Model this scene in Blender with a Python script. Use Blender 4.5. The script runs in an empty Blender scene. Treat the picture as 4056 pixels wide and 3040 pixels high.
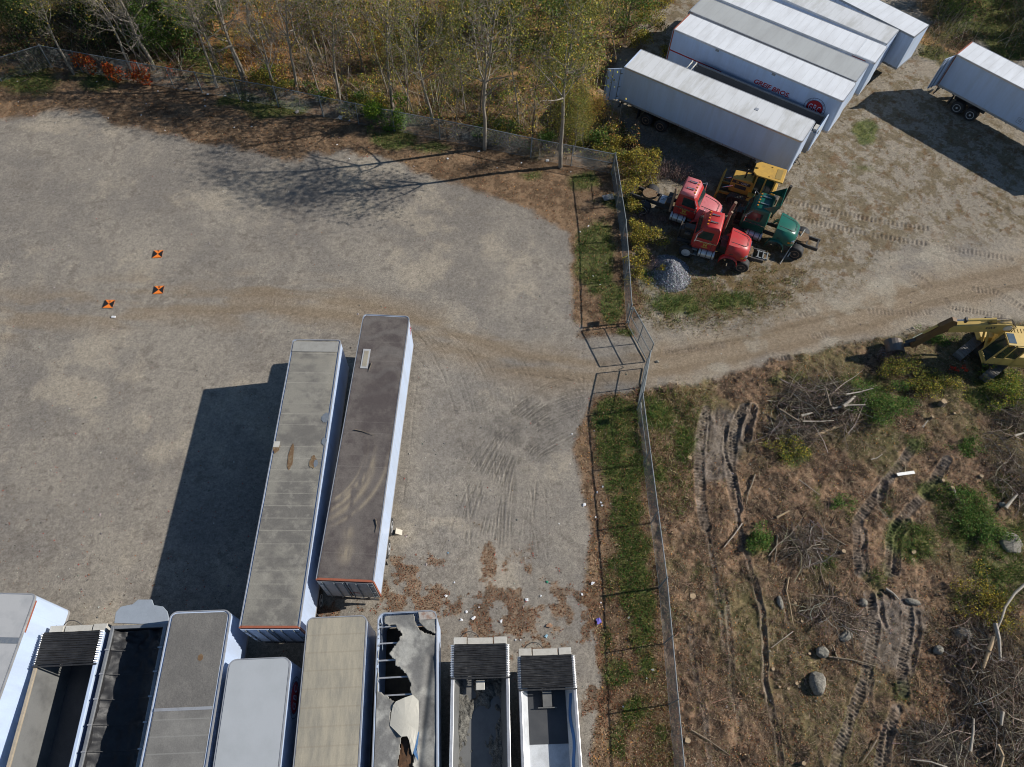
import bpy, math, random, time
import numpy as np
from mathutils import Vector, Matrix
T0 = time.time()
R = math.radians
PI = math.pi
sc = bpy.context.scene
COL = sc.collection

# ------------------------------------------------------------------ camera, sky, sun, exposure
FPX, PITCH, ROLL, CH = 2776.23, R(30.776), R(3.4107), 36.0953      # focal length in photo pixels, tilt from straight down, roll, height
fw = np.array([0, math.sin(PITCH), -math.cos(PITCH)]); rt = np.array([1., 0, 0]); up = np.cross(rt, fw)
c_, s_ = math.cos(ROLL), math.sin(ROLL)
cr, cu = c_*rt + s_*up, -s_*rt + c_*up
cam = bpy.data.objects.new('camera', bpy.data.cameras.new('camera')); COL.objects.link(cam)
cam.data.sensor_width = 36; cam.data.lens = FPX/4056*36; cam.data.clip_start = .5; cam.data.clip_end = 3000
cam.matrix_world = Matrix(((cr[0], cu[0], -fw[0], 0), (cr[1], cu[1], -fw[1], 0), (cr[2], cu[2], -fw[2], CH), (0, 0, 0, 1)))
sc.camera = cam
SUN_EL, SUN_AZ = R(33.7), R(11.4)            # azimuth: angle from +X towards +Y
world = bpy.data.worlds.new('World'); sc.world = world; world.use_nodes = True
nt = world.node_tree; bg = nt.nodes['Background']
sky = nt.nodes.new('ShaderNodeTexSky'); sky.sky_type = 'NISHITA'; sky.sun_disc = False
sky.sun_elevation = SUN_EL; sky.sun_rotation = PI/2 - SUN_AZ; sky.air_density = 1.3; sky.dust_density = .2; sky.ozone_density = 5
nt.links.new(sky.outputs[0], bg.inputs[0]); bg.inputs[1].default_value = .062
sl = bpy.data.lights.new('sun', 'SUN'); sl.energy = 4.6; sl.angle = R(.53); sl.color = (1, .95, .87)
so = bpy.data.objects.new('sun', sl); COL.objects.link(so)
sd_ = Vector((math.cos(SUN_EL)*math.cos(SUN_AZ), math.cos(SUN_EL)*math.sin(SUN_AZ), math.sin(SUN_EL)))
so.rotation_euler = sd_.to_track_quat('Z', 'Y').to_euler(); so.location = (40, 10, 60)
sc.view_settings.view_transform = 'Standard'; sc.view_settings.look = 'None'
sc.view_settings.exposure = 0.18; sc.view_settings.gamma = 1
sc.cycles.filter_width = 1.05; sc.cycles.max_bounces = 5; sc.cycles.diffuse_bounces = 2; sc.cycles.glossy_bounces = 2; sc.cycles.transparent_max_bounces = 6
sc.cycles.caustics_reflective = False; sc.cycles.caustics_refractive = False

# ------------------------------------------------------------------ where a photo point lies on a level plane, used to survey the yard
VW = {'p': (0, 0, 1), 'd': (0, 0, 1.83363), 'z1': (2300, 0, .40706), 'z2': (3150, 0, .41014), 'z3': (2450, 620, .36183), 'z4': (3400, 1150, .29656),
      'z5': (900, 1200, .74758), 'z6': (0, 2340, .42948), 'z7': (800, 2340, .42948), 'z8': (1700, 2340, .45208), 'z9': (0, 0, .45228),
      'z10': (900, 0, .45228), 'z11': (1700, 0, .45228), 'z12': (2200, 550, .72376), 'z13': (2600, 1500, .45228), 'z14': (3056, 1500, .45228),
      'z15': (2600, 2290, .45228), 'z16': (3056, 2290, .45228), 'z17': (1600, 1300, .45228), 'z18': (3056, 700, .45228), 'z19': (1400, 2000, .45228)}
def U(v, x, y, z=0):
    a, b, k = VW[v]; px, py = a+x*k, b+y*k
    d = fw+(px-2028)/FPX*cr-(py-1520)/FPX*cu; t = (z-CH)/d[2]
    return Vector(t*d) + Vector((0, 0, CH))
def to_d(x, y, z=0.):                          # world -> survey sheet coordinates (arrays)
    zz = z-CH
    w = x*fw[0]+y*fw[1]+zz*fw[2]
    a = (x*cr[0]+y*cr[1]+zz*cr[2])/w; b = (x*cu[0]+y*cu[1]+zz*cu[2])/w
    return (2028+FPX*a)/1.83363, (1520-FPX*b)/1.83363

# ------------------------------------------------------------------ numpy noise
def _h(i, j, s):
    n = (i.astype(np.int64)*374761393 + j.astype(np.int64)*668265263 + s*974634777) & 0x7fffffff
    n = ((n ^ (n >> 13))*1274126177) & 0x7fffffff
    return ((n ^ (n >> 16)) & 0xffff)/65535.
def vn(x, y, s=0):
    i = np.floor(x); j = np.floor(y); f = x-i; g = y-j; f = f*f*(3-2*f); g = g*g*(3-2*g)
    return (_h(i, j, s)*(1-f)+_h(i+1, j, s)*f)*(1-g)+(_h(i, j+1, s)*(1-f)+_h(i+1, j+1, s)*f)*g
def fbm(x, y, sc_, s=0, o=4, g=.5):
    v = 0; a = 1; t = 0; k = 1/sc_
    for q in range(o): v = v+a*vn(x*k+q*17.3, y*k-q*9.1, s+q); t += a; a *= g; k *= 2.03
    return v/t
def sm(a, b, x): t = np.clip((x-a)/(b-a), 0, 1); return t*t*(3-2*t)

# ------------------------------------------------------------------ object helpers
def tag(o, label=None, cat=None, group=None, kind=None):
    if label: o['label'] = label
    if cat: o['category'] = cat
    if group: o['group'] = group
    if kind: o['kind'] = kind
    return o
def empty(name, loc, rz, label, cat, group=None):
    o = bpy.data.objects.new(name, None); COL.objects.link(o); o.location = loc; o.rotation_euler = (0, 0, rz)
    o.empty_display_size = .3
    return tag(o, label, cat, group)
def copy_tree(o, parent=None):
    c = o.copy(); COL.objects.link(c); c.parent = parent
    for ch in o.children: copy_tree(ch, c)
    return c
class MB:
    def __init__(s): s.v = []; s.f = []
    def poly(s, vs, fs):
        n = len(s.v); s.v += [tuple(v) for v in vs]; s.f += [tuple(i+n for i in f) for f in fs]; return s
    def box(s, x0, x1, y0, y1, z0, z1):
        return s.poly([(x0,y0,z0),(x1,y0,z0),(x1,y1,z0),(x0,y1,z0),(x0,y0,z1),(x1,y0,z1),(x1,y1,z1),(x0,y1,z1)],
                      [(0,3,2,1),(4,5,6,7),(0,1,5,4),(1,2,6,5),(2,3,7,6),(3,0,4,7)])
    def prism(s, pts, y0, y1):                 # pts in x,z
        n = len(pts); vs = [(x, y0, z) for x, z in pts]+[(x, y1, z) for x, z in pts]
        return s.poly(vs, [tuple(range(n)), tuple(range(2*n-1, n-1, -1))]+[(i, i+n, (i+1) % n+n, (i+1) % n) for i in range(n)])
    def plate(s, pts, z0, z1):                 # pts in x,y
        n = len(pts); vs = [(x, y, z0) for x, y in pts]+[(x, y, z1) for x, y in pts]
        return s.poly(vs, [tuple(range(n-1, -1, -1)), tuple(range(n, 2*n))]+[(i, (i+1) % n, (i+1) % n+n, i+n) for i in range(n)])
    def cyl(s, a, b, r0, r1=None, n=12, caps=True):
        r1 = r0 if r1 is None else r1; a = Vector(a); b = Vector(b); d = (b-a)
        if d.length < 1e-6: return s
        d.normalize(); u = d.orthogonal().normalized(); w = d.cross(u)
        vs = []
        for c, r in ((a, r0), (b, r1)):
            for i in range(n): t = 2*PI*i/n; vs.append(c+(u*math.cos(t)+w*math.sin(t))*r)
        fs = [(i, (i+1) % n, (i+1) % n+n, i+n) for i in range(n)]
        if caps: fs += [tuple(range(n-1, -1, -1)), tuple(range(n, 2*n))]
        return s.poly(vs, fs)
    def tube(s, pts, r, n=6):
        for i in range(len(pts)-1):
            ra = r[i] if isinstance(r, (list, tuple)) else r; rb = r[i+1] if isinstance(r, (list, tuple)) else r
            s.cyl(pts[i], pts[i+1], ra, rb, n)
        return s
    def bar(s, a, b, w, h):                    # rectangular bar
        a = Vector(a); b = Vector(b); d = (b-a).normalized(); u = Vector((0, 0, 1)).cross(d)
        if u.length < 1e-3: u = Vector((1, 0, 0))
        u.normalize(); v = d.cross(u); vs = []
        for c in (a, b):
            for i, j in ((-1,-1),(1,-1),(1,1),(-1,1)): vs.append(c+u*i*w/2+v*j*h/2)
        return s.poly(vs, [(0,3,2,1),(4,5,6,7),(0,1,5,4),(1,2,6,5),(2,3,7,6),(3,0,4,7)])
    def lathe(s, c, ax, prof, n=20):           # prof: (offset along axis, radius)
        c = Vector(c); ax = Vector(ax).normalized(); u = ax.orthogonal().normalized(); w = ax.cross(u); vs = []
        for o, r in prof:
            for i in range(n): t = 2*PI*i/n; vs.append(c+ax*o+(u*math.cos(t)+w*math.sin(t))*r)
        m = len(prof); fs = []
        for k in range(m-1):
            for i in range(n): fs.append((k*n+i, k*n+(i+1) % n, (k+1)*n+(i+1) % n, (k+1)*n+i))
        fs += [tuple(range(n-1, -1, -1)), tuple(range((m-1)*n, m*n))]
        return s.poly(vs, fs)
    def loft(s, secs, cap=True):               # list of equal-length rings
        n = len(secs[0]); b = len(s.v); vs = [p for q in secs for p in q]; fs = []
        for k in range(len(secs)-1):
            for i in range(n): fs.append((k*n+i, k*n+(i+1) % n, (k+1)*n+(i+1) % n, (k+1)*n+i))
        if cap: fs += [tuple(range(n-1, -1, -1)), tuple(range((len(secs)-1)*n, len(secs)*n))]
        return s.poly(vs, fs)
    def mesh(s, name):
        me = bpy.data.meshes.new(name); me.from_pydata([tuple(v) for v in s.v], [], s.f); me.update(); return me
    def build(s, name, mat, parent=None, smooth=False, bevel=0, label=None, fix=True):
        me = s.mesh(name)
        if fix:
            import bmesh
            bm = bmesh.new(); bm.from_mesh(me); bmesh.ops.recalc_face_normals(bm, faces=bm.faces); bm.to_mesh(me); bm.free()
        me.materials.append(mat)
        if smooth: me.polygons.foreach_set('use_smooth', [True]*len(me.polygons))
        o = bpy.data.objects.new(name, me); COL.objects.link(o); o.parent = parent
        if bevel:
            m = o.modifiers.new('bevel', 'BEVEL'); m.width = bevel; m.segments = 2; m.limit_method = 'ANGLE'; m.angle_limit = R(40)
        if smooth:
            try:
                me.set_sharp_from_angle(angle=R(38))
            except Exception: pass
        if label: o['label'] = label
        return o
def np_mesh(name, V, F, mat, cols=None, parent=None, smooth=False):   # F: (n,k) array; cols per vertex
    me = bpy.data.meshes.new(name); nv = len(V); nf, k = F.shape
    me.vertices.add(nv); me.vertices.foreach_set('co', np.ascontiguousarray(V, dtype=np.float32).ravel())
    me.loops.add(nf*k); me.loops.foreach_set('vertex_index', np.ascontiguousarray(F, dtype=np.int32).ravel())
    me.polygons.add(nf); me.polygons.foreach_set('loop_start', np.arange(0, nf*k, k, dtype=np.int32))
    me.polygons.foreach_set('loop_total', np.full(nf, k, dtype=np.int32))
    me.polygons.foreach_set('use_smooth', np.full(nf, smooth, dtype=bool))
    if cols is not None:
        a = me.color_attributes.new('Col', 'FLOAT_COLOR', 'POINT')
        c = np.ones((nv, 4), dtype=np.float32); c[:, :3] = cols; a.data.foreach_set('color', c.ravel())
    me.update(calc_edges=True); me.materials.append(mat)
    o = bpy.data.objects.new(name, me); COL.objects.link(o); o.parent = parent
    return o

# ------------------------------------------------------------------ materials
def newmat(name):
    m = bpy.data.materials.new(name); m.use_nodes = True; return m, m.node_tree, m.node_tree.nodes['Principled BSDF']
def N(nt, t, **k):
    n = nt.nodes.new(t)
    for a, b in k.items():
        if a in n.inputs: n.inputs[a].default_value = b
        else: setattr(n, a, b)
    return n
def ramp(nt, fac, stops):
    r = nt.nodes.new('ShaderNodeValToRGB'); e = r.color_ramp.elements
    while len(e) < len(stops): e.new(.5)
    for i, (p, c) in enumerate(stops):
        e[i].position = p; e[i].color = (c, c, c, 1) if isinstance(c, (int, float)) else (*c, 1)
    nt.links.new(fac, r.inputs[0]); return r.outputs[0]
def mixc(nt, fac, a, b, mode='MIX'):
    m = nt.nodes.new('ShaderNodeMix'); m.data_type = 'RGBA'; m.blend_type = mode
    for s, v in ((m.inputs[0], fac), (m.inputs[6], a), (m.inputs[7], b)):
        if isinstance(v, bpy.types.NodeSocket): nt.links.new(v, s)
        elif isinstance(v, (int, float)): s.default_value = v
        else: s.default_value = (*v, 1)
    return m.outputs[2]
def mat(name, col, rough=.6, metal=0, dirt=None, amt=.5, scale=2., fine=.12, fscale=40, bump=0., bscale=30, stretch=(1, 1, 1), seams=None, streak=0, thr=(.45, .7)):
    """weathered surface: base colour, cloudy dirt, fine speckle, optional transverse seams every n metres and bump"""
    m, nt, b = newmat(name); L = nt.links.new
    tc = N(nt, 'ShaderNodeTexCoord'); mp = N(nt, 'ShaderNodeMapping'); mp.inputs['Scale'].default_value = stretch; L(tc.outputs['Object'], mp.inputs[0])
    out = None; base = col
    n1 = N(nt, 'ShaderNodeTexNoise', Scale=scale, Detail=8., Roughness=.62); L(mp.outputs[0], n1.inputs['Vector'])
    if dirt:
        f = ramp(nt, n1.outputs[0], [(thr[0], 0), (thr[1], 1)]); f2 = N(nt, 'ShaderNodeMath', operation='MULTIPLY'); L(f, f2.inputs[0]); f2.inputs[1].default_value = amt
        out = mixc(nt, f2.outputs[0], col, dirt)
    n2 = N(nt, 'ShaderNodeTexNoise', Scale=fscale, Detail=5., Roughness=.7); L(tc.outputs['Object'], n2.inputs['Vector'])
    sp = ramp(nt, n2.outputs[0], [(.3, 1-fine*1.6), (.7, 1+fine*.6)])
    out = mixc(nt, 1., out if out is not None else col, sp, 'MULTIPLY')
    if seams:
        every, width, dark = seams
        sx = N(nt, 'ShaderNodeSeparateXYZ'); L(tc.outputs['Object'], sx.inputs[0])
        mm = N(nt, 'ShaderNodeMath', operation='PINGPONG'); L(sx.outputs[0], mm.inputs[0]); mm.inputs[1].default_value = every/2
        f = ramp(nt, mm.outputs[0], [(0, 1), (width, 0)]); f3 = N(nt, 'ShaderNodeMath', operation='MULTIPLY'); L(f, f3.inputs[0]); L(n1.outputs[0], f3.inputs[1])
        out = mixc(nt, f3.outputs[0], out, dark)
    L(out, b.inputs['Base Color'])
    b.inputs['Roughness'].default_value = rough; b.inputs['Metallic'].default_value = metal
    if bump:
        n3 = N(nt, 'ShaderNodeTexNoise', Scale=bscale, Detail=4.); L(mp.outputs[0], n3.inputs['Vector'])
        bp = N(nt, 'ShaderNodeBump', Strength=bump, Distance=.05); L(n3.outputs[0], bp.inputs['Height']); L(bp.outputs[0], b.inputs['Normal'])
    return m
def colmat(name, rough=.85, fine=.25, fscale=30, trans=0, bump=0):
    m, nt, b = newmat(name); L = nt.links.new
    at = N(nt, 'ShaderNodeAttribute'); at.attribute_name = 'Col'
    tc = N(nt, 'ShaderNodeTexCoord')
    n2 = N(nt, 'ShaderNodeTexNoise', Scale=fscale, Detail=4., Roughness=.65); L(tc.outputs['Object'], n2.inputs['Vector'])
    out = mixc(nt, 1., at.outputs['Color'], ramp(nt, n2.outputs[0], [(.3, 1-fine*1.5), (.7, 1+fine)]), 'MULTIPLY')
    L(out, b.inputs['Base Color']); b.inputs['Roughness'].default_value = rough; b.inputs['Specular IOR Level'].default_value = .2
    if trans:
        tr = N(nt, 'ShaderNodeBsdfTranslucent'); L(out, tr.inputs[0]); ms = N(nt, 'ShaderNodeMixShader'); ms.inputs[0].default_value = trans
        L(b.outputs[0], ms.inputs[1]); L(tr.outputs[0], ms.inputs[2]); L(ms.outputs[0], nt.nodes['Material Output'].inputs[0])
    return m
M = {}
M['white'] = mat('white_paint', (.56, .67, .87), .3, dirt=(.40, .44, .50), amt=.45, scale=1.3, fine=.05, stretch=(1, 1, .16))
M['white2'] = mat('old_white_paint', (.50, .60, .76), .4, dirt=(.33, .34, .34), amt=.5, scale=.9, fine=.05, stretch=(1, 1, .3))
M['roofwhite'] = mat('pale_roof_sheet', (.68, .69, .70), .5, dirt=(.42, .41, .37), amt=.7, scale=.8, fine=.07, bump=.3, bscale=1.6, stretch=(1.6, .4, 1), seams=(.61, .04, (.46, .46, .45)))
M['roofwhite2'] = mat('bright_roof_sheet', (.78, .80, .83), .5, dirt=(.52, .52, .52), amt=.5, scale=.7, fine=.06, bump=.3, bscale=1.8, stretch=(1.6, .4, 1), seams=(.61, .04, (.54, .54, .54)))
M['roofgrey'] = mat('galvanised_roof_sheet', (.46, .47, .46), .45, dirt=(.34, .34, .33), amt=.6, scale=.5, fine=.09, bump=.3, bscale=1.4, stretch=(1.4, .4, 1), seams=(.61, .04, (.36, .36, .35)))
M['alu'] = mat('aluminium', (.62, .62, .63), .35, .55, dirt=(.36, .35, .33), amt=.5, scale=3, fine=.08)
M['aludark'] = mat('weathered_aluminium', (.30, .31, .32), .45, .3, dirt=(.16, .16, .16), amt=.5, scale=2)
M['steel'] = mat('galvanised_steel', (.22, .24, .245), .65, 0, dirt=(.15, .16, .16), amt=.4, scale=6)
M['chassis'] = mat('dark_chassis', (.05, .05, .052), .6, dirt=(.13, .10, .07), amt=.5, scale=3)
M['tyre'] = mat('rubber', (.028, .028, .03), .75, dirt=(.10, .09, .075), amt=.45, scale=5)
M['rimwhite'] = mat('painted_rim', (.6, .6, .6), .45, dirt=(.3, .25, .2), amt=.5, scale=5)
M['rimrust'] = mat('rusty_rim', (.33, .22, .15), .7, dirt=(.14, .08, .05), amt=.7, scale=7)
M['orange'] = mat('orange_paint', (.36, .11, .06), .5, dirt=(.25, .10, .06), amt=.6, scale=4)
M['redpaint'] = mat('red_stripe_paint', (.42, .02, .03), .45)
M['navy'] = mat('navy_ink', (.03, .04, .10), .5)
M['woodfloor'] = mat('trailer_floor', (.16, .12, .08), .8, dirt=(.06, .05, .04), amt=.7, scale=2)
M['black'] = mat('black_vinyl', (.022, .022, .024), .55, dirt=(.055, .055, .055), amt=.5, scale=2, bump=.35, bscale=5)
M['glass'] = mat('dark_glass', (.02, .035, .035), .08, dirt=(.08, .09, .08), amt=.4, scale=2, fine=.02)
M['amber'] = mat('amber_lens', (.7, .25, .02), .3)
M['redlens'] = mat('red_lens', (.35, .03, .02), .3)
M['mud'] = mat('mudflap_rubber', (.05, .05, .055), .7)
M['plate'] = mat('white_plate', (.56, .54, .49), .5, dirt=(.4, .38, .33), amt=.5, scale=5)

# ------------------------------------------------------------------ survey of the ground: zones as polygons on the survey sheet (2212 wide)
def sdist(poly, X, Y):
    P = np.array(poly, float); n = len(P); d = np.full(X.shape, 1e18); ins = np.zeros(X.shape, bool)
    for i in range(n):
        ax, ay = P[i]; bx, by = P[(i+1) % n]; ex, ey = bx-ax, by-ay; L = ex*ex+ey*ey+1e-9
        t = np.clip(((X-ax)*ex+(Y-ay)*ey)/L, 0, 1)
        d = np.minimum(d, (X-ax-t*ex)**2+(Y-ay-t*ey)**2)
        if abs(ey) > 1e-9:
            c = ((ay > Y) != (by > Y)) & (X < ex*(Y-ay)/ey+ax); ins ^= c
    d = np.sqrt(d); return np.where(ins, d, -d)
WOOD = [(-900,-1500),(-900,200),(0,185),(110,150),(300,150),(350,165),(500,185),(700,235),(900,275),(1060,318),(1200,345),(1330,358),(1345,400),(1365,480),(1395,440),(1400,330),(1330,240),(1300,190),(1440,-20),(1500,-1500)]
WOOD2 = [(1900,-1500),(1980,0),(2000,60),(1975,120),(2040,150),(2120,90),(2212,130),(3100,500),(3100,-1500)]
LEAF = [(-900,160),(110,130),(500,180),(700,230),(900,270),(1330,350),(1345,420),(1365,600),(1372,680),(1385,735),(1330,735),(1255,720),(1228,640),(1240,560),(1235,505),(1180,470),(1100,430),(1000,395),(900,370),(820,345),(740,335),(650,345),(560,330),(430,310),(330,290),(200,250),(100,245),(0,262),(-900,380)]
STRIP = [(1280,855),(1370,845),(1385,900),(1400,1000),(1435,1300),(1470,1700),(1500,2300),(1290,2300),(1280,1700),(1290,1400),(1262,1280),(1268,1150),(1250,1050),(1248,960),(1262,900)]
CLEAR = [(1388,848),(1560,818),(1700,775),(1850,738),(1920,722),(2050,705),(2250,690),(3100,650),(3100,3000),(1520,3000),(1470,1700),(1435,1300),(1400,1000)]
YARD = [(1340,400),(1400,420),(1400,330),(1320,200),(1450,-50),(1990,0),(2000,140),(2212,300),(3100,600),(3100,760),(2212,520),(2000,500),(1880,590),(1800,640),(1700,670),(1500,715),(1395,730),(1372,650),(1350,500)]
LEAFLOT = [(830,1250),(900,1230),(960,1270),(1040,1215),(1090,1230),(1150,1300),(1250,1320),(1290,1400),(1290,1500),(1250,1430),(1130,1400),(960,1330),(900,1330),(830,1400),(700,1340)]
ROAD = [(-900,760),(-100,690),(150,662),(350,652),(600,650),(750,668),(880,705),(1000,745),(1120,785),(1250,800),(1400,792),(1600,755),(1850,690),(2000,640),(2212,600),(3100,560)]
def pdist(line, X, Y):
    P = np.array(line, float); d = np.full(X.shape, 1e18); s = np.zeros(X.shape); sgn = np.zeros(X.shape); acc = 0
    for i in range(len(P)-1):
        ax, ay = P[i]; bx, by = P[i+1]; ex, ey = bx-ax, by-ay; L = ex*ex+ey*ey+1e-9
        t = np.clip(((X-ax)*ex+(Y-ay)*ey)/L, 0, 1); q = (X-ax-t*ex)**2+(Y-ay-t*ey)**2
        m = q < d; d = np.where(m, q, d); s = np.where(m, acc+t*math.sqrt(L), s); sgn = np.where(m, np.sign((X-ax)*ey-(Y-ay)*ex), sgn)
        acc += math.sqrt(L)
    return np.sqrt(d), s, sgn
GREENS = [(1375,1180,45,60,.9),(1392,1310,35,60,.9),(1400,1440,35,60,.7),(1318,1250,28,70,.55),(1312,1400,25,70,.6),(1335,1600,35,60,.7),(1425,1600,30,60,.5),(1300,960,25,50,.6),(1362,1050,30,60,.9),(1960,1170,90,60,.75),(2020,1060,60,40,.6),(1900,1240,50,60,.6),(2150,1050,60,50,.6),(1560,1330,30,60,.5),(1790,1220,50,30,.5),(1980,960,40,30,.6),(1640,930,50,30,.45),(2100,930,50,30,.5),(1950,1500,40,60,.45),(1500,1250,35,80,.4),(2090,1300,60,40,.6),(1760,1080,30,50,.5),(1290,560,50,95,1),(1320,660,30,60,1),(1300,500,30,50,.8),(1345,440,60,25,1),(1350,720,28,14,1),(1330,900,60,45,1),(1340,1000,60,90,1),(1350,1120,50,80,.95),(1370,1250,45,80,.9),(1385,1370,40,70,.7),(1330,1450,45,60,.8),(1370,1540,50,70,.6),
          (1420,900,40,50,.8),(1480,950,30,60,.65),(1425,1010,20,50,.5),(600,235,90,24,1),(520,215,70,18,.9),(850,300,60,26,1),(930,318,60,16,.7),(1150,380,40,15,.6),(1265,390,45,25,.9),(700,250,60,20,.5),
          (1850,850,110,45,.9),(1720,980,50,45,.7),(1690,820,90,30,.5),(2150,850,80,60,.8),(2080,1130,90,110,.8),(2160,1230,90,130,.75),(1640,1170,35,30,1),(1830,1100,60,50,.5),(1930,1080,55,60,.55),(1600,1480,60,90,.35),(1700,1560,70,60,.35),
          (1470,660,70,40,.8),(1600,650,110,35,.6),(1560,610,90,30,.35),(1870,285,30,35,.9),(1860,350,60,40,.3),(1400,590,40,50,.6),(2180,60,90,90,.8),(2060,30,60,60,.8),(60,180,90,40,.7),(200,175,80,30,.7),(2190,790,60,60,.4)]
SEAM = [(-900,190),(0,175),(110,140),(300,150),(500,182),(700,235),(900,275),(1060,318),(1330,352),(1345,420),(1355,560),(1368,690)]
SEAM2 = [(1384,850),(1392,940),(1415,1060),(1440,1300),(1456,1480),(1475,1700),(1510,2300)]
def zones(x, y):
    D, E = to_d(x, y)
    w1 = (fbm(x, y, 2.2, 3, 4)-.5); w2 = (fbm(x, y, .7, 9, 3)-.5)
    sc_ = 1.
    e = (w1*55+w2*22)
    z = {'D': D, 'E': E, 'w1': w1, 'w2': w2}
    z['wood'] = sm(-12, 12, np.maximum(sdist(WOOD, D, E), sdist(WOOD2, D, E))+e)
    z['leaf'] = sm(-9, 9, np.maximum(np.maximum(sdist(LEAF, D, E), sdist(STRIP, D, E)), 14-pdist(SEAM, D, E)[0])+e*.7)
    z['clear'] = sm(-8, 8, np.maximum(sdist(CLEAR, D, E), 16-pdist(SEAM2, D, E)[0])+e*.6)
    z['yard'] = sm(-30, 34, sdist(YARD, D, E)+e*1.3)
    z['lot'] = np.where(D < 1395-np.clip(900-E, 0, 600)*.04, 1., 0.)
    ll = sdist(LEAFLOT, D, E)
    z['leaflot'] = sm(.50, .60, fbm(x, y, .75, 21, 5, .6)+np.clip(ll, -110, 40)*.0016)*sm(-110, -20, ll)*z['lot']
    g = np.zeros(x.shape)
    for cx, cy, rx, ry, s in GREENS:
        g = np.maximum(g, s*np.exp(-(((D-cx)/rx)**2+((E-cy)/ry)**2)*1.1))
    z['green'] = sm(.30, .62, g+w1*.55+w2*.35)
    return z
def bez(p0, p1, p2, p3, n=9):
    o = []
    for i in range(n):
        t = i/(n-1); a, b, c, d = (1-t)**3, 3*t*(1-t)**2, 3*t*t*(1-t), t**3
        o.append((a*p0[0]+b*p1[0]+c*p2[0]+d*p3[0], a*p0[1]+b*p1[1]+c*p2[1]+d*p3[1]))
    return o
def W(v, pts): return [tuple(U(v, *q)[:2]) for q in pts]
rnd = random.Random(5)
TREADS = [  # points, half width, depth, wavelength
    (W('z18', [(60,190),(300,250),(600,320),(900,385),(1150,425),(1380,462)]), .22, .032, .30), (W('z18', [(100,330),(300,385),(560,440),(820,500),(1100,548),(1360,592)]), .22, .032, .30),
    (W('z18', [(1240,850),(1330,910),(1380,960)]), .2, .03, .22), (W('z18', [(1540,630),(1800,670),(2080,720)]), .25, .02, .28), (W('z18', [(1520,1080),(1560,1150),(1700,1170),(1870,1200),(2020,1230)]), .2, .026, .22),
    (W('z18', [(1780,990),(1960,1010),(2100,1090),(2210,1160)]), .25, .03, .25), (W('z18', [(860,1180),(1250,1200),(1400,1180)]), .25, .016, .25), (W('z18', [(20,1570),(60,1600),(160,1590)]), .2, .04, .2),
    (W('z18', [(260,1210),(350,1180)]), .25, .03, .2), (W('z18', [(780,670),(900,660)]), .22, .02, .22), (W('z18', [(370,1400),(480,1380)]), .25, .02, .2),
    (W('z13', [(440,270),(400,420),(380,600),(375,800),(390,1050),(430,1300)]), .27, .06, .2), (W('z13', [(770,250),(700,400),(670,560),(650,750),(660,900),(700,1150)]), .27, .07, .2),
    (W('z14', [(1250,570),(1190,670),(1060,840),(960,970),(860,1100),(760,1230),(740,1350),(750,1500),(770,1700)]), .25, .055, .2), (W('z14', [(1520,720),(1430,880),(1330,1030),(1200,1160),(1080,1300),(1030,1450),(1030,1700)]), .25, .06, .2),
    (W('z16', [(850,150),(890,300),(900,480),(850,700),(830,850),(790,1000),(690,1250),(580,1500),(540,1700)]), .25, .06, .19), (W('z16', [(1170,180),(1190,400),(1190,560),(1160,700),(1140,860),(1160,1000)]), .25, .06, .19),
    (W('z16', [(1100,1150),(1000,1400),(950,1600),(930,1700)]), .25, .05, .19),
    (W('d', [(1440,760),(1560,745)]), .25, .012, .2), (W('d', [(585,655),(640,655)]), .2, .012, .2), (W('z18', [(0,900),(130,830)]), .22, .02, .22)]
RUTS = [(W('z13', [(700,1150),(740,1330),(790,1500),(830,1720)]), .10, .09), (W('z13', [(430,1280),(470,1480),(520,1700)]), .09, .06), (W('z15', [(300,420),(330,800),(420,1200),(470,1680)]), .09, .05), (W('z15', [(520,0),(560,300),(590,620)]), .10, .06), (W('z15', [(850,0),(930,300),(945,600),(955,900),(1000,1100),(1060,1350),(1095,1700)]), .11, .13), (W('z15', [(600,120),(650,650),(660,1000),(730,1250)]), .10, .07), (W('z13', [(840,260),(825,330),(800,430),(790,520)]), .20, .26),
        (W('z13', [(470,330),(450,560)]), .07, .08), (W('z13', [(615,420),(605,640),(690,880),(740,1150)]), .09, .1), (W('z13', [(530,290),(520,420)]), .06, .07), (W('z14', [(990,900),(960,1080),(1010,1200)]), .16, .12),
        (W('z14', [(800,1340),(800,1500),(830,1700)]), .12, .12), (W('z14', [(1180,1260),(1100,1400),(1080,1700)]), .15, .14), (W('z16', [(940,150),(960,330),(990,420)]), .12, .12), (W('z16', [(1270,310),(1290,470),(1260,620),(1230,760)]), .13, .13),
        (W('z16', [(880,850),(870,1000),(890,1180)]), .11, .1), (W('z16', [(700,1200),(660,1380)]), .1, .09), (W('z16', [(1060,1300),(1020,1450),(1000,1700)]), .13, .12), (W('z15', [(1130,100),(1140,420)]), .06, .08),
        (W('z5', [(1000,440),(965,800),(930,1050)]), .05, .02), (W('z18', [(1570,1155),(1850,1210),(2000,1240)]), .06, .05), (W('z18', [(1930,960),(2110,975),(2200,1000)]), .05, .04), (W('z16', [(560,300),(650,330)]), .2, .08)]
LINES = []
for i in range(17):
    j = rnd.uniform(-1, 1); o = i*15
    LINES.append((W('d', bez((880+o*.8, 700+o*.15), (960+o+j*8, 770), (1010+o*.7, 900+j*15), (1015+o*.55+j*14, 1000+rnd.uniform(60, 260)))), rnd.uniform(.03, .06), rnd.uniform(.01, .03)))
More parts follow.
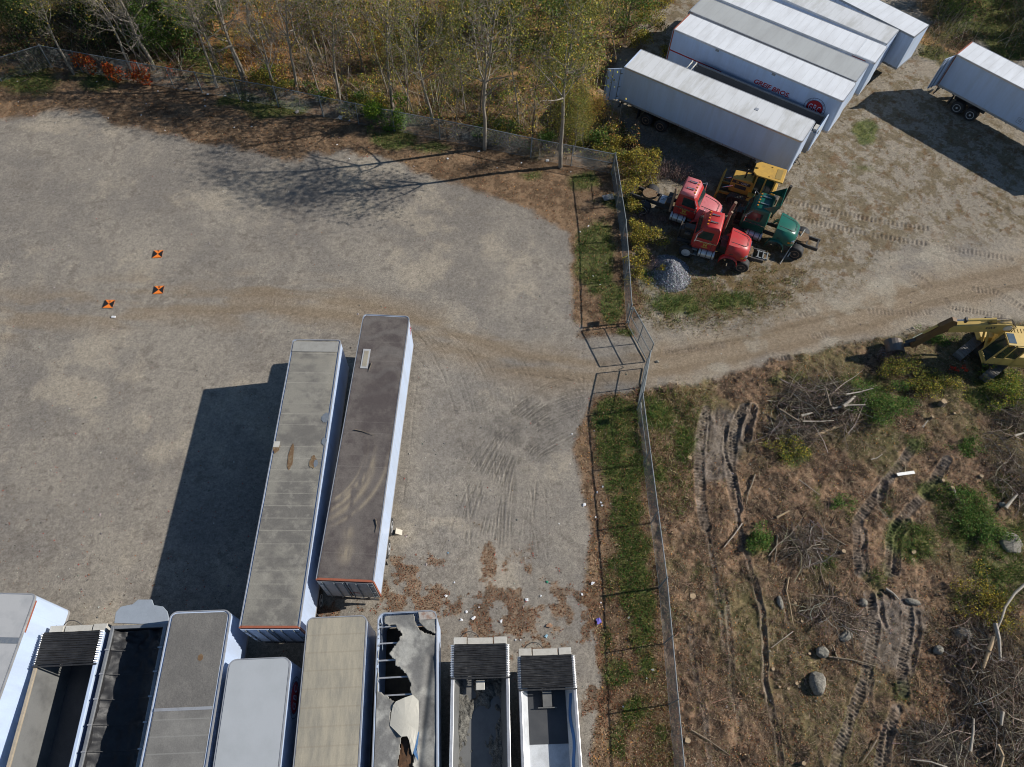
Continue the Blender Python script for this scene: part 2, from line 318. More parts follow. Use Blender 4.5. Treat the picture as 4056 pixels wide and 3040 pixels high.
for i in range(52):
    j = rnd.uniform(-1, 1); o = i*4.3
    LINES.append((W('d', bez((1262, 815+o*.55), (1150+j*10, 810+o*.9), (1060+o*.35, 900+o*.35), (960+o*1.05+j*10, 1060+rnd.uniform(-60, 140)))), rnd.uniform(.025, .055), rnd.uniform(.015, .035)))
for i in range(22):
    x0 = rnd.uniform(900, 1240); y0 = rnd.uniform(980, 1100)
    LINES.append((W('d', bez((x0, y0), (x0+rnd.uniform(-15, 15), y0+70), (x0+rnd.uniform(-25, 25), y0+130), (x0+rnd.uniform(-30, 40), y0+rnd.uniform(150, 230)))), rnd.uniform(.02, .05), rnd.uniform(.008, .02)))
for i in range(16):
    x0 = rnd.uniform(880, 930); y0 = 740+i*16
    LINES.append((W('d', bez((x0, y0), (x0+30, y0+30), (x0+40+rnd.uniform(0, 60), y0+80), (x0+30+rnd.uniform(0, 80), y0+rnd.uniform(90, 150)))), rnd.uniform(.02, .04), rnd.uniform(.008, .02)))
for i in range(26):
    x0 = rnd.uniform(0, 900); y0 = rnd.uniform(480, 800); k = rnd.uniform(-.25, .25)
    LINES.append((W('d', bez((x0, y0), (x0+90, y0+rnd.uniform(-15, 15)), (x0+180, y0+k*100), (x0+rnd.uniform(220, 380), y0+k*200))), rnd.uniform(.03, .12), rnd.uniform(.003, .010)))
for i in range(30):
    t = rnd.uniform(-45, 45); a = rnd.randint(3, 12); b = min(15, a+rnd.randint(2, 4))
    LINES.append((W('d', [(px, py+t+rnd.uniform(-3, 3)) for px, py in ROAD[a:b]]), rnd.uniform(.04, .12), rnd.uniform(.005, .014)))
for i in range(26):
    x0 = rnd.uniform(1720, 2150); y0 = rnd.uniform(230, 560); k = rnd.uniform(.3, .75)
    LINES.append((W('d', [(x0, y0), (x0+60, y0+60*k), (x0+130, y0+130*k+rnd.uniform(-6, 6))]), rnd.uniform(.05, .12), rnd.uniform(.012, .03)))

MUD1 = [(1515, 892), (1560, 880), (1640, 905), (1600, 1000), (1590, 1040), (1510, 1040), (1500, 950)]; MUD2 = [(1880, 1290), (1960, 1280), (2010, 1340), (1960, 1450), (1870, 1430), (1850, 1340)]
def trackmask(x, y):
    m = np.zeros(len(x))
    for pts, hw_, dep, wl in TREADS:
        P = np.array(pts); a = P.min(0)-.5; b = P.max(0)+.5; i = np.nonzero((x > a[0]) & (x < b[0]) & (y > a[1]) & (y < b[1]))[0]
        if len(i): m[i] = np.maximum(m[i], sm(hw_*1.5, hw_*1.05, pdist(pts, x[i], y[i])[0]))
    D, E = to_d(x, y); return np.maximum(m, .85*np.maximum(sm(-6, 10, sdist(MUD1, D, E)), sm(-10, 10, sdist(MUD2, D, E))))
def relief(x, y, z=None):
    z = z or zones(x, y)
    rough = z['clear']*.8+z['wood']*.7+z['leaf']*.25+z['yard']*.25+.06
    h = (fbm(x, y, 2.6, 40, 4, .55)-.5)*.75*np.clip(z['clear']+z['wood'], 0, 1)+(fbm(x, y, .5, 50, 4, .6)-.5)*.26*rough+(fbm(x, y, .14, 60, 2)-.5)*.04*np.clip(rough, 0, .8)
    return h
def detail(x, y, h, mud, line):
    def near(pts, m):
        P = np.array(pts); a = P.min(0)-m; b = P.max(0)+m
        return np.nonzero((x > a[0]) & (x < b[0]) & (y > a[1]) & (y < b[1]))[0]
    for pts, hw_, dep, wl in TREADS:
        i = near(pts, hw_*2)
        if len(i) == 0: continue
        d, s, g = pdist(pts, x[i], y[i]); k = sm(hw_*1.15, hw_*.9, d)
        fade = np.clip(.25+1.6*fbm(x[i], y[i], .8, 77, 2)-.2, 0, 1)
        wave = np.clip(np.sin(2*PI*s/wl+g*.3)*1.8, -1, 1)
        h[i] += k*fade*(dep*wave-dep*.9)*.92+sm(hw_*.9, hw_*1.2, d)*sm(hw_*1.7, hw_*1.25, d)*dep*.5
        mud[i] = np.maximum(mud[i], k*.85*fade)
    for pts, hw_, dep in RUTS:
        i = near(pts, hw_*2.5)
        if len(i) == 0: continue
        d, s, g = pdist(pts, x[i], y[i]); wob = .7+.6*fbm(x[i], y[i], .35, 78, 2)
        k = sm(hw_*1.5, hw_*.3, d*wob)*(.35+.65*sm(.25, .55, fbm(x[i], y[i], .7, 81, 3))); h[i] += -k*dep*.85+sm(hw_*1., hw_*1.4, d)*sm(hw_*2.4, hw_*1.5, d)*dep*.35
        mud[i] = np.maximum(mud[i], sm(hw_*2.2, hw_, d)*.7)
    for pts, hw_, dep in LINES:
        i = near(pts, hw_*4)
        if len(i) == 0: continue
        hw_ = hw_*.75; d, s, g = pdist(pts, x[i], y[i]); br = sm(.3, .6, fbm(x[i], y[i], .9, 79, 2))
        dd = d*g; a = np.exp(-(dd/hw_)**2)*br; b = np.exp(-((dd-hw_*1.9)/hw_)**2)*br
        h[i] += (b*.6-a)*dep*.75; line[i] += (b*.5-a*1.3)*min(1., dep*30)  # tyre scuff tone, with groove shade and ridge light painted into the colour
    return h, mud, line

NU, NV = 1240, 960
tt = np.linspace(0, 1, NV); ys = -3+71*(.6*tt+.4*tt*tt)
ys = np.concatenate([[-700, -60, -12], ys, [75, 90, 200, 900]])
us = np.concatenate([[-25, -4, -1.6, -1.15], np.linspace(-1, 1, NU), [1.15, 1.6, 4, 25]])
hw = np.clip(27+(ys+3)*.44, 27, 60)
GX = (us[None, :]*hw[:, None]+ (ys[:, None].clip(-3, 68)*.015)).ravel(); GY = np.repeat(ys, len(us))
Z = zones(GX, GY)
H = relief(GX, GY, Z); mud = np.zeros_like(H); line = np.zeros_like(H)
H, mud, line = detail(GX, GY, H, mud, line)
D, E = Z['D'], Z['E']
def L3(a, b, t): return np.asarray(a)[None, :]*(1-t[:, None])+np.asarray(b)[None, :]*t[:, None] if not isinstance(a, np.ndarray) or a.ndim == 1 else a*(1-t[:, None])+np.asarray(b)[None, :]*t[:, None]
f1 = fbm(GX, GY, 5., 101, 5, .6); f2 = fbm(GX, GY, 1.1, 102, 5, .62); f3 = fbm(GX, GY, .28, 103, 4, .65)
# yard gravel: grey with paler worn parts and darker damp blotches
C = L3((.208, .187, .163), (.288, .256, .213), sm(.34, .66, f1*.6+f2*.4))
C = L3(C, (.15, .130, .112), sm(.50, .66, f2)*.5*sm(.4, .6, fbm(GX, GY, .35, 104, 3)))
C = L3(C, (.37, .32, .25), sm(.56, .74, fbm(GX, GY, 3.2, 105, 5, .62))*.65)
pd, ps, pg = pdist(ROAD, D, E)
lotroad = sm(78, 20, pd+Z['w1']*40)*np.where(D < 1420, 1, 0)
C = L3(C, (.255, .195, .132), lotroad*.62*sm(.3, .6, fbm(GX*.5, GY*1.6, 1.6, 106, 4)))
C = L3(C, (.20, .148, .095), sm(15, 4, np.abs(pd-17+Z['w1']*10))*.4*sm(250, 500, D)*np.where(D < 1430, 1, 0))
rr = sm(1390, 1430, D)*(1-Z['clear'])
C = L3(C, (.32, .27, .205), rr*.8*sm(.25, .7, f1*.4+f2*.6)); C = L3(C, (.25, .19, .128), rr*sm(60, 12, pd+Z['w1']*60)*.8); C = L3(C, (.20, .15, .10), rr*sm(12, 3, np.abs(pd-20+Z['w1']*14))*.6)
C = L3(C, (.36, .325, .26), rr*sm(.58, .72, fbm(GX, GY*1.3, 2.2, 107, 4, .6))*.5)
# rough yard by the trailers
yb = fbm(GX, GY, .7, 108, 6, .74)
C = L3(C, (.268, .232, .182), Z['yard']*.85); C = L3(C, (.155, .12, .07), Z['yard']*sm(.46, .57, yb)*.8); C = L3(C, (.15, .09, .045), Z['yard']*sm(.60, .70, fbm(GX, GY, .5, 109, 4, .65))*.7)
near_tr = sm(210, 60, np.hypot((D-1580)*.8, E-560)); C = L3(C, (.15, .105, .05), near_tr*rr*sm(.35, .5, yb)*.8)
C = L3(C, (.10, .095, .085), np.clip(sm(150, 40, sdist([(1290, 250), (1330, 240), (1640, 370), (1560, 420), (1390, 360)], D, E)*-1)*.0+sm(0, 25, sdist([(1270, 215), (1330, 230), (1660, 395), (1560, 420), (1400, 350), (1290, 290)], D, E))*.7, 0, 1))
# leaf covered soil
lf = L3((.125, .082, .05), (.25, .165, .10), sm(.35, .65, f2*.5+f3*.5)); t = np.clip(Z['leaf']+Z['leaflot']*.8, 0, 1); C = C*(1-t[:, None])+lf*t[:, None]
# clearing: torn soil, chips, dry stalks
cl = L3((.075, .050, .033), (.265, .170, .105), sm(.40, .62, f2*.5+f3*.5)); cl = L3(cl, (.12, .115, .045), sm(.46, .6, f1)*.6); cl = L3(cl, (.26, .20, .14), sm(.6, .78, fbm(GX, GY, .16, 110, 3))*.5)
C = C*(1-Z['clear'][:, None])+cl*Z['clear'][:, None]
mz = np.maximum(sm(-8, 14, sdist([(1515, 892), (1560, 880), (1640, 905), (1600, 1000), (1590, 1040), (1510, 1040), (1500, 950)], D, E)+Z['w1']*30), sm(-14, 14, sdist([(1880, 1290), (1960, 1280), (2010, 1340), (1960, 1450), (1870, 1430), (1850, 1340)], D, E)+Z['w1']*50))
mud = np.maximum(mud, mz*.9*Z['clear']); mudc = L3((.12, .095, .075), (.21, .175, .145), sm(.3, .7, f3))
m_ = np.clip(mud*np.clip(Z['clear']+rr*.35, 0, 1), 0, 1)[:, None]; C = C*(1-m_)+mudc*m_
# woodland floor
orz = np.exp(-(((D-540)/95)**2+((E-90)/110)**2)); wf = L3((.12, .08, .045), (.27, .165, .075), sm(.36, .64, f2)); wf = L3(wf, (.44, .21, .07), orz*.75*sm(.35, .55, f1)); wf = wf*(.62+.6*sm(.35, .6, fbm(GX, GY, 1.6, 131, 4, .6)))[:, None]; wf = L3(wf, (.10, .11, .035), sm(.52, .68, fbm(GX, GY, 3, 112, 4))*.8)
C = C*(1-Z['wood'][:, None])+wf*Z['wood'][:, None]
gr = L3((.052, .075, .02), (.13, .145, .045), sm(.3, .7, f3)); gm = np.clip(Z['green']*np.clip(Z['leaf']+Z['clear']+Z['yard']+Z['wood']+near_tr, 0, 1), 0, 1)*.85; C = C*(1-gm[:, None])+gr*gm[:, None]
scuff = np.exp(-(((D-1100+(E-930)*.45)/105)**2+((E-930)/130)**2))*sm(.35, .6, fbm(GX*1.6+GY*1.2, GY*.8-GX*.5, .7, 121, 4))*(D < 1240); C = C*(1-.22*scuff)[:, None]*(1+np.clip(line, -1, 1.2)*.32)[:, None]*(1+(f3-.5)*.22)[:, None]
C = np.clip(C, .01, .9)

def ground_mat():
    m, nt, b = newmat('yard_ground'); L = nt.links.new
    at = N(nt, 'ShaderNodeAttribute'); at.attribute_name = 'Col'; tc = N(nt, 'ShaderNodeTexCoord')
    n1 = N(nt, 'ShaderNodeTexNoise', Scale=4.5, Detail=9., Roughness=.72); L(tc.outputs['Object'], n1.inputs['Vector'])
    n2 = N(nt, 'ShaderNodeTexNoise', Scale=23., Detail=6., Roughness=.75); L(tc.outputs['Object'], n2.inputs['Vector'])
    o = mixc(nt, 1., at.outputs['Color'], ramp(nt, n1.outputs[0], [(.32, .74), (.5, 1.), (.68, 1.2)]), 'MULTIPLY')
    o = mixc(nt, 1., o, ramp(nt, n2.outputs[0], [(.32, .66), (.5, 1.), (.66, 1.3)]), 'MULTIPLY')
    n3 = N(nt, 'ShaderNodeTexNoise', Scale=10., Detail=3., Roughness=.6, Distortion=1.2); L(tc.outputs['Object'], n3.inputs['Vector'])
    o = mixc(nt, 1., o, ramp(nt, n3.outputs[0], [(.38, .80), (.5, 1.), (.6, 1.16)]), 'MULTIPLY')
    L(o, b.inputs['Base Color']); b.inputs['Roughness'].default_value = .95; b.inputs['Specular IOR Level'].default_value = .15
    bp = N(nt, 'ShaderNodeBump', Strength=.55, Distance=.04); L(n2.outputs[0], bp.inputs['Height']); L(bp.outputs[0], b.inputs['Normal'])
    return m
w_, h_ = len(us), len(ys)
ii = np.arange(h_-1)[:, None]*w_+np.arange(w_-1)[None, :]
F = np.stack([ii, ii+1, ii+w_+1, ii+w_], -1).reshape(-1, 4)
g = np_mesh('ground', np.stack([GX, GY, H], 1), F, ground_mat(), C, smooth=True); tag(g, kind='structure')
del GX, GY, F, C, D, E, Z, mud, line, cl, wf, lf, gr, f1, f2, f3
def gz(x, y):
    a, b = np.array([float(x)]), np.array([float(y)])
    return float(relief(a, b)[0])
print('ground', round(time.time()-T0, 1))

# ------------------------------------------------------------------ text and small shapes
def text_mesh(txt, size, shear=0, ext=.004, bold=0, squeeze=1.):
    cu_ = bpy.data.curves.new('lettering', 'FONT'); cu_.body = txt; cu_.size = size; cu_.shear = shear; cu_.extrude = ext; cu_.offset = bold
    cu_.align_x = 'CENTER'; cu_.align_y = 'CENTER'; cu_.resolution_u = 3
    o = bpy.data.objects.new('t', cu_); COL.objects.link(o); dg = bpy.context.evaluated_depsgraph_get()
    me = bpy.data.meshes.new_from_object(o.evaluated_get(dg)); bpy.data.objects.remove(o)
    if squeeze != 1:
        for v in me.vertices: v.co.x *= squeeze
    return me
def text(name, txt, size, m, parent, loc, rot, **k):
    me = text_mesh(txt, size, **k); me.materials.clear(); me.materials.append(m)
    o = bpy.data.objects.new(name, me); COL.objects.link(o); o.parent = parent; o.location = loc; o.rotation_euler = rot; return o
RSIDE = (R(90), 0, 0)                     # text on a face looking along -y, reading along +x
def logo(parent, x, z, y, rot, Ro=.8):
    """round company emblem: thin ring, red disc, white interlocking letters, small words around the top"""
    t = bpy.data.objects.new('emblem_frame', None)
    mb = MB(); n = 40
    def ring(r0, r1, h):
        v = []; f = []
        for i in range(n):
            a = 2*PI*i/n
            v += [(r0*math.cos(a), r0*math.sin(a), h), (r1*math.cos(a), r1*math.sin(a), h)]
        for i in range(n): j = (i+1) % n; f.append((2*i, 2*i+1, 2*j+1, 2*j))
        return v, f
    Mx = Matrix.Translation((x, y, z)) @ Matrix.Rotation(rot[2], 4, 'Z') @ Matrix.Rotation(rot[0], 4, 'X') @ Matrix.Rotation(rot[1], 4, 'Z')
    def add(name, v, f, m): return MB().poly([Mx @ Vector(p) for p in v], f).build(name, m, parent, fix=False)
    v, f = ring(Ro*.965, Ro, .012); add('emblem_ring', v, f, M['navy'])
    v, f = ring(.0001, Ro*.74, .008); add('emblem_disc', v, f, M['redpaint'])
    v, f = ring(Ro*.74, Ro*.78, .010); add('emblem_ring', v, f, M['navy'])
    for s, px, sz, sq in (('G', -.40, .86, .62), ('B', .0, .98, .55), ('C', .40, .86, .62)):
        o = text('emblem_letter', s, Ro*sz, M['white'], parent, Mx @ Vector((px*Ro, -.02*Ro, .016)), (0, 0, 0), ext=.003, squeeze=sq); o.rotation_euler = Mx.to_euler()
    for w, a0, a1 in (('QUALITY', 158, 108), ('SERVICE', 62, 8)):
        me = []
        for i, ch in enumerate(w):
            a = R(a0+(a1-a0)*i/(len(w)-1)); p = Vector((.87*Ro*math.cos(a), .87*Ro*math.sin(a), .014))
            q = Mx @ Matrix.Translation(p) @ Matrix.Rotation(a-PI/2, 4, 'Z')
            tm = text_mesh(ch, Ro*.17, ext=.002); me.append((tm, q))
        b = MB()
        for tm, q in me: b.poly([q @ v.co for v in tm.vertices], [tuple(p.vertices) for p in tm.polygons])
        b.build('emblem_word', M['navy'], parent, fix=False)
def wheel(parent, x, y, z, r=.5, w=.28, side=1, rim='rimwhite', dual=False, deep=True):
    """tyre with rounded shoulders; rim as a sub-part facing `side` (+1 = +y)"""
    W_ = w*(2.1 if dual else 1); s = side
    t = MB().lathe((x, y, z), (0, s, 0), [(-W_/2, r*.62), (-W_/2, r*.9), (-W_/2+.04, r*.985), (-W_/2+.08, r), (W_/2-.08, r), (W_/2-.04, r*.985), (W_/2, r*.9), (W_/2+.005, r*.6)], 24).build('tyre', M['tyre'], None, smooth=True)
    o = bpy.data.objects.new('wheel', None); COL.objects.link(o); o.parent = parent; o.empty_display_size = .1; t.parent = o
    rm = MB()
    if deep: rm.lathe((x, y, z), (0, s, 0), [(W_/2-.02, r*.61), (W_/2+.02, r*.60), (W_/2+.02, r*.54), (W_/2-.11, r*.46), (W_/2-.12, r*.25), (W_/2-.02, r*.2), (W_/2+.02, r*.14)], 20)
    else: rm.lathe((x, y, z), (0, s, 0), [(W_/2-.02, r*.61), (W_/2+.02, r*.60), (W_/2+.015, r*.5), (W_/2+.05, r*.34), (W_/2+.06, r*.16)], 20)
    for i in range(8):
        a = 2*PI*i/8; rm.cyl((x+math.cos(a)*r*.33, y+s*(W_/2-.10 if deep else W_/2+.03), z+math.sin(a)*r*.33), (x+math.cos(a)*r*.33, y+s*(W_/2-.06 if deep else W_/2+.07), z+math.sin(a)*r*.33), .018, n=5)
    rm.build('rim', M[rim], o, smooth=True)
    return o

# ------------------------------------------------------------------ box trailers
def rounded(L, W, r, z=None, n=5):
    """outline of a box with rounded front corners (front at x=L)"""
    p = [(0, -W/2), (L-r, -W/2)]
    for i in range(1, n): a = -PI/2+PI/2*i/n; p.append((L-r+r*math.cos(a), -W/2+r+r*math.sin(a)))
    p += [(L, -W/2+r), (L, W/2-r)]
    for i in range(1, n): a = PI/2*i/n; p.append((L-r+r*math.cos(a), W/2-r+r*math.sin(a)))
    return p+[(L-r, W/2), (0, W/2)]
def van(name, label, rear, yaw, L, zt=4.08, zb=1.27, W=2.59, body='white', roof='roofwhite', rail='alu', doors='white', frame='alu', r=.28, wheels=(2.0, 3.25),
        rim='rimwhite', open_doors=None, group=None, ribs=0, hollow=False, chassis=True, railw=.05, seam=1.22, dlabel=None, legs=True):
    g = empty(name, (rear[0], rear[1], 0), R(yaw), label, 'trailer', group)
    H_ = zt-zb; o = rounded(L, W, r)
    if not hollow:
        b = MB().plate(o, zb, zt-.03)
    else:
        b = MB(); t = .05; oi = [(x*(1-0)+0, y) for x, y in rounded(L-t, W-2*t, max(r-t, .02))]
        n = len(o); vs = [(x, y, zb) for x, y in o]+[(x, y, zt-.03) for x, y in o]+[(x, y, zb) for x, y in oi]+[(x, y, zt-.03) for x, y in oi]
        fs = []
        for i in range(n-1): fs += [(i, i+1, i+1+n, i+n), (i+2*n+1, i+2*n, i+3*n, i+3*n+1), (i+n, i+n+1, i+3*n+1, i+3*n)]
        b.poly(vs, fs)
    if ribs:
        x = .25
        while x < L-.2:
            for s in (-1, 1): b.box(x, x+.10, s*W/2-(.0 if s > 0 else .035), s*W/2+(.035 if s > 0 else 0), zb+.12, zt-.14)
            x += ribs
    elif seam:
        x = seam
        while x < L-r:
            for s in (-1, 1): b.box(x, x+.035, s*(W/2+.002)-.002, s*(W/2+.002)+.002, zb+.14, zt-.12)
            x += seam
    b.build('body', M[body], g)
    rs = MB()                                   # side rails top and bottom
    def band(z0, z1, out, x0=0, ):
        oo = rounded(L+out*.9, W+2*out, r+out); n = len(oo); ii_ = rounded(L-.03, W-.06, r)
        vs = [(max(x, x0), y, z0) for x, y in oo]+[(max(x, x0), y, z1) for x, y in oo]+[(max(x, x0), y, z0) for x, y in ii_]+[(max(x, x0), y, z1) for x, y in ii_]
        fs = []
        for i in range(n-1): fs += [(i, i+1, i+1+n, i+n), (i+n, i+n+1, i+3*n+1, i+3*n), (i+2*n, i, i+1, i+2*n+1)]
        rs.poly(vs, fs)
    band(zb-.02, zb+.14, .012); band(zt-.12, zt+.012, .014)
    rs.build('side_rail', M[rail], g)
    ro = rounded(L-railw*.8, W-2*railw, max(r-railw, .02))
    if not hollow: MB().plate([(max(x, .04), y) for x, y in ro], zt-.03, zt+.006).build('roof', M[roof], g)
    # rear frame and doors
    fr = MB().box(-.05, .05, -W/2-.012, -W/2+.10, zb-.1, zt).box(-.05, .05, W/2-.10, W/2+.012, zb-.1, zt).box(-.05, .05, -W/2+.1, W/2-.1, zt-.13, zt+.014).box(-.05, .05, -W/2+.1, W/2-.1, zb-.12, zb+.05)
    fr.build('rear_frame', M[frame], g)
    def door(s, ang):
        d = bpy.data.objects.new('door', None); COL.objects.link(d); d.parent = g; d.location = (-.06, s*(W/2-.03), 0); d.rotation_euler = (0, 0, ang); d.empty_display_size = .1
        if dlabel: d['label'] = dlabel
        w = W/2-.06; MB().box(-.04, 0, min(0, -s*w), max(0, -s*w), zb+.04, zt-.1).build('door_panel', M[doors], d, bevel=.01)
        h = MB()
        for f in (.18, .62, .94): h.cyl((-.07, -s*w*f, zb-.0), (-.07, -s*w*f, zt-.12), .022, n=6)
        for zz in (zb+.3, zb+H_*.4, zb+H_*.8): h.box(-.075, -.04, min(-s*w*.04, -s*w*.2), max(-s*w*.04, -s*w*.2), zz, zz+.06)
        h.build('lock_rod', M['steel'], d)
        return d
    if open_doors is None: door(1, 0); door(-1, 0)
    else:
        for s, a in open_doors: door(s, a)
        MB().box(.06, .5, -W/2+.1, W/2-.1, zb+.05, zt-.15).build('cargo_opening', M['chassis'], g) if not hollow else None
    if not chassis: return g
    c = MB().box(.2, L-1., -.55, -.45, zb-.32, zb-.03).box(.2, L-1., .45, .55, zb-.32, zb-.03)
    for i in range(int(L/.9)): c.box(.4+i*.9, .5+i*.9, -W/2+.08, W/2-.08, zb-.13, zb-.03)
    c.build('chassis', M['chassis'], g)
    rz = .5
    for wx in wheels:
        MB().cyl((wx, -W/2+.3, rz), (wx, W/2-.3, rz), .07, n=8).build('axle', M['chassis'], g)
        for s in (-1, 1): wheel(g, wx, s*(W/2-.32), rz, .5, .27, s, rim, dual=True)
    sb = MB().box(wheels[0]-.7, wheels[-1]+.7, -.6, -.5, .72, zb-.3).box(wheels[0]-.7, wheels[-1]+.7, .5, .6, .72, zb-.3); sb.build('suspension', M['chassis'], g)
    for s in (-1, 1): MB().box(wheels[0]-.78, wheels[0]-.75, s*(W/2-.32)-.3, s*(W/2-.32)+.3, .25, zb-.05).build('mudflap', M['mud'], g)
    MB().box(-.02, .06, -W/2+.2, W/2-.2, .5, .6).box(-.02, .06, -.7, -.6, .6, zb-.1).box(-.02, .06, .6, .7, .6, zb-.1).build('bumper', M['chassis'], g)
    if legs:
        for s in (-1, 1): MB().box(L-2.9, L-2.76, s*.75-.07, s*.75+.07, .1, zb-.05).box(L-2.98, L-2.68, s*.75-.15, s*.75+.15, 0, .1).build('landing_leg', M['chassis'], g)
    return g
GRP_V = 'white box trailers parked fanned out in the far yard'
tA = van('box_trailer', 'white box trailer with rear door swung open, right behind the yellow bulldozer', (7.53, 47.70), -30.47, 13.82, 4.065, 1.27, body='white', roof='roofwhite', frame='white', rim='rimrust', wheels=(2.49, 3.72), open_doors=[(-1, R(130)), (1, R(-262))], r=.22)
b = MB()
for i in range(9):
    for q in (0, .24): b.box(1.0+i*1.28+q, 1.07+i*1.28+q, -1.312, -1.306, 1.30, 1.335)
b.build('marker_light', M['redlens'], tA)
MB().box(11.42, 11.72, -1.31, -1.296, 1.0, 1.32).box(11.78, 12.1, -1.31, -1.296, 1.08, 1.42).build('repair_plate', M['plate'], tA)
v = MB().box(9.76, 10.02, -.31+.2, -.05+.2, 4.07, 4.10); v.build('roof_patch', M['alu'], tA)
b = MB()                                    # front bulkhead gear: gladhands, hose, mounting plate
b.box(13.83, 13.87, -.5, .5, 1.5, 1.8)
for s in (-.3, 0, .3): b.cyl((13.83, s, 1.6), (13.95, s, 1.6), .04, n=8)
b.tube([(13.9, .1, 1.6), (14.15, .3, 1.2), (14.2, .7, .8), (14.0, .9, .6)], .02, 5); b.build('air_coupling', M['chassis'], tA)
tB = van('box_trailer', 'white box trailer with GREIF BROS. lettering, red stripe and round red emblem on its side', (11.53, 52.70), -32.7, 13.81, 4.06, 1.27, body='white', roof='roofwhite2', frame='orange', rim='rimwhite', r=.2)
MB().box(.06, 4.6, -1.303, -1.297, 2.33, 2.43).build('stripe', M['redpaint'], tB)
for x, z in ((3.78, 3.88), (8.44, 3.88)): MB().box(x-.14, x+.14, -1.315, -1.297, z-.10, z+.08).build('vent', M['aludark'], tB)
text('lettering', 'GREIF BROS.', .50, M['redpaint'], tB, (8.66, -1.304, 2.80), RSIDE, shear=.22, bold=.012, squeeze=1.06)
logo(tB, 12.16, 2.72, -1.300, (R(90), 0, 0), .80)
b = MB(); b.tube([(8.0, -1.30, 2.35), (8.9, -1.30, 2.33), (10.1, -1.30, 2.33)], .012, 4); b.build('underline', M['navy'], tB)
tC = van('box_trailer', 'box trailer with a dull grey stained roof, parked right behind the GREIF BROS. trailer', (12.93, 55.18), -33.3, 13.89, 4.1, 1.25, body='white2', roof='roofgrey', r=.18, frame='alu')
d = (math.cos(R(-33.2)), math.sin(R(-33.2)))
tD = van('box_trailer', 'white trailer with a short cover plate at its front roof edge, behind the grey roof', (26.42-13.9*d[0], 49.87-13.9*d[1]), -33.2, 13.9, 4.1, 1.25, body='white2', roof='roofwhite2', r=.1)
MB().box(12.3, 12.36, -1.2, 1.2, 4.107, 4.125).box(12.36, 13.8, -1.22, 1.2, 4.107, 4.119).build('cover_plate', M['roofwhite2'], tD); MB().box(12.1, 13.2, -1.318, -1.31, 3.94, 4.0).build('marker_strip', M['redlens'], tD)
d = (math.cos(R(-36)), math.sin(R(-36)))
tE = van('box_trailer', 'plain white box trailer standing between the cover plate trailer and the ribbed one', (27.85-12.5*d[0], 52.25-12.5*d[1]), -36, 12.5, 4.1, 1.25, 2.4, body='white', roof='roofwhite', r=.1)
d = (math.cos(R(-43)), math.sin(R(-43)))
tF = van('box_trailer', 'white trailer with vertically ribbed side panels, rearmost of the parked fan beside the trees', (30.35-12*d[0], 53.3-12*d[1]), -43, 12, 4.08, 1.25, 2.36, body='white2', roof='roofwhite2', rail='aludark', r=.06, ribs=.42)
tG = van('box_trailer', 'white trailer standing alone at the right edge with rusty frame and open door', (33.2, 51.45), -44, 13.5, 4.05, 1.35, 2.42, body='white', roof='roofwhite2', frame='orange', rim='rimwhite', wheels=(2.2, 3.35), open_doors=[(-1, R(165)), (1, R(-262))], r=.2)
text('lettering', 'G', .30, M['navy'], tG, (6.57, -1.218, 1.94), RSIDE, ext=.002); MB().box(6.35, 6.79, -1.216, -1.2135, 1.72, 1.735).box(6.35, 6.79, -1.216, -1.2135, 2.15, 2.165).box(6.35, 6.365, -1.216, -1.2135, 1.735, 2.15).box(6.775, 6.79, -1.216, -1.2135, 1.735, 2.15).build('decal_frame', M['navy'], tG)

M['roofM1'] = mat('grey_dusty_roof', (.255, .245, .225), .65, dirt=(.155, .148, .138), amt=.8, scale=.9, fine=.14, fscale=18, bump=.3, bscale=2, seams=(.62, .035, (.30, .295, .275)), thr=(.35, .65))
M['roofM2'] = mat('brown_grimy_roof', (.125, .108, .095), .6, dirt=(.225, .20, .165), amt=.75, scale=.55, fine=.16, fscale=14, bump=.3, bscale=2, seams=(.62, .03, (.19, .175, .16)), stretch=(.55, 1.5, 1), thr=(.48, .78))
M['roofT4'] = mat('charcoal_roof', (.165, .155, .142), .65, dirt=(.25, .235, .21), amt=.6, scale=1.3, fine=.22, fscale=22, bump=.3, bscale=6, thr=(.45, .75))
M['roofT6'] = mat('tan_dusty_roof', (.40, .355, .27), .65, dirt=(.27, .25, .205), amt=.8, scale=1.1, fine=.08, fscale=20, bump=.35, bscale=2.2, seams=(.72, .05, (.27, .23, .17)), stretch=(.5, 1.8, 1), thr=(.4, .62))
M['roofT5'] = mat('smooth_pale_roof', (.43, .45, .47), .45, dirt=(.36, .38, .39), amt=.6, scale=.7, fine=.03, bump=.05)
M['roofT1'] = mat('pale_worn_roof', (.46, .46, .46), .5, dirt=(.30, .31, .32), amt=.7, scale=1.0, fine=.05)
M['rust'] = mat('rust_stain', (.17, .10, .05), .8, dirt=(.30, .24, .15), amt=.8, scale=7, fine=.2)
M['bluepatch'] = mat('grey_blue_patch', (.16, .185, .22), .6, dirt=(.24, .25, .26), amt=.6, scale=8)
M['brownmuck'] = mat('wet_leaf_muck', (.13, .065, .03), .9, dirt=(.05, .035, .02), amt=.8, scale=8, fine=.3)
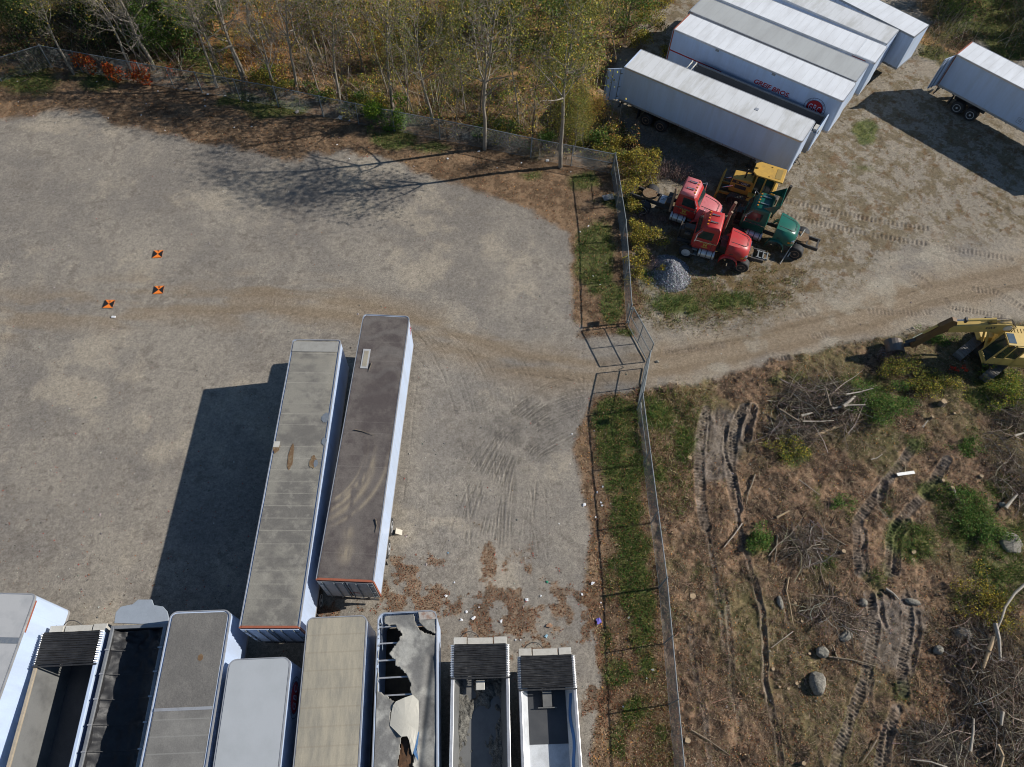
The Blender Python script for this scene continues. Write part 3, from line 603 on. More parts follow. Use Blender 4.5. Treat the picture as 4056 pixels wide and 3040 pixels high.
# two long trailers in the middle of the lot
tM1 = van('box_trailer', 'long trailer in mid lot with dusty grey roof, rust patches and pale front strip', (-9.95, 6.0), 93.2, 15.15, 4.056, 1.31, roof='roofM1', body='white', rail='alu', frame='orange', doors='white2', r=.12, rim='rimwhite')
MB().plate([(14.35, -1.22), (15.0, -1.22), (15.0, 1.22), (14.35, 1.22)], 4.075, 4.09).build('front_cap', mat('cap_sheet', (.35, .34, .31), .6, dirt=(.24, .23, .21), amt=.6, scale=3), tM1)
def blobplate(cx, cy, rx, ry, seed, n=18, jag=.35):
    r_ = random.Random(seed); return [(cx+rx*math.cos(2*PI*i/n)*(1-jag*r_.random()), cy+ry*math.sin(2*PI*i/n)*(1-jag*r_.random())) for i in range(n)]
def T1p(px, py): 
    q = U('z5', px, py, 4.06); v = Matrix.Rotation(-R(93.2), 3, 'Z') @ (q-Vector((-9.95, 6.0, 4.06))); return v.x, v.y
def M2p(px, py):
    q = U('z5', px, py, 4.03); v = Matrix.Rotation(-R(90.85), 3, 'Z') @ (q-Vector((-7.04, 8.23, 4.03))); return v.x, v.y
for k, (px, py, a, b_, mm, sd) in enumerate([(520, 610, .33, .22, 'bluepatch', 1), (513, 735, .27, .14, 'bluepatch', 2), (337, 820, .85, .16, 'rust', 3), (455, 845, .42, .2, 'rust', 4), (262, 765, .38, .2, 'rust', 5)]):
    x, y = T1p(px, py); MB().plate(blobplate(x, y, a, b_, sd), 4.07, 4.077+k*.0006).build('roof_stain' if mm == 'rust' else 'roof_patch', M[mm], tM1)
x, y = T1p(262, 752); MB().plate([(x-.15, y-.15), (x+.17, y-.15), (x+.17, y+.15), (x-.15, y+.15)], 4.08, 4.088).build('roof_patch', M['plate'], tM1)
x, y = T1p(470, 852); MB().plate(blobplate(x, y, .22, .13, 8), 4.081, 4.085).build('roof_patch', M['bluepatch'], tM1)
tM2 = van('box_trailer', 'long trailer in mid lot with dark brown roof and bright white sunlit side', (-7.04, 8.23), 90.85, 14.85, 4.023, 1.375, roof='roofM2', body='white', rail='alu', frame='orange', doors='aludark', r=.22, rim='rimwhite', wheels=(2.6, 3.78))
x, y = M2p(733, 297); MB().plate([(x-.62, y-.2), (x+.62, y-.2), (x+.62, y+.2), (x-.62, y+.2)], 4.04, 4.055).build('roof_patch', M['roofT1'], tM2); MB().plate([(x-.5, y-.12), (x+.5, y-.12), (x+.5, y+.12), (x-.5, y+.12)], 4.056, 4.064).build('roof_patch', M['roofT6'], tM2)
text('decal', 'R', .45, M['redpaint'], tM2, (14.5, -1.302, 3.3), RSIDE, ext=.002, bold=.01); MB().box(14.25, 14.75, -1.303, -1.298, 3.0, 3.06).build('decal_bar', M['redpaint'], tM2)
text('lettering', 'MADE', .18, M['redpaint'], tM2, (-.112, -.2, 2.2), (R(90), 0, R(-90)), ext=.002)
def dust_roof(g, L, W, z, r, fn, name='roof'):
    """roof sheet as a fine grid whose colour carries its dust and stains, with slight sags between the bows"""
    for c in list(g.children):
        if c.name.split('.')[0] == 'roof': bpy.data.objects.remove(c)
    nx, ny = int(L/.035), int(W/.035); X, Y = np.meshgrid(np.linspace(.04, L, nx), np.linspace(-W/2, W/2, ny), indexing='ij')
    cor = np.maximum(np.abs(Y)-(W/2-r), 0)**2+np.maximum(X-(L-r), 0)**2 > r*r; keep = ~cor; k = keep[:-1, :-1] & keep[1:, :-1] & keep[1:, 1:] & keep[:-1, 1:]
    idx = np.arange(nx*ny).reshape(nx, ny); F = np.stack([idx[:-1, :-1], idx[1:, :-1], idx[1:, 1:], idx[:-1, 1:]], -1)[k]; x, y = X.ravel(), Y.ravel()
    Zr = z+(fbm(x*.7, y, 1.1, 301, 3)-.5)*.018-.008*np.abs(np.sin(x*PI/.62))*np.cos(y/W*PI*.9)
    return np_mesh(name, np.stack([x, y, Zr], 1), F, ROOFM, np.clip(fn(x, y), .01, .9), g, smooth=True)
ROOFM = colmat('dusty_roof_sheet', .6, .14, 20)
def seam(x, every, w, s): t = np.abs(((x+every/2) % every)-every/2); return sm(w, 0, t)*sm(.25, .6, fbm(x, x*0+s, .3, 310, 2))
def fM1(x, y):
    a, b_ = fbm(x, y, 1.6, 302, 5, .62), fbm(x*1.4, y*.8, .35, 303, 4, .6); C = L3((.165, .155, .14), (.26, .245, .21), sm(.36, .64, a*.6+b_*.4)); C = L3(C, (.34, .31, .25), sm(.7, 1.2, -y)*.45*sm(.35, .6, a)+sm(13, 14.6, x)*.35*sm(.4, .6, b_)); C = L3(C, (.36, .34, .29), seam(x, .62, .03, 1)*.8); C = L3(C, (.34, .32, .275), sm(.62, .74, fbm(x, y, .5, 304, 4, .7))*.4)
    return L3(C, (.14, .132, .12), sm(.62, .75, fbm(x, y*.5, .9, 305, 4))*.3)
def fM2(x, y):
    a, b_ = fbm(x*.8, y, 1.4, 322, 5, .6), fbm(x, y, .3, 323, 4, .6); C = L3((.098, .082, .078), (.155, .135, .122), sm(.34, .66, a*.6+b_*.4))
    C = L3(C, (.20, .185, .17), sm(.5, .62, np.abs(np.sin(x*2.6+.6*np.sin(y*2)+fbm(x, y, 1., 324, 2)*2))*.62)*.35*sm(8, 12, x)); C = L3(C, (.22, .20, .18), seam(x, .62, .022, 2)*.45)
    for (cx, cy, R_, w_, t0, t1, amt) in ((6.0, 3.2, 3.4, .10, 1.9, 3.0, .8), (6.0, 3.2, 3.75, .14, 1.9, 2.9, .7), (6.2, 3.0, 4.2, .09, 1.8, 2.9, .6), (6.4, 2.4, 2.9, .12, 2.0, 3.1, .75), (6.2, 3.1, 3.1, .05, 1.9, 3.2, .6), (1.2, .1, .0, .32, -9, 9, .75), (2.2, .15, .0, .22, -9, 9, .5)):
        d_ = np.abs(np.hypot((x-cx)*(.75 if R_ == 0 else 1.), y-cy)-R_); an = np.arctan2(y-cy, x-cx); an = np.where(an < 0, an+2*PI, an); an2 = (2*PI-an) if R_ else an*0; m = np.exp(-(d_/w_)**2)*((np.exp(-((an2-2.15)/.55)**2)) if R_ else 1); C = L3(C, (.36, .30, .215), np.clip(m*amt*sm(.25, .6, fbm(x*.5, y*2, .5, 325, 4)), 0, 1))
    return C
dust_roof(tM1, 15.10, 2.49, 4.062, .12, fM1); dust_roof(tM2, 14.80, 2.49, 4.029, .22, fM2)
# bottom row
def rearof(fx, fy, yaw, L): return (fx+L*math.cos(R(yaw)), fy+L*math.sin(R(yaw)))
q = rearof(-21.72, 6.75, -88, 13); tT1 = van('box_trailer', 'white box trailer in the bottom left corner with sunlit side and worn pale roof', q, 92, 13, 4.12, 1.12, body='white', roof='roofT1', r=.2)
MB().box(10.9, 11.15, -1.25, 1.25, 4.128, 4.14).build('roof_seam_strip', M['bluepatch'], tT1); MB().box(11.4, 12.75, -1.312, -1.3, 3.9, 4.0).build('marker_strip', M['orange'], tT1)
q = rearof(-13.05, 6.5, -84.7, 13); tT4 = van('box_trailer', 'box trailer with a rough charcoal roof ending in a lighter panel, bottom row', q, 95.3, 13, 4.1, 1.2, body='white', roof='roofT4', railw=.11, r=.3)
MB().plate([(0.1, -1.15), (9.0, -1.15), (9.0, 1.15), (0.1, 1.15)], 4.107, 4.114).build('roof_panel', M['roofM1'], tT4); MB().box(9.0, 9.12, -1.17, 1.17, 4.107, 4.13).build('roof_seam', M['alu'], tT4)
MB().plate(blobplate(11.05, -.33, .16, .13, 3, 6, .1), 4.107, 4.112).build('roof_stain', M['rust'], tT4)
q = rearof(-10.03, 4.7, -84.3, 13); tT5 = van('box_trailer', 'bottom row box trailer with smooth pale blue roof and round red side emblem', q, 95.7, 13, 4.1, 1.2, body='white', roof='roofT5', r=.34)
logo(tT5, 11.55, 2.75, -1.300, (R(90), 0, 0), .85)
q = rearof(-7.07, 6.6, -84.25, 13); tT6 = van('box_trailer', 'box trailer with a tan dusty roof crossed by seams, left of the torn roof', q, 95.75, 13, 4.1, 1.2, body='white', roof='roofT6', r=.26)
q = rearof(-4.03, 7.0, -83.8, 13); tT7 = van('box_trailer', 'box trailer with its grey roof torn open showing bare ribs and black holes', q, 96.2, 13, 4.08, 1.2, body='white', hollow=True, r=.3)
MB().box(.06, 12.9, -1.24, 1.24, 1.2, 1.26).build('floor', M['woodfloor'], tT7)
b = MB(); x = 12.4
while x > .3: b.box(x, x+.06, -1.24, 1.24, 3.84, 3.91); x -= .70
b.build('roof_rib', M['alu'], tT7)
# torn sheet, surveyed on the photograph in metres from the front left corner
def tp(px, py):
    q = U('z7', px, py, 4.08); v = Matrix.Rotation(-R(96.2), 3, 'Z') @ (q-Vector((*q7, 4.08))); return (v.x, v.y)
q7 = q
HOLES = [[(1632,322),(1670,305),(1730,325),(1770,312),(1795,350),(1840,400),(1822,440),(1795,480),(1742,550),(1715,585),(1740,610),(1780,650),(1778,690),(1850,740),(1895,805),(1922,865),(1915,925),(1930,970),(1790,1025),(1700,965),(1632,925)],
         [(1632,235),(1672,232),(1680,290),(1632,300)], [(1955,200),(1990,200),(1995,290),(2065,365),(2150,398),(2140,408),(2040,380),(1985,320),(1965,260)], [(1775,1035),(1750,1130),(1735,1240),(1742,1235),(1758,1120),(1790,1028)],
         [(1845,1350),(1900,1342),(1925,1400),(1945,1500),(1940,1800),(1800,1800),(1825,1500)]]
HOLES = [[tp(*p) for p in h] for h in HOLES]
def torn_roof():
    nx, ny = 330, 66; L = 12.86; x = np.linspace(.06, L, nx); y = np.linspace(-1.235, 1.235, ny); X, Y = np.meshgrid(x, y, indexing='ij')
    wx = X+(fbm(X, Y, .10, 5, 3)-.5)*.10; wy = Y+(fbm(X, Y, .10, 6, 3)-.5)*.10
    near = np.full(X.shape, -9.)
    for h in HOLES: near = np.maximum(near, sdist(h, wx, wy))
    cor = np.maximum(np.abs(Y)-(1.235-.26), 0)**2+np.maximum(X-(L-.26), 0)**2 > .26**2
    Zr = 4.045+.035*np.exp(np.minimum(near, 0)*5)*(fbm(X, Y, .3, 8, 3)*2.4)+ (fbm(X, Y, .9, 9, 3)-.5)*.05
    cr_ = tp(2100, 620), tp(1990, 1630); d_, s_, g_ = pdist(cr_, X, Y); Zr += -.09*np.exp(-(d_/.16)**2)*(g_ > -2)
    keep = ~(near > 0) & ~cor
    k = keep[:-1, :-1] & keep[1:, :-1] & keep[1:, 1:] & keep[:-1, 1:]
    idx = np.arange(nx*ny).reshape(nx, ny); F = np.stack([idx[:-1, :-1], idx[1:, :-1], idx[1:, 1:], idx[:-1, 1:]], -1)[k]
    n1 = fbm(X, Y, .8, 12, 5, .62).ravel(); n2 = fbm(X, Y, .15, 13, 4, .6).ravel()
    C = np.array((.20, .195, .185))*(1-sm(.42, .66, n1)[:, None])+np.array((.40, .39, .355))*sm(.42, .66, n1)[:, None]; C = C*(.8+.4*n2[:, None])
    ed = np.exp(np.minimum(near.ravel(), 0)*14); C = C*(1-ed[:, None]*.6)+np.array((.5, .46, .38))*ed[:, None]*.6
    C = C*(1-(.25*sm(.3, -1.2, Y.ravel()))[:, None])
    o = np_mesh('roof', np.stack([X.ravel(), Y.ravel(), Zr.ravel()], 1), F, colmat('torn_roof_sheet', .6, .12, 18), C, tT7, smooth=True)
    o['label'] = 'torn grey roof sheet'; m = o.modifiers.new('t', 'SOLIDIFY'); m.thickness = .006
torn_roof()
def sheet(pts, zf, name, m, parent, th=.008, n=14):
    """curled sheet: fan of an outline, height given by function"""
    cx = sum(p[0] for p in pts)/len(pts); cy = sum(p[1] for p in pts)/len(pts); vs = [(cx, cy, zf(cx, cy))]; fs = []; k = len(pts); rn = 5
    for r in range(1, rn+1):
        for p in pts: x = cx+(p[0]-cx)*r/rn; y = cy+(p[1]-cy)*r/rn; vs.append((x, y, zf(x, y)))
    for i in range(k): fs.append((0, 1+i, 1+(i+1) % k))
    for r in range(rn-1):
        for i in range(k): a = 1+r*k+i; b_ = 1+r*k+(i+1) % k; fs.append((a, a+k, b_+k, b_))
    o = MB().poly(vs, fs).build(name, m, parent, smooth=False); md = o.modifiers.new('t', 'SOLIDIFY'); md.thickness = th; return o
fl = [tp(*p) for p in [(1790,1025),(1870,990),(1945,963),(1998,1015),(2003,1150),(1995,1300),(1965,1440),(1940,1520),(1930,1420),(1895,1345),(1840,1350),(1790,1300),(1732,1243),(1748,1130),(1765,1060)]]
fc = tp(1870, 1180)
sheet(fl, lambda x, y: 4.12+.06*math.cos((y-fc[1])*3)+.02*math.sin(x*5), 'loose_flap', mat('underside_sheet', (.58, .55, .47), .55, dirt=(.48, .45, .38), amt=.5, scale=2, fine=.05), tT7)
bl = [tp(*p) for p in [(1990,1290),(2002,1310),(1990,1420),(1975,1480),(1996,1575),(1950,1500),(1965,1400)]]
sheet(bl, lambda x, y: 4.10, 'blue_flap', mat('blue_tarp_scrap', (.10, .22, .42), .5), tT7)
bm_ = [tp(*p) for p in [(1845,1355),(1900,1345),(1925,1400),(1940,1500),(1935,1640),(1920,1800),(1800,1800),(1805,1640),(1822,1500)]]
sheet(bm_, lambda x, y: 3.97+.02*math.sin(x*9+y*4), 'sagging_insulation', M['brownmuck'], tT7, .02)
cp = [tp(*p) for p in [(1995,196),(2160,192),(2160,262),(2008,270)]]; MB().plate(cp, 4.075, 4.085).build('corner_plate', mat('rust_edged_plate', (.42, .38, .34), .6, dirt=(.26, .13, .08), amt=.7, scale=4, thr=(.5, .6)), tT7)
print('vans', round(time.time()-T0, 1))

# ------------------------------------------------------------------ open dump trailers
M['blueside'] = mat('deep_blue_paint', (.02, .03, .13), .35, dirt=(.06, .08, .2), amt=.5, scale=3)
M['bedgrey'] = mat('worn_grey_liner', (.17, .17, .165), .5, dirt=(.08, .08, .08), amt=.7, scale=1.1, fine=.1)
M['beddark'] = mat('dark_liner', (.06, .063, .068), .5, dirt=(.11, .11, .11), amt=.6, scale=.9, fine=.2)
M['bedwhite'] = mat('pale_bed', (.62, .64, .66), .5, dirt=(.30, .30, .29), amt=.6, scale=1.2, fine=.12)
M['tan'] = mat('tan_top_rail', (.40, .33, .24), .6, dirt=(.26, .22, .17), amt=.7, scale=4)
def tub(name, label, front, yaw, L, W=2.45, zt=3.0, zb=1.0, outer='alu', inner='bedgrey', railm='alu', tarp=True, slope=.0, floor='bedgrey', nose=True, tarpx=1.3, hose=True, fz=None):
    """front given; local x runs forward, front at x=L"""
    q = rearof(front[0], front[1], yaw, L); g = empty(name, (q[0], q[1], 0), R(yaw+180), label, 'dump trailer')
    t = .09; si = slope; fz = (zb+.1) if fz is None else fz
    b = MB()
    for s in (-1, 1): b.box(0, L, min(s*W/2, s*(W/2-t)), max(s*W/2, s*(W/2-t)), zb, zt-.1)
    b.box(L-t, L, -W/2+t, W/2-t, zb, zt-.1); b.build('body', M[outer], g)
    n = MB()
    for s in (-1, 1):
        y1, y0 = s*(W/2-t-.004), s*(W/2-t-si-.004)
        n.poly([(0, y1, zt-.12), (L-t-.01, y1, zt-.12), (L-t-.01, y0, fz+.06), (0, y0, fz+.06)], [(0, 1, 2, 3)])
        k = 1.0
        while k < L-.3:
            n.bar((k, y1-s*.012, zt-.14), (k, y0-s*.012, zb+.18), .03, .03) if si < .2 else None; k += 1.0
    n.poly([(L-t-.006, -W/2+t, zt-.12), (L-t-.006, W/2-t, zt-.12), (L-t-.006, W/2-t, fz+.06), (L-t-.006, -W/2+t, fz+.06)], [(0, 1, 2, 3)])
    n.build('inner_wall', M[inner], g, fix=False)
    MB().box(0, L-t-.01, -W/2+t+.004, W/2-t-.004, fz, fz+.06).build('floor', M[floor], g)
    for s in (-1, 1): MB().box(-.03, L+.03, min(s*(W/2+.03), s*(W/2-t-.03)), max(s*(W/2+.03), s*(W/2-t-.03)), zt-.1, zt).build('top_rail', M[railm] if not (railm == 'tan' and s < 0) else M['white'], g, bevel=.02)
    MB().box(L-t-.03, L+.03, -W/2+t+.03, W/2-t-.03, zt-.1, zt-.002).build('front_rail', M[railm] if railm != 'tan' else M['alu'], g, bevel=.02)
    c = MB().box(.2, L-.5, -.55, -.43, zb-.3, zb-.01).box(.2, L-.5, .43, .55, zb-.3, zb-.01); c.build('chassis', M['chassis'], g)
    for wx in (1.4, 2.7):
        MB().cyl((wx, -.95, .5), (wx, .95, .5), .07, n=8).build('axle', M['chassis'], g)
        for s in (-1, 1): wheel(g, wx, s*(W/2-.3), .5, .5, .27, s, 'rimwhite', dual=True)
    for s in (-1, 1): MB().box(L-2.2, L-2.06, s*.7-.07, s*.7+.07, 0.02, zb-.01).build('landing_leg', M['chassis'], g)
    if tarp:
        x1 = L+.05; x0 = L-tarpx; r_ = random.Random(int(front[0]*100)); nb = 14
        tm = MB()                       # gathered tarp folds: zig-zag sheet
        ns = nb*4; ny = 9; vs = []; fs = []
        for i in range(ns+1):
            for j in range(ny):
                yy = -W/2+.1+(W-.2)*j/(ny-1); ph = (i/ns)*nb*2*PI
                vs.append((x0+(x1-x0)*i/ns+r_.uniform(-.006, .006), yy, zt+.10+.032*math.sin(ph+.7*math.sin(yy*2+i*.1))*(.4+.6*r_.random())+.03*r_.random()-.05*math.sin(PI*j/(ny-1))))
        for i in range(ns):
            for j in range(ny-1): a = i*ny+j; fs.append((a, a+1, a+ny+1, a+ny))
        o = tm.poly(vs, fs).build('tarp', M['black'], g, fix=False); md = o.modifiers.new('t', 'SOLIDIFY'); md.thickness = .012
        for i in range(nb):
            x = x0+(x1-x0)*(i+.5)/nb
            for s in (-1, 1): MB().cyl((x, s*(W/2+.06), zt+.03), (x, s*(W/2-.06), zt+.13+r_.uniform(-.02, .02)), .020, n=5).build('bow_end', M['alu'], g)
        MB().box(x0-.1, x0-.04, -W/2-.05, W/2+.05, zt+.02, zt+.09).build('tarp_end_bar', M['black'], g)
    if nose:
        MB().box(L+.03, L+.42, -W/2+.05, -W/4, zt-.75, zt-.3).box(L+.03, L+.42, W/4, W/2-.05, zt-.75, zt-.3).box(L+.03, L+.40, -W/4+.06, W/4-.06, zt-.8, zt-.34).build('nose_box', M['plate'], g, bevel=.015)
    if hose:
        p = []
        for i in range(13):
            a = PI*i/12; p.append((L+.25+.45*math.sin(a), W/2-.25-.5*(1-math.cos(a)), zb+1.0+.5*math.sin(a)))
        MB().tube(p, .022, 6).build('air_hose', M['chassis'], g, smooth=True)
    return g
t2 = tub('dump_trailer', 'open dump trailer with sloping dark interior, tan left rail and gathered black tarp', (-18.85, 5.45), -84, 12, 2.6, 3.0, .9, outer='white2', inner='bedgrey', railm='tan', slope=.45, floor='beddark')
t3 = tub('dump_trailer', 'deep blue dump trailer lined with a sagging black tarp behind a rounded grey front shield', (-16.1, 5.95), -84.2, 12, 2.4, 2.95, .95, outer='blueside', inner='black', railm='aludark', slope=.1, floor='black', tarp=False, nose=False, hose=False)
def sag():
    nx, ny = 160, 26; L = 12; x = np.linspace(.1, L-.12, nx); y = np.linspace(-1.09, 1.09, ny); X, Y = np.meshgrid(x, y, indexing='ij')
    Zs = 2.72-.42*(1-(Y/1.09)**2)-.10*np.abs(np.sin((L-X)*PI/1.0))+(fbm(X, Y, .35, 31, 4, .6)-.5)*.34
    fr = X > L-.9; Zs = np.where(fr, Zs+(fbm(X, Y, .18, 32, 3)-.5)*.4+.12, Zs)
    idx = np.arange(nx*ny).reshape(nx, ny); F = np.stack([idx[:-1, :-1], idx[1:, :-1], idx[1:, 1:], idx[:-1, 1:]], -1).reshape(-1, 4)
    o = np_mesh('tarp', np.stack([X.ravel(), Y.ravel(), Zs.ravel()], 1), F, M['black'], None, t3, smooth=True)
    x = L-1.0
    while x > .5:
        MB().tube([(x, -1.22, 2.99), (x, -1.05, 2.86), (x, -.5, 2.52), (x, 0, 2.42), (x, .5, 2.52), (x, 1.05, 2.86), (x, 1.22, 2.99)], .014, 5).build('tarp_bow', M['black'], t3)
        for s in (-1, 1): MB().box(x-.03, x+.03, s*1.14-.09, s*1.14+.09, 2.96, 3.02).build('bow_bracket', M['alu'], t3)
        x -= 1.0
sag()
dm = [(-17.27, 5.99), (-17.36, 6.46), (-17.22, 6.72), (-16.95, 6.8), (-16.72, 6.86), (-16.55, 7.08), (-15.92, 7.12), (-15.76, 6.88), (-15.33, 6.84), (-15.07, 6.64), (-14.91, 6.36), (-14.89, 6.05)]
qi = Matrix.Rotation(-R(-84.2+180), 3, 'Z'); dq = [qi @ (Vector((*p, 0))-t3.location) for p in dm]
MB().plate([(v.x, v.y) for v in dq], 2.80, 2.88).build('front_shield', mat('grey_shield', (.33, .37, .42), .5, dirt=(.26, .29, .33), amt=.5, scale=1.5), t3, bevel=.02)
t8 = tub('dump_trailer', 'open dump trailer half full of dark rubble beside the torn roof trailer', (-.73, 5.95), -85.7, 12, 2.5, 3.0, 1.0, outer='alu', inner='bedgrey', railm='alu', slope=.25, floor='bedgrey', fz=1.9)
t9 = tub('dump_trailer', 'empty open dump trailer with pale bed and blue wavy painted reflection, nearest the fence', (2.24, 5.65), -85.2, 12, 2.48, 2.95, 1.0, outer='alu', inner='bedwhite', railm='alu', slope=.30, floor='bedwhite', fz=2.1)
def rubble():
    nx, ny = 300, 60; X, Y = np.meshgrid(np.linspace(.1, 11.8, nx), np.linspace(-1.02, 1.02, ny), indexing='ij')
    n = fbm(X*.7, Y, .8, 41, 4, .55); h = (n-.50)*.9+(11.9-X < 2.2)*0+sm(0.5, 1, np.abs(Y))*.12+(fbm(X, Y, .12, 42, 3)-.5)*.14; band = np.exp(-((Y-.05-.25*np.sin(X*1.3+1))/.13)**2)*sm(.42, .6, fbm(X, Y, 1., 46, 3)); h -= band*.5
    Zs = 1.975+np.clip(h*.7+.05, -.05, .7)
    idx = np.arange(nx*ny).reshape(nx, ny); F = np.stack([idx[:-1, :-1], idx[1:, :-1], idx[1:, 1:], idx[:-1, 1:]], -1).reshape(-1, 4)
    k = (Zs.ravel() > 1.98); F = F[k[F].any(1)]
    n2 = fbm(X, Y, .15, 43, 4, .6).ravel(); C = np.array((.05, .046, .04))*(1-n2[:, None])+np.array((.26, .25, .22))*n2[:, None]
    o = np_mesh('debris_load', np.stack([X.ravel(), Y.ravel(), Zs.ravel()], 1), F, colmat('rubble', .95, .5, 22), C, None)
    o.matrix_world = Matrix.Translation(t8.location) @ Matrix.Rotation(t8.rotation_euler.z, 4, 'Z'); tag(o, 'dark rubble and leaf debris lying in the open dump trailer', 'debris', kind='stuff')
rubble()
b = MB().box(10.2, 10.6, -.2, .2, 2.5, 2.56); b.build('inside_bracket', M['plate'], t8, bevel=.05)
MB().box(10.0, 10.65, -.2, .2, 2.4, 2.45).build('inside_bracket', M['bedgrey'], t9); MB().box(9.95, 9.99, -.42, .42, 2.2, 2.4).build('inside_bracket', M['bedgrey'], t9)
MB().box(8.55, 11.85, -.84, .84, 2.165, 2.18).build('dark_area', M['beddark'], t9, label='dark area on the front half of the bed')  # thin plate, darker than the bed, over its front part
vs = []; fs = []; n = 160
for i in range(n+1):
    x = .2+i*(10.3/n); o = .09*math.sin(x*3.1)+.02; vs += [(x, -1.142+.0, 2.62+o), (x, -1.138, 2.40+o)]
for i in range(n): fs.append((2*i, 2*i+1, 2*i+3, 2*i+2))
MB().poly([(v[0], -1.128+(2.83-v[2])*.45, v[2]) for v in vs], fs).build('wavy_reflection', mat('painted_blue_reflection', (.05, .17, .42), .5), t9, fix=False)  # wavy light reflection painted in blue along the inner wall
# grey dump trailer hidden between the two white trailers of the far yard
tt_ = (12.15+10.6*math.cos(R(-31.2)), 48.65+10.6*math.sin(R(-31.2)))
t10 = tub('dump_trailer', 'dark grey dump trailer with white rear hoop squeezed between two white trailers', tt_, 148.8, 10.6, 2.3, 2.75, .95, outer='aludark', inner='beddark', railm='aludark', slope=.55, floor='beddark', tarp=False, nose=False, hose=False)
b = MB()
for o_ in (0, .35): b.tube([(-.2+o_, -1.0, 2.5), (-.25+o_, -.85, 2.95), (-.1+o_, -.3, 3.2), (-.1+o_, .3, 3.2), (-.25+o_, .85, 2.95), (-.2+o_, 1.0, 2.5)], .05, 7)
b.build('rear_hoop', M['plate'], t10, smooth=True); MB().cyl((1.2, -1.0, 2.95), (4.0, -1.0, 2.95), .05, n=7).build('tarp_arm', M['plate'], t10)
MB().box(10.3, 10.75, -.9, -.3, 2.6, 2.9).build('front_box', M['plate'], t10); MB().box(10.62, 10.7, -1.15, 1.15, 1.2, 2.95).build('front_panel', M['white2'], t10)
print('tubs', round(time.time()-T0, 1))

# ------------------------------------------------------------------ truck tractors
M['red'] = mat('faded_red_paint', (.47, .028, .028), .42, dirt=(.30, .09, .07), amt=.5, scale=2.5, fine=.05)
M['redglare'] = mat('sun_glare_red_paint', (.58, .17, .18), .4, dirt=(.36, .05, .055), amt=.5, scale=2.5, fine=.05)  # pink sun glare put into the paint colour, for roof and hood
M['green'] = mat('green_paint', (.012, .12, .085), .28, dirt=(.02, .075, .06), amt=.5, scale=2.5, fine=.05)
M['chrome'] = mat('chrome', (.7, .7, .7), .18, .9, dirt=(.35, .33, .3), amt=.4, scale=5)
M['engine'] = mat('oily_metal', (.055, .05, .045), .5, .3, dirt=(.15, .10, .06), amt=.6, scale=7)
M['yellow'] = mat('machine_yellow', (.60, .36, .07), .45, dirt=(.36, .22, .07), amt=.6, scale=2.2, fine=.08)
M['yellowpale'] = mat('faded_machine_yellow', (.66, .46, .14), .5, dirt=(.40, .29, .12), amt=.55, scale=2, fine=.08)
M['gold'] = mat('gold_lettering', (.6, .42, .08), .5)
def cab_secs(x0, x1, zf, zr, wl, wu, nose):
    return None
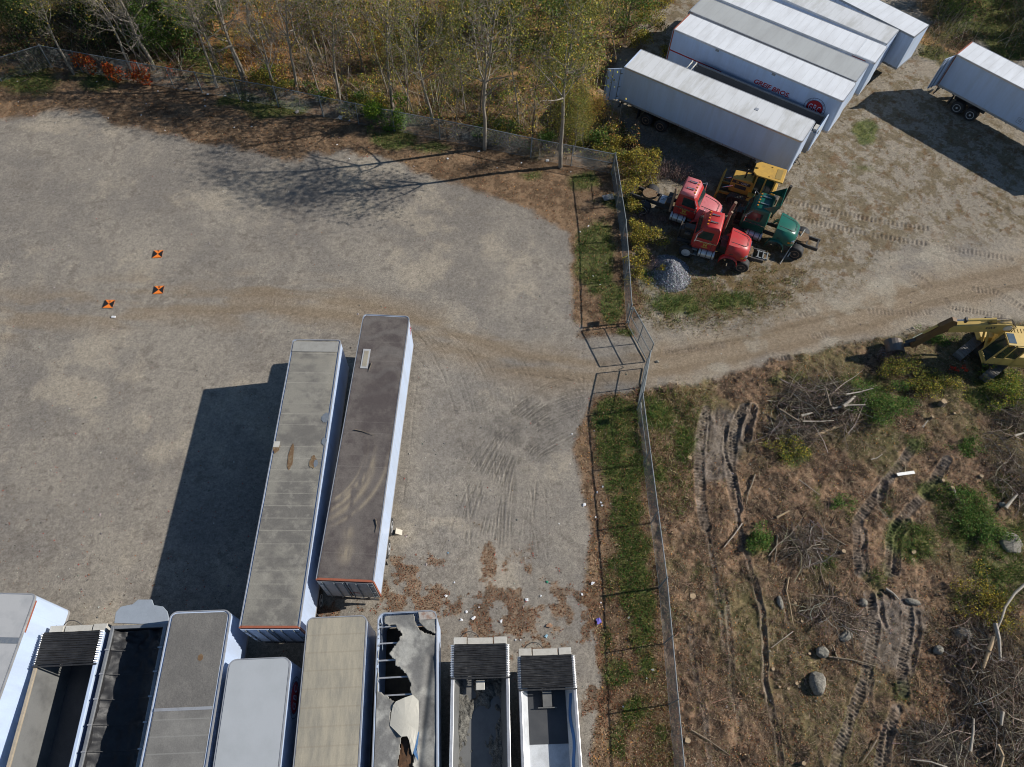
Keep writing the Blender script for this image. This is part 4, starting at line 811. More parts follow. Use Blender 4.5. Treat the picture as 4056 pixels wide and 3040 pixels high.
def truck(name, label, loc, yaw, paint='red', hood=True, shift=0., deflector=False, emblem=True, dwin=True, rear_fender=False, stack2=False, roofpaint=None, z=0.):
    g = empty(name, (loc[0], loc[1], 0), R(yaw), label, 'truck'); P = M[paint]; s0 = shift
    f = MB()
    for s in (-1, 1): f.box(-1.25, 4.55, s*.43-.05, s*.43+.05, .72, .98)
    for x in (-1.2, -.5, .7, 1.6, 4.45): f.box(x, x+.10, -.38, .38, .76, .95)
    f.build('frame', M['chassis'], g)
    # cab: lofted cross sections going up
    def ring(z, xa, xb, w, rr=.12):
        return [(xa, -w+rr, z), (xa+rr*.4, -w, z), (xb-rr, -w, z), (xb, -w+rr*1.6, z), (xb, w-rr*1.6, z), (xb-rr, w, z), (xa+rr*.4, w, z), (xa, w-rr, z)]
    X = 1.95+s0
    secs = [ring(1.0, X, X+1.62, .95), ring(1.15, X-.01, X+1.66, .98), ring(1.95, X, X+1.66, .98), ring(2.05, X, X+1.6, .97), ring(2.72, X+.06, X+1.24, .86), ring(2.86, X+.10, X+1.14, .83), ring(2.94, X+.20, X+1.0, .74)]
    MB().loft(secs[:5]).build('cab', P, g, smooth=True)
    MB().loft([ring(2.722, X+.06, X+1.235, .859)]+secs[5:]).build('cab_roof', M[roofpaint] if roofpaint else P, g, smooth=True)
    gl = M['glass']
    a = Vector((X+1.605, 0, 2.07)); c = Vector((X+1.265, 0, 2.66))
    MB().poly([(a.x, -.78, a.z), (a.x, .78, a.z), (c.x, .70, c.z), (c.x, -.70, c.z), (a.x-.05, -.78, a.z-.01), (a.x-.05, .78, a.z-.01), (c.x-.05, .70, c.z-.01), (c.x-.05, -.70, c.z-.01)], [(0,1,2,3),(7,6,5,4),(0,4,5,1),(3,2,6,7),(0,3,7,4),(1,5,6,2)]).build('windshield', gl, g)
    for s in (-1, 1):
        def wy(z_): return s*((.98 if z_ < 2 else .972-(z_-2.05)*.164)+.004)
        pts = [(X+.45, 1.98), (X+1.42, 1.98), (X+1.15, 2.56), (X+.42, 2.58)]
        MB().poly([(x, wy(z_), z_) for x, z_ in pts]+[(x, wy(z_)-s*.02, z_) for x, z_ in pts], [(0,1,2,3),(7,6,5,4),(0,4,5,1),(1,5,6,2),(2,6,7,3),(3,7,4,0)]).build('side_window', gl, g)
        MB().box(X+.30, X+.32, s*.984-.004, s*.984+.004, 1.12, 1.95).box(X+1.5, X+1.52, s*.984-.004, s*.984+.004, 1.12, 1.95).box(X+.32, X+1.5, s*.984-.004, s*.984+.004, 1.12, 1.135).build('door_gap', M['chassis'], g)
        MB().box(X+.05, X+1.5, s*.99-.012, s*.99+.012, 1.70, 1.76).build('side_trim', M['chrome'], g)
        MB().box(X+.42, X+.56, s*1.0-.02, s*1.0+.02, 1.80, 1.84).build('door_handle', M['chrome'], g)
        if emblem:
            e = MB()
            e.box(X+.62, X+.70, s*.988-.003, s*.988+.003, 1.36, 1.60).box(X+.78, X+.86, s*.988-.003, s*.988+.003, 1.36, 1.60).box(X+.70, X+.78, s*.988-.003, s*.988+.003, 1.45, 1.51)
            for i in range(5): e.box(X+.40+i*.15, X+.50+i*.15, s*.988-.003, s*.988+.003, 1.615, 1.66)
            e.box(X+.5, X+.98, s*.988-.003, s*.988+.003, 1.29, 1.32).box(X+.55, X+.93, s*.988-.003, s*.988+.003, 1.24, 1.27)
            e.build('door_emblem', M['gold'], g)
        m = MB(); m.tube([(X+1.35, s*.98, 1.75), (X+1.5, s*1.22, 1.8), (X+1.45, s*1.22, 2.5), (X+1.2, s*.9, 2.6)], .014, 5); m.build('mirror_arm', M['chrome'], g)
        MB().box(X+1.43, X+1.49, s*1.22-.10, s*1.22+.10, 1.95, 2.38).build('mirror', M['chrome'], g, bevel=.02)
        MB().cyl((X-.05, s*.98, .78), (X+1.0, s*.98, .78), .30, n=20).build('fuel_tank', M['alu'], g, smooth=True)
        st = MB()
        for q in (.15, .5, .85): st.lathe((X-.05+q*1.05, s*.98, .78), (1, 0, 0), [(-.025, .305), (-.025, .315), (.025, .315), (.025, .305)], 20)
        st.build('tank_strap', M['chassis'], g)
        MB().box(X+1.05, X+1.5, s*.95-.18, s*.95+.18, .48, .56).box(X+1.1, X+1.45, s*.9-.14, s*.9+.14, .85, .90).build('step', M['steel'], g)
    for i in range(5): MB().box(X+.96, X+1.07, -.56+i*.28-.045, -.56+i*.28+.045, 2.90, 2.975).build('marker_light', M['amber'], g, bevel=.015)
    for s in (-.35, .32): h = MB().cyl((X+.35, s, 3.01), (X+.9, s, 3.01), .025, .05, 8).box(X+.4, X+.44, s-.02, s+.02, 2.93, 3.0).box(X+.8, X+.84, s-.02, s+.02, 2.93, 3.0).build('horn', M['chrome'], g)
    e = MB().tube([(X-.2, -.88, 1.0), (X-.2, -.88, 2.9), (X-.26, -.88, 3.1)], .085, 10); e.build('exhaust_stack', M['engine'] if stack2 else M['rimrust'], g, smooth=True)
    if deflector:
        MB().poly([(X-.15, -.9, 2.95), (X-.15, .9, 2.95), (X+.62, .8, 3.05), (X+.62, -.8, 3.05), (X-.32, -.9, 3.75), (X-.32, .9, 3.75)], [(0, 1, 5, 4), (0, 4, 3), (1, 2, 5)]).build('roof_fairing', P, g).modifiers.new('t', 'SOLIDIFY').thickness = .03
    # wheels: steer axle front, dual drive axle
    fx = 3.72+(s0*.5 if s0 else 0)
    for s in (-1, 1):
        wheel(g, fx, s*.98, .5, .5, .28, s, 'rimwhite', deep=False)
        wheel(g, 0, s*.88, .5, .5, .26, s, 'rimwhite' if hood else 'rimrust', dual=True)
    MB().cyl((0, -.8, .5), (0, .8, .5), .10, n=8).lathe((0, 0, .5), (1, 0, 0), [(-.25, .1), (-.1, .22), (.1, .22), (.25, .1)], 12).build('drive_axle', M['engine'], g)
    MB().cyl((fx, -.9, .45), (fx, .9, .45), .06, n=8).build('steer_axle', M['engine'], g)
    fwp = [(.0+.48*math.cos(a), .46*math.sin(a)) for a in [R(q) for q in range(20, 341, 20)]]
    MB().plate([(.52, .3)]+[(x, y) for x, y in fwp]+[(.52, -.3)], 1.04, 1.12).box(-.4, .4, -.5, -.4, .98, 1.04).box(-.4, .4, .4, .5, .98, 1.04).build('fifth_wheel', M['rust'], g)
    MB().box(.85, 1.25, -.42, .35, .98, 1.05).build('deck_plate', M['alu'], g); MB().box(1.3, 1.75, -.55, .55, .99, 1.35).build('gear_box', M['engine'], g, bevel=.03)
    MB().tube([(1.9, .2, 1.7), (1.6, .3, 1.3), (1.3, .1, 1.25), (1.0, -.1, 1.1)], .02, 5).tube([(1.9, .1, 1.7), (1.5, .0, 1.45), (1.2, -.2, 1.25), (.9, -.2, 1.1)], .02, 5).build('air_line', M['bluepatch'], g)
    eng = MB().box(3.5, 4.5, -.28, .28, .95, 1.65).box(3.6, 4.3, -.22, .22, 1.65, 1.85).cyl((3.8, .38, 1.5), (4.2, .38, 1.5), .14, n=10).cyl((3.9, -.4, 1.3), (4.4, -.4, 1.3), .12, n=10).box(4.52, 4.60, -.42, .42, .85, 1.7)
    if not hood: eng.build('engine', M['engine'], g, bevel=.02)
    if hood: hood_mesh(g, 3.52+s0, paint, 0)
    if hood: MB().box(4.98, 5.10, -1.1, 1.1, .5, .82).build('bumper', M['chrome'], g, bevel=.04)
    if rear_fender: pass
    return g
def hood_mesh(g, x0, paint, base, dz=0.):
    """long sloping hood with wheel arches, grille, lamps; local x forward from x0"""
    P = M[paint]; z0 = dz
    def ring(x, w, wt, zt, zb):
        return [(x, -w, zb+z0), (x, -w, zt-.38+z0), (x, -wt, zt-.05+z0), (x, -wt*.6, zt+z0), (x, wt*.6, zt+z0), (x, wt, zt-.05+z0), (x, w, zt-.38+z0), (x, w, zb+z0)]
    secs = [ring(x0, .97, .80, 2.02, 1.0), ring(x0+.35, .98, .78, 1.98, 1.12), ring(x0+.8, 1.0, .72, 1.90, 1.02), ring(x0+1.15, .95, .64, 1.80, .95), ring(x0+1.36, .82, .56, 1.68, .92), ring(x0+1.42, .74, .50, 1.58, .95)]
    MB().loft(secs).build('hood_shell', P, g, smooth=True)
    b = MB(); r = [(x0+.12, -.52), (x0+1.05, -.46), (x0+1.22, -.30), (x0+1.22, .30), (x0+1.05, .46), (x0+.12, .52)]
    for i in range(5): p, q = r[i], r[i+1]; zz = lambda x: 2.035-(x-x0)*.13-.10*max(0, (x-x0-.9))+z0; b.bar((p[0], p[1], zz(p[0])-.01), (q[0], q[1], zz(q[0])-.01), .03, .022)
    b.build('hood_crease', M['chassis'], g)
    for s in (-1, 1):
        fe = []; n = 9
        for i in range(n):
            a = PI*i/(n-1); cx = x0+.34; fe.append((cx-.62*math.cos(a)*1., .58+.64*math.sin(a)))
        vs = []; fs = []
        for x, z in fe: vs += [(x, s*.80, z+z0), (x, s*1.16, z-.04+z0)]
        for i in range(n-1): fs.append((2*i, 2*i+1, 2*i+3, 2*i+2))
        MB().poly(vs, fs).build('fender', P, g, smooth=True).modifiers.new('t', 'SOLIDIFY').thickness = .03
        MB().box(x0+1.2, x0+1.39, s*.78-.14, s*.78+.1, 1.18+z0, 1.42+z0).build('headlight', M['chrome'], g, bevel=.04)
        MB().box(x0+1.02, x0+1.18, s*.955-.03, s*.955+.03, 1.2+z0, 1.32+z0).build('turn_lamp', M['amber'], g, bevel=.015)
        MB().box(x0+.25, x0+.33, s*1.0-.004, s*1.0+.004, 1.34+z0, 1.42+z0).box(x0+.38, x0+.46, s*1.0-.004, s*1.0+.004, 1.34+z0, 1.42+z0).build('side_vent', M['chassis'], g)
    gm = MB().box(x0+1.40, x0+1.45, -.48, .48, 1.0+z0, 1.56+z0)
    for i in range(7): gm.box(x0+1.45, x0+1.47, -.45+i*.15-.012, -.45+i*.15+.012, 1.03+z0, 1.53+z0)
    gm.build('grille', M['chrome'], g)
def hood_thing(name, label, loc, yaw, paint, z):
    g = empty(name, (loc[0], loc[1], z), R(yaw), label, 'truck hood'); hood_mesh(g, -.7, paint, 0, -.92); return g
r1 = truck('truck_tractor', 'rose red truck tractor with painted sun glare and its hood on, nearest the fence beside the white trailer', (8.8, 36.95), -22, 'red', True, .05, roofpaint='redglare')
for c in r1.children:
    if c.name.startswith('hood_shell'): c.data.materials[0] = M['redglare']
r2 = truck('truck_tractor', 'bright red truck tractor beside the gravel pile with a hood on its rear frame', (15.02, 32.27), 163.9, 'red', False, .02, stack2=False)
hood_thing('truck_hood', 'loose red truck hood laid on the rear frame of the bright red truck', (14.35, 32.15), -16, 'red', 1.14)
r3 = truck('truck_tractor', 'dark green truck tractor with a raised roof fairing and bare frame, beside the bulldozer', (18.94, 33.72), 158, 'green', False, .55, deflector=True, emblem=False)
hood_thing('truck_hood', 'loose green truck hood laid on the rear frame of the green truck', (17.75, 33.75), -22, 'green', 1.14)
# extra metal standing by the trucks
b = MB().tube([U('z3', 1210, 640, 1.6), U('z3', 1285, 505, 3.1)], .10, 10); tag(b.build('exhaust_pipe', M['rimrust'], smooth=True), 'upright rusty red exhaust pipe behind the bright red cab', 'pipe')
b = MB().tube([U('z3', 1750, 570, 1.3), U('z3', 1890, 325, 3.5)], .10, 10); tag(b.build('exhaust_pipe', M['engine'], smooth=True), 'tall dark exhaust pipe standing beside the green roof fairing', 'pipe')
b = MB().tube([U('z3', 1765, 1180, 0.0), U('z3', 1960, 880, 1.3)], .035, 6); tag(b.build('metal_pole', M['plate'], smooth=True), 'pale metal pole leaning steeply on the green hood, left of the two', 'pole')
b = MB().tube([U('z3', 1850, 1100, .35), U('z3', 2040, 800, 1.35)], .045, 6); tag(b.build('metal_pole', M['plate'], smooth=True), 'pale metal pole leaning over the rear wheel of the green truck, right of the two', 'pole')
lad = MB(); o = Vector((15.7, 32.1, 0)); fx_ = Vector((.96, -.28, 0)); fy_ = Vector((.28, .96, 0))
for s in (-.28, .28): lad.bar(o+fy_*s+Vector((0, 0, .95)), o+fx_*.75+fy_*s+Vector((0, 0, .9)), .07, .10)
for q in (.12, .45, .72): lad.bar(o+fx_*q-fy_*.32+Vector((0, 0, .97)), o+fx_*q+fy_*.32+Vector((0, 0, .97)), .08, .08)
lad = lad.build('hitch_bracket', M['steel'], r2, bevel=.008); lad.matrix_parent_inverse = Matrix.Translation((15.02, 32.27, 0)).__matmul__(Matrix.Rotation(R(163.9), 4, 'Z')).inverted()

# ------------------------------------------------------------------ bulldozer
def crawler(g, x0, x1, yc, w, h, m, pads=True):
    """track loop of shoes with sprockets, along local x"""
    r = h/2; t = bpy.data.objects.new('crawler_track', None); COL.objects.link(t); t.parent = g; t.empty_display_size = .1
    path = []; Ls = x1-x0-2*r; per = 2*Ls+2*PI*r; n = int(per/.16)
    b = MB()
    for i in range(n):
        s = per*i/n
        if s < Ls: p = (x0+r+s, h, 0)
        elif s < Ls+PI*r: a = (s-Ls)/r; p = (x1-r+r*math.sin(a), r+r*math.cos(a), -a)
        elif s < 2*Ls+PI*r: p = (x1-r-(s-Ls-PI*r), 0, PI)
        else: a = (s-2*Ls-PI*r)/r; p = (x0+r-r*math.sin(a), r-r*math.cos(a), PI-a)
        q = Matrix.Translation((p[0], yc, p[1])) @ Matrix.Rotation(-p[2], 4, 'Y')
        for (a0, a1, z0, z1) in ((-.068, .068, -.03, 0), (-.018, .006, 0, .045)):
            vs = [q @ Vector((x, y, z)) for x, y, z in [(a0, -w/2, z0), (a1, -w/2, z0), (a1, w/2, z0), (a0, w/2, z0), (a0, -w/2, z1), (a1, -w/2, z1), (a1, w/2, z1), (a0, w/2, z1)]]
            b.poly(vs, [(0,3,2,1),(4,5,6,7),(0,1,5,4),(1,2,6,5),(2,3,7,6),(3,0,4,7)])
    b.build('track_shoe', m, t)
    MB().box(x0+r, x1-r, yc-w*.3, yc+w*.3, r*.5, h-.1).cyl((x0+r, yc-w*.35, r), (x0+r, yc+w*.35, r), r-.06, n=16).cyl((x1-r, yc-w*.35, r), (x1-r, yc+w*.35, r), r-.06, n=16).build('track_frame', M['chassis'], t)
    return t
dz = empty('bulldozer', (16.25, 37.95, 0), R(159), 'yellow bulldozer with a flat yellow roof between the green truck and white trailer', 'bulldozer')
shoe = mat('worn_track_steel', (.17, .165, .155), .5, .4, dirt=(.12, .09, .06), amt=.7, scale=5)
for s in (-1, 1): crawler(dz, -1.45, 1.55, s*.82, .46, .82, shoe)
MB().prism([(.15, .75), (1.65, .75), (1.72, 1.0), (1.68, 1.85), (.35, 2.02), (.15, 1.9)], -.48, .48).build('engine_hood', M['yellow'], dz, bevel=.05)
MB().box(1.69, 1.76, -.42, .42, .95, 1.75).build('radiator_grille', M['chassis'], dz)
for s in (-1, 1):
    MB().box(.55, 1.35, s*.485-.006, s*.485+.006, 1.15, 1.45).build('hood_vent', M['chassis'], dz)
    MB().box(.35, 1.62, s*.49-.004, s*.49+.004, 1.56, 1.80).build('hood_band', M['chassis'], dz)
text('lettering', 'CAT', .24, M['plate'], dz, (.75, .497, 1.68), (R(90), 0, R(180)), ext=.003, bold=.008)
text('lettering', 'D5', .16, M['yellow'], dz, (1.25, .497, 1.68), (R(90), 0, R(180)), ext=.003, bold=.006)
MB().box(-1.35, .15, -1.02, 1.02, .85, 1.0).box(-1.4, -.9, -.6, .6, .7, 1.7).build('rear_body', M['yellow'], dz, bevel=.03)
for s in (-1, 1): MB().prism([(-1.4, .9), (.3, .9), (.3, 1.05), (-.1, 1.25), (-1.4, 1.25)], s*1.05-.03, s*1.05+.03).build('side_panel', M['yellow'], dz); MB().box(-1.4, .3, min(s*.6, s*1.04), max(s*.6, s*1.04), 1.2, 1.26).build('track_fender', M['yellow'], dz)
cb = MB()
for x, y in ((-1.1, -.62), (-1.1, .62), (.15, -.62), (.15, .62), (-.45, -.66), (-.45, .66)): cb.box(x-.05, x+.05, y-.05, y+.05, 1.0, 2.82)
cb.box(-1.1, .15, -.6, -.56, 1.0, 1.5).box(-1.1, .15, .56, .6, 1.0, 1.5); cb.build('cab_frame', M['yellow'], dz)
gw = MB().box(-1.06, -.5, .60, .62, 1.5, 2.7).box(-.4, .1, .60, .62, 1.2, 2.7).box(-1.06, -.5, -.62, -.60, 1.5, 2.7).box(-.4, .1, -.62, -.60, 1.2, 2.7).box(.14, .16, -.57, .57, 1.9, 2.7); gw.build('cab_glass', M['glass'], dz)
MB().box(-.9, -.4, -.25, .25, 1.0, 1.5).box(-.95, -.85, -.25, .25, 1.5, 2.0).build('seat', M['black'], dz, bevel=.04)
MB().plate([(-1.55, -.72), (.25, -.72), (.55, -.45), (.55, .45), (.25, .72), (-1.55, .72)], 2.82, 2.92).build('canopy_roof', M['yellow'], dz, bevel=.03)
MB().plate([(-1.35, -.5), (-.95, -.5), (-.95, .5), (-1.35, .5)], 2.921, 2.935).build('roof_grille', mat('roof_mesh', (.33, .22, .06), .7), dz); b = MB()
b.cyl((.35, 0, 2.92), (.35, 0, 3.02), .09, n=10).cyl((-.6, .5, 2.92), (-.6, .5, 2.97), .05, n=8).cyl((-.6, -.5, 2.92), (-.6, -.5, 2.97), .05, n=8).build('roof_lamp', M['yellow'], dz)
MB().tube([(.9, .15, 1.95), (.9, .15, 2.55), (.85, .15, 2.68)], .06, 8).build('exhaust_stack', M['engine'], dz); MB().tube([(.5, -.3, 1.98), (.5, -.3, 2.3)], .08, 8).build('air_intake', M['chassis'], dz)
nb = 10; vs = []; fs = []
for i in range(nb+1): a = (i/nb-.5)*1.3; z = .05+.98*i/nb; x = 2.28+.16*math.cos(a*2.0); vs += [(x, -1.3, z), (x, 1.3, z)]
for i in range(nb): fs.append((2*i, 2*i+1, 2*i+3, 2*i+2))
MB().poly(vs, fs).build('blade', M['yellow'], dz).modifiers.new('t', 'SOLIDIFY').thickness = .06
for s in (-1, 1): MB().bar((.2, s*.52, .6), (2.3, s*.52, .45), .12, .16).build('push_arm', M['yellow'], dz); MB().tube([(1.45, s*.5, 1.3), (2.25, s*.5, .75)], .05, 8).build('blade_cylinder', M['chrome'], dz)
MB().box(-1.75, -1.4, -.35, .35, .6, 1.1).build('winch', M['chassis'], dz, bevel=.05)

# ------------------------------------------------------------------ excavator (undercarriage turned 39 degrees to the house)
ex = empty('excavator', (29.5, 25.45, 0), R(178), 'pale yellow tracked excavator reaching over the brush with its bucket on the ground', 'excavator')
un = bpy.data.objects.new('undercarriage', None); COL.objects.link(un); un.parent = ex; un.rotation_euler = (0, 0, R(39+180-178)); un.empty_display_size = .1
for s in (-1, 1):
    b = MB(); h = .82; r = h/2; x0, x1 = -1.75, 1.75; yc = s*.98; w = .58
    MB().cyl((x0+r, yc-w*.35, r), (x0+r, yc+w*.35, r), r-.05, n=16).cyl((x1-r, yc-w*.35, r), (x1-r, yc+w*.35, r), r-.05, n=16).box(x0+r, x1-r, yc-.2, yc+.2, .2, .7).build('track_frame', M['chassis'], un)
    Ls = x1-x0-2*r; per = 2*Ls+2*PI*r; n = int(per/.19)
    for i in range(n):
        q_ = per*i/n
        if q_ < Ls: p = (x0+r+q_, h, 0)
        elif q_ < Ls+PI*r: a = (q_-Ls)/r; p = (x1-r+r*math.sin(a), r+r*math.cos(a), -a)
        elif q_ < 2*Ls+PI*r: p = (x1-r-(q_-Ls-PI*r), 0, PI)
        else: a = (q_-2*Ls-PI*r)/r; p = (x0+r-r*math.sin(a), r-r*math.cos(a), PI-a)
        q = Matrix.Translation((p[0], yc, p[1])) @ Matrix.Rotation(-p[2], 4, 'Y')
        for (a0, a1, z0, z1) in ((-.082, .082, -.03, 0), (-.02, .0, 0, .035)):
            vs = [q @ Vector((x, y, z)) for x, y, z in [(a0, -w/2, z0), (a1, -w/2, z0), (a1, w/2, z0), (a0, w/2, z0), (a0, -w/2, z1), (a1, -w/2, z1), (a1, w/2, z1), (a0, w/2, z1)]]
            b.poly(vs, [(0,3,2,1),(4,5,6,7),(0,1,5,4),(1,2,6,5),(2,3,7,6),(3,0,4,7)])
    b.build('track_shoe', mat('dull_track_steel', (.22, .21, .20), .55, .3, dirt=(.13, .10, .07), amt=.7, scale=5) if s == -1 else shoe, un)
MB().box(-.6, .6, -.8, .8, .35, .75).cyl((0, 0, .7), (0, 0, .95), .55, n=20).build('turntable', M['chassis'], un)
Y = M['yellowpale']
MB().box(-2.1, .35, -1.2, .28, .95, 1.1).box(-2.1, 1.0, .28, 1.2, .95, 1.095).build('house_floor', Y, ex)
MB().box(-2.1, -.55, -1.2, 1.2, 1.1, 1.95).box(-.55, .1, -1.2, -.3, 1.1, 1.8).build('engine_house', Y, ex, bevel=.05)
MB().prism([(-2.5, 1.0), (-2.1, .95), (-2.1, 1.9), (-2.4, 1.85)], -1.15, 1.15).build('counterweight', Y, ex, bevel=.08)
b = MB()
for i in range(7): b.box(-1.95+i*.2, -1.87+i*.2, -.95, .25, 1.951, 1.975)
b.build('louvre', M['yellowpale'], ex); MB().box(.1, 1.0, -1.2, -.45, 1.1, 1.5).build('tool_box', Y, ex, bevel=.03)
# cab on the side nearest the clearing (+y local after the half turn)
cx0, cx1, cy0, cy1 = -.55, .95, .28, 1.24
cf = MB()
cf.prism([(cx0, 1.1), (cx0, 3.08), (cx1-.22, 3.08), (cx1-.22, 3.0), (cx0+.1, 3.0), (cx0+.1, 1.1)], cy0, cy0+.05)
for x in (cx0, .15):
    for y in (cy0, cy1-.06): cf.box(x, x+.08, y, y+.06, 1.1, 3.02)
for y in (cy0, cy1-.06): cf.bar((cx1-.02, y+.03, 1.1), (cx1-.22, y+.03, 3.04), .07, .07)
for y in (cy0, cy1-.04): cf.box(cx0, cx1-.02, y, y+.04, 1.1, 1.75 if y > 1 else 1.5)
cf.box(cx1-.07, cx1, cy0, cy1, 1.1, 1.2).build('cab', Y, ex)
MB().box(cx0, cx1-.2, cy0, cy1, 3.04, 3.12).build('cab_roof', Y, ex, bevel=.03)
MB().box(.25, .68, .38, 1.1, 3.121, 3.135).build('roof_hatch', mat('hatch_glass', (.09, .13, .17), .12, dirt=(.2, .22, .25), amt=.5, scale=2), ex, bevel=.01)
gm = MB(); gm.poly([(cx1-.035, cy0+.07, 1.22), (cx1-.035, cy1-.07, 1.22), (cx1-.215, cy1-.07, 3.0), (cx1-.215, cy0+.07, 3.0)], [(0, 1, 2, 3)]); gm.build('windscreen', M['glass'], ex, fix=False).modifiers.new('t', 'SOLIDIFY').thickness = .012
MB().box(cx0+.1, .14, cy1-.02, cy1-.005, 1.78, 2.95).box(.24, cx1-.25, cy1-.02, cy1-.005, 1.3, 2.95).build('side_window', M['glass'], ex)
MB().box(-.35, .1, .5, 1.0, 1.2, 1.6).box(-.4, -.3, .5, 1.0, 1.6, 2.2).build('seat', M['black'], ex, bevel=.05)
MB().box(-.5, 1.0, 1.245, 1.26, .96, 1.09).build('rubber_strip', M['chassis'], ex)
hr = MB(); hr.tube([(.3, -1.15, 1.5), (.3, -1.15, 2.1), (.95, -1.15, 2.1), (.95, -1.15, 1.5)], .02, 5); hr.build('handrail', M['steel'], ex)
MB().box(.5, .9, -1.45, -1.25, 2.0, 2.25).build('mirror', M['chassis'], ex, bevel=.02)
exi = (Matrix.Translation((29.5, 25.45, 0)) @ Matrix.Rotation(R(178), 4, 'Z')).inverted()
def ep(v, x, y, z): return exi @ U(v, x, y, z)
by = -.04
def bprism(pts, w, name, m, yc=by, tilt=0.):
    n = len(pts); vs = [(x, yc-w/2+tilt*(x-.3), z) for x, z in pts]+[(x, yc+w/2+tilt*(x-.3), z) for x, z in pts]
    return MB().poly(vs, [tuple(range(n)), tuple(range(2*n-1, n-1, -1))]+[(i, i+n, (i+1) % n+n, (i+1) % n) for i in range(n)]).build(name, m, ex, bevel=.02)
bprism([(.05, 1.25), (.35, 1.25), (.75, 2.6), (1.4, 2.78), (3.62, 2.38), (3.72, 2.7), (3.6, 3.02), (.95, 3.60), (.55, 3.62), (.38, 3.3), (.32, 2.9)], .36, 'boom', Y)
MB().cyl((.64, by-.21, 3.28), (.64, by+.21, 3.28), .24, n=18).build('boom_pivot', M['plate'], ex)
text('lettering', 'CAT', .28, M['chassis'], ex, (1.55, by+.185, 3.16), (R(90), R(-11), R(180)), ext=.003, bold=.012)
MB().cyl((1.57, by, 3.80), (3.15, by, 3.46), .085, n=12).build('stick_cylinder', Y, ex, smooth=True); MB().cyl((3.15, by, 3.46), (3.72, by, 3.36), .045, n=10).build('cylinder_rod', M['chrome'], ex, smooth=True)
MB().box(3.08, 3.2, by-.12, by+.12, 3.34, 3.6).build('cylinder_gland', M['chassis'], ex); MB().prism([(1.3, 3.4), (1.75, 3.35), (1.6, 3.85)], by-.1, by+.1).build('cylinder_bracket', Y, ex)
for s in (-1, 1): MB().cyl((.75, by+s*.28, 1.2), (1.5, by+s*.28, 2.8), .07, n=10).build('boom_cylinder', Y, ex)
hs = MB()
for i in range(4): hs.tube([(.2, by-.15+i*.1, 2.0), (.2, by-.15+i*.1, 3.4), (.6, by-.15+i*.1, 3.74), (1.3, by-.15+i*.1, 3.68), (1.9, by-.15+i*.1, 3.5)], .022, 5)
hs.build('hydraulic_hose', M['engine'], ex)
brn = mat('rusty_brown_stick', (.20, .11, .045), .55, dirt=(.11, .065, .04), amt=.7, scale=3)
bprism([(3.48, 3.12), (3.62, 3.42), (3.92, 3.5), (4.3, 2.85), (4.45, 2.3), (4.98, 1.0), (4.95, .6), (4.72, .45), (4.5, .85), (4.05, 1.95), (3.45, 2.6)], .30, 'stick', brn)
MB().cyl((4.38, by, 2.75), (4.8, by, 1.9), .08, n=10).build('bucket_cylinder', Y, ex); MB().cyl((4.8, by, 1.9), (5.1, by, 1.3), .04, n=8).build('cylinder_rod', M['chrome'], ex)
MB().bar((4.9, by, 1.2), (5.35, by+.05, .85), .2, .1).bar((4.85, by, .6), (5.35, by+.05, .55), .2, .12).build('bucket_link', M['chassis'], ex)
n = 12; prof = []; by2 = by+.22
for i in range(n): a = R(-35)+R(215)*i/(n-1); prof.append((5.85-.52*math.cos(a)*1.1, .42+.48*math.sin(a)))
vs = [(x, by2-.46, z) for x, z in prof]+[(x, by2+.46, z) for x, z in prof]; fs = [(i, i+1, i+1+n, i+n) for i in range(n-1)]+[tuple(range(n)), tuple(range(2*n-1, n-1, -1))]
MB().poly(vs, fs).build('bucket', mat('worn_bucket', (.16, .14, .12), .4, .4, dirt=(.24, .13, .07), amt=.6, scale=3), ex).modifiers.new('t', 'SOLIDIFY').thickness = .04
for i in range(5): MB().box(6.25, 6.5, by2-.42+i*.19, by2-.34+i*.19, .04, .1).build('bucket_tooth', M['steel'], ex)
print('machines', round(time.time()-T0, 1))

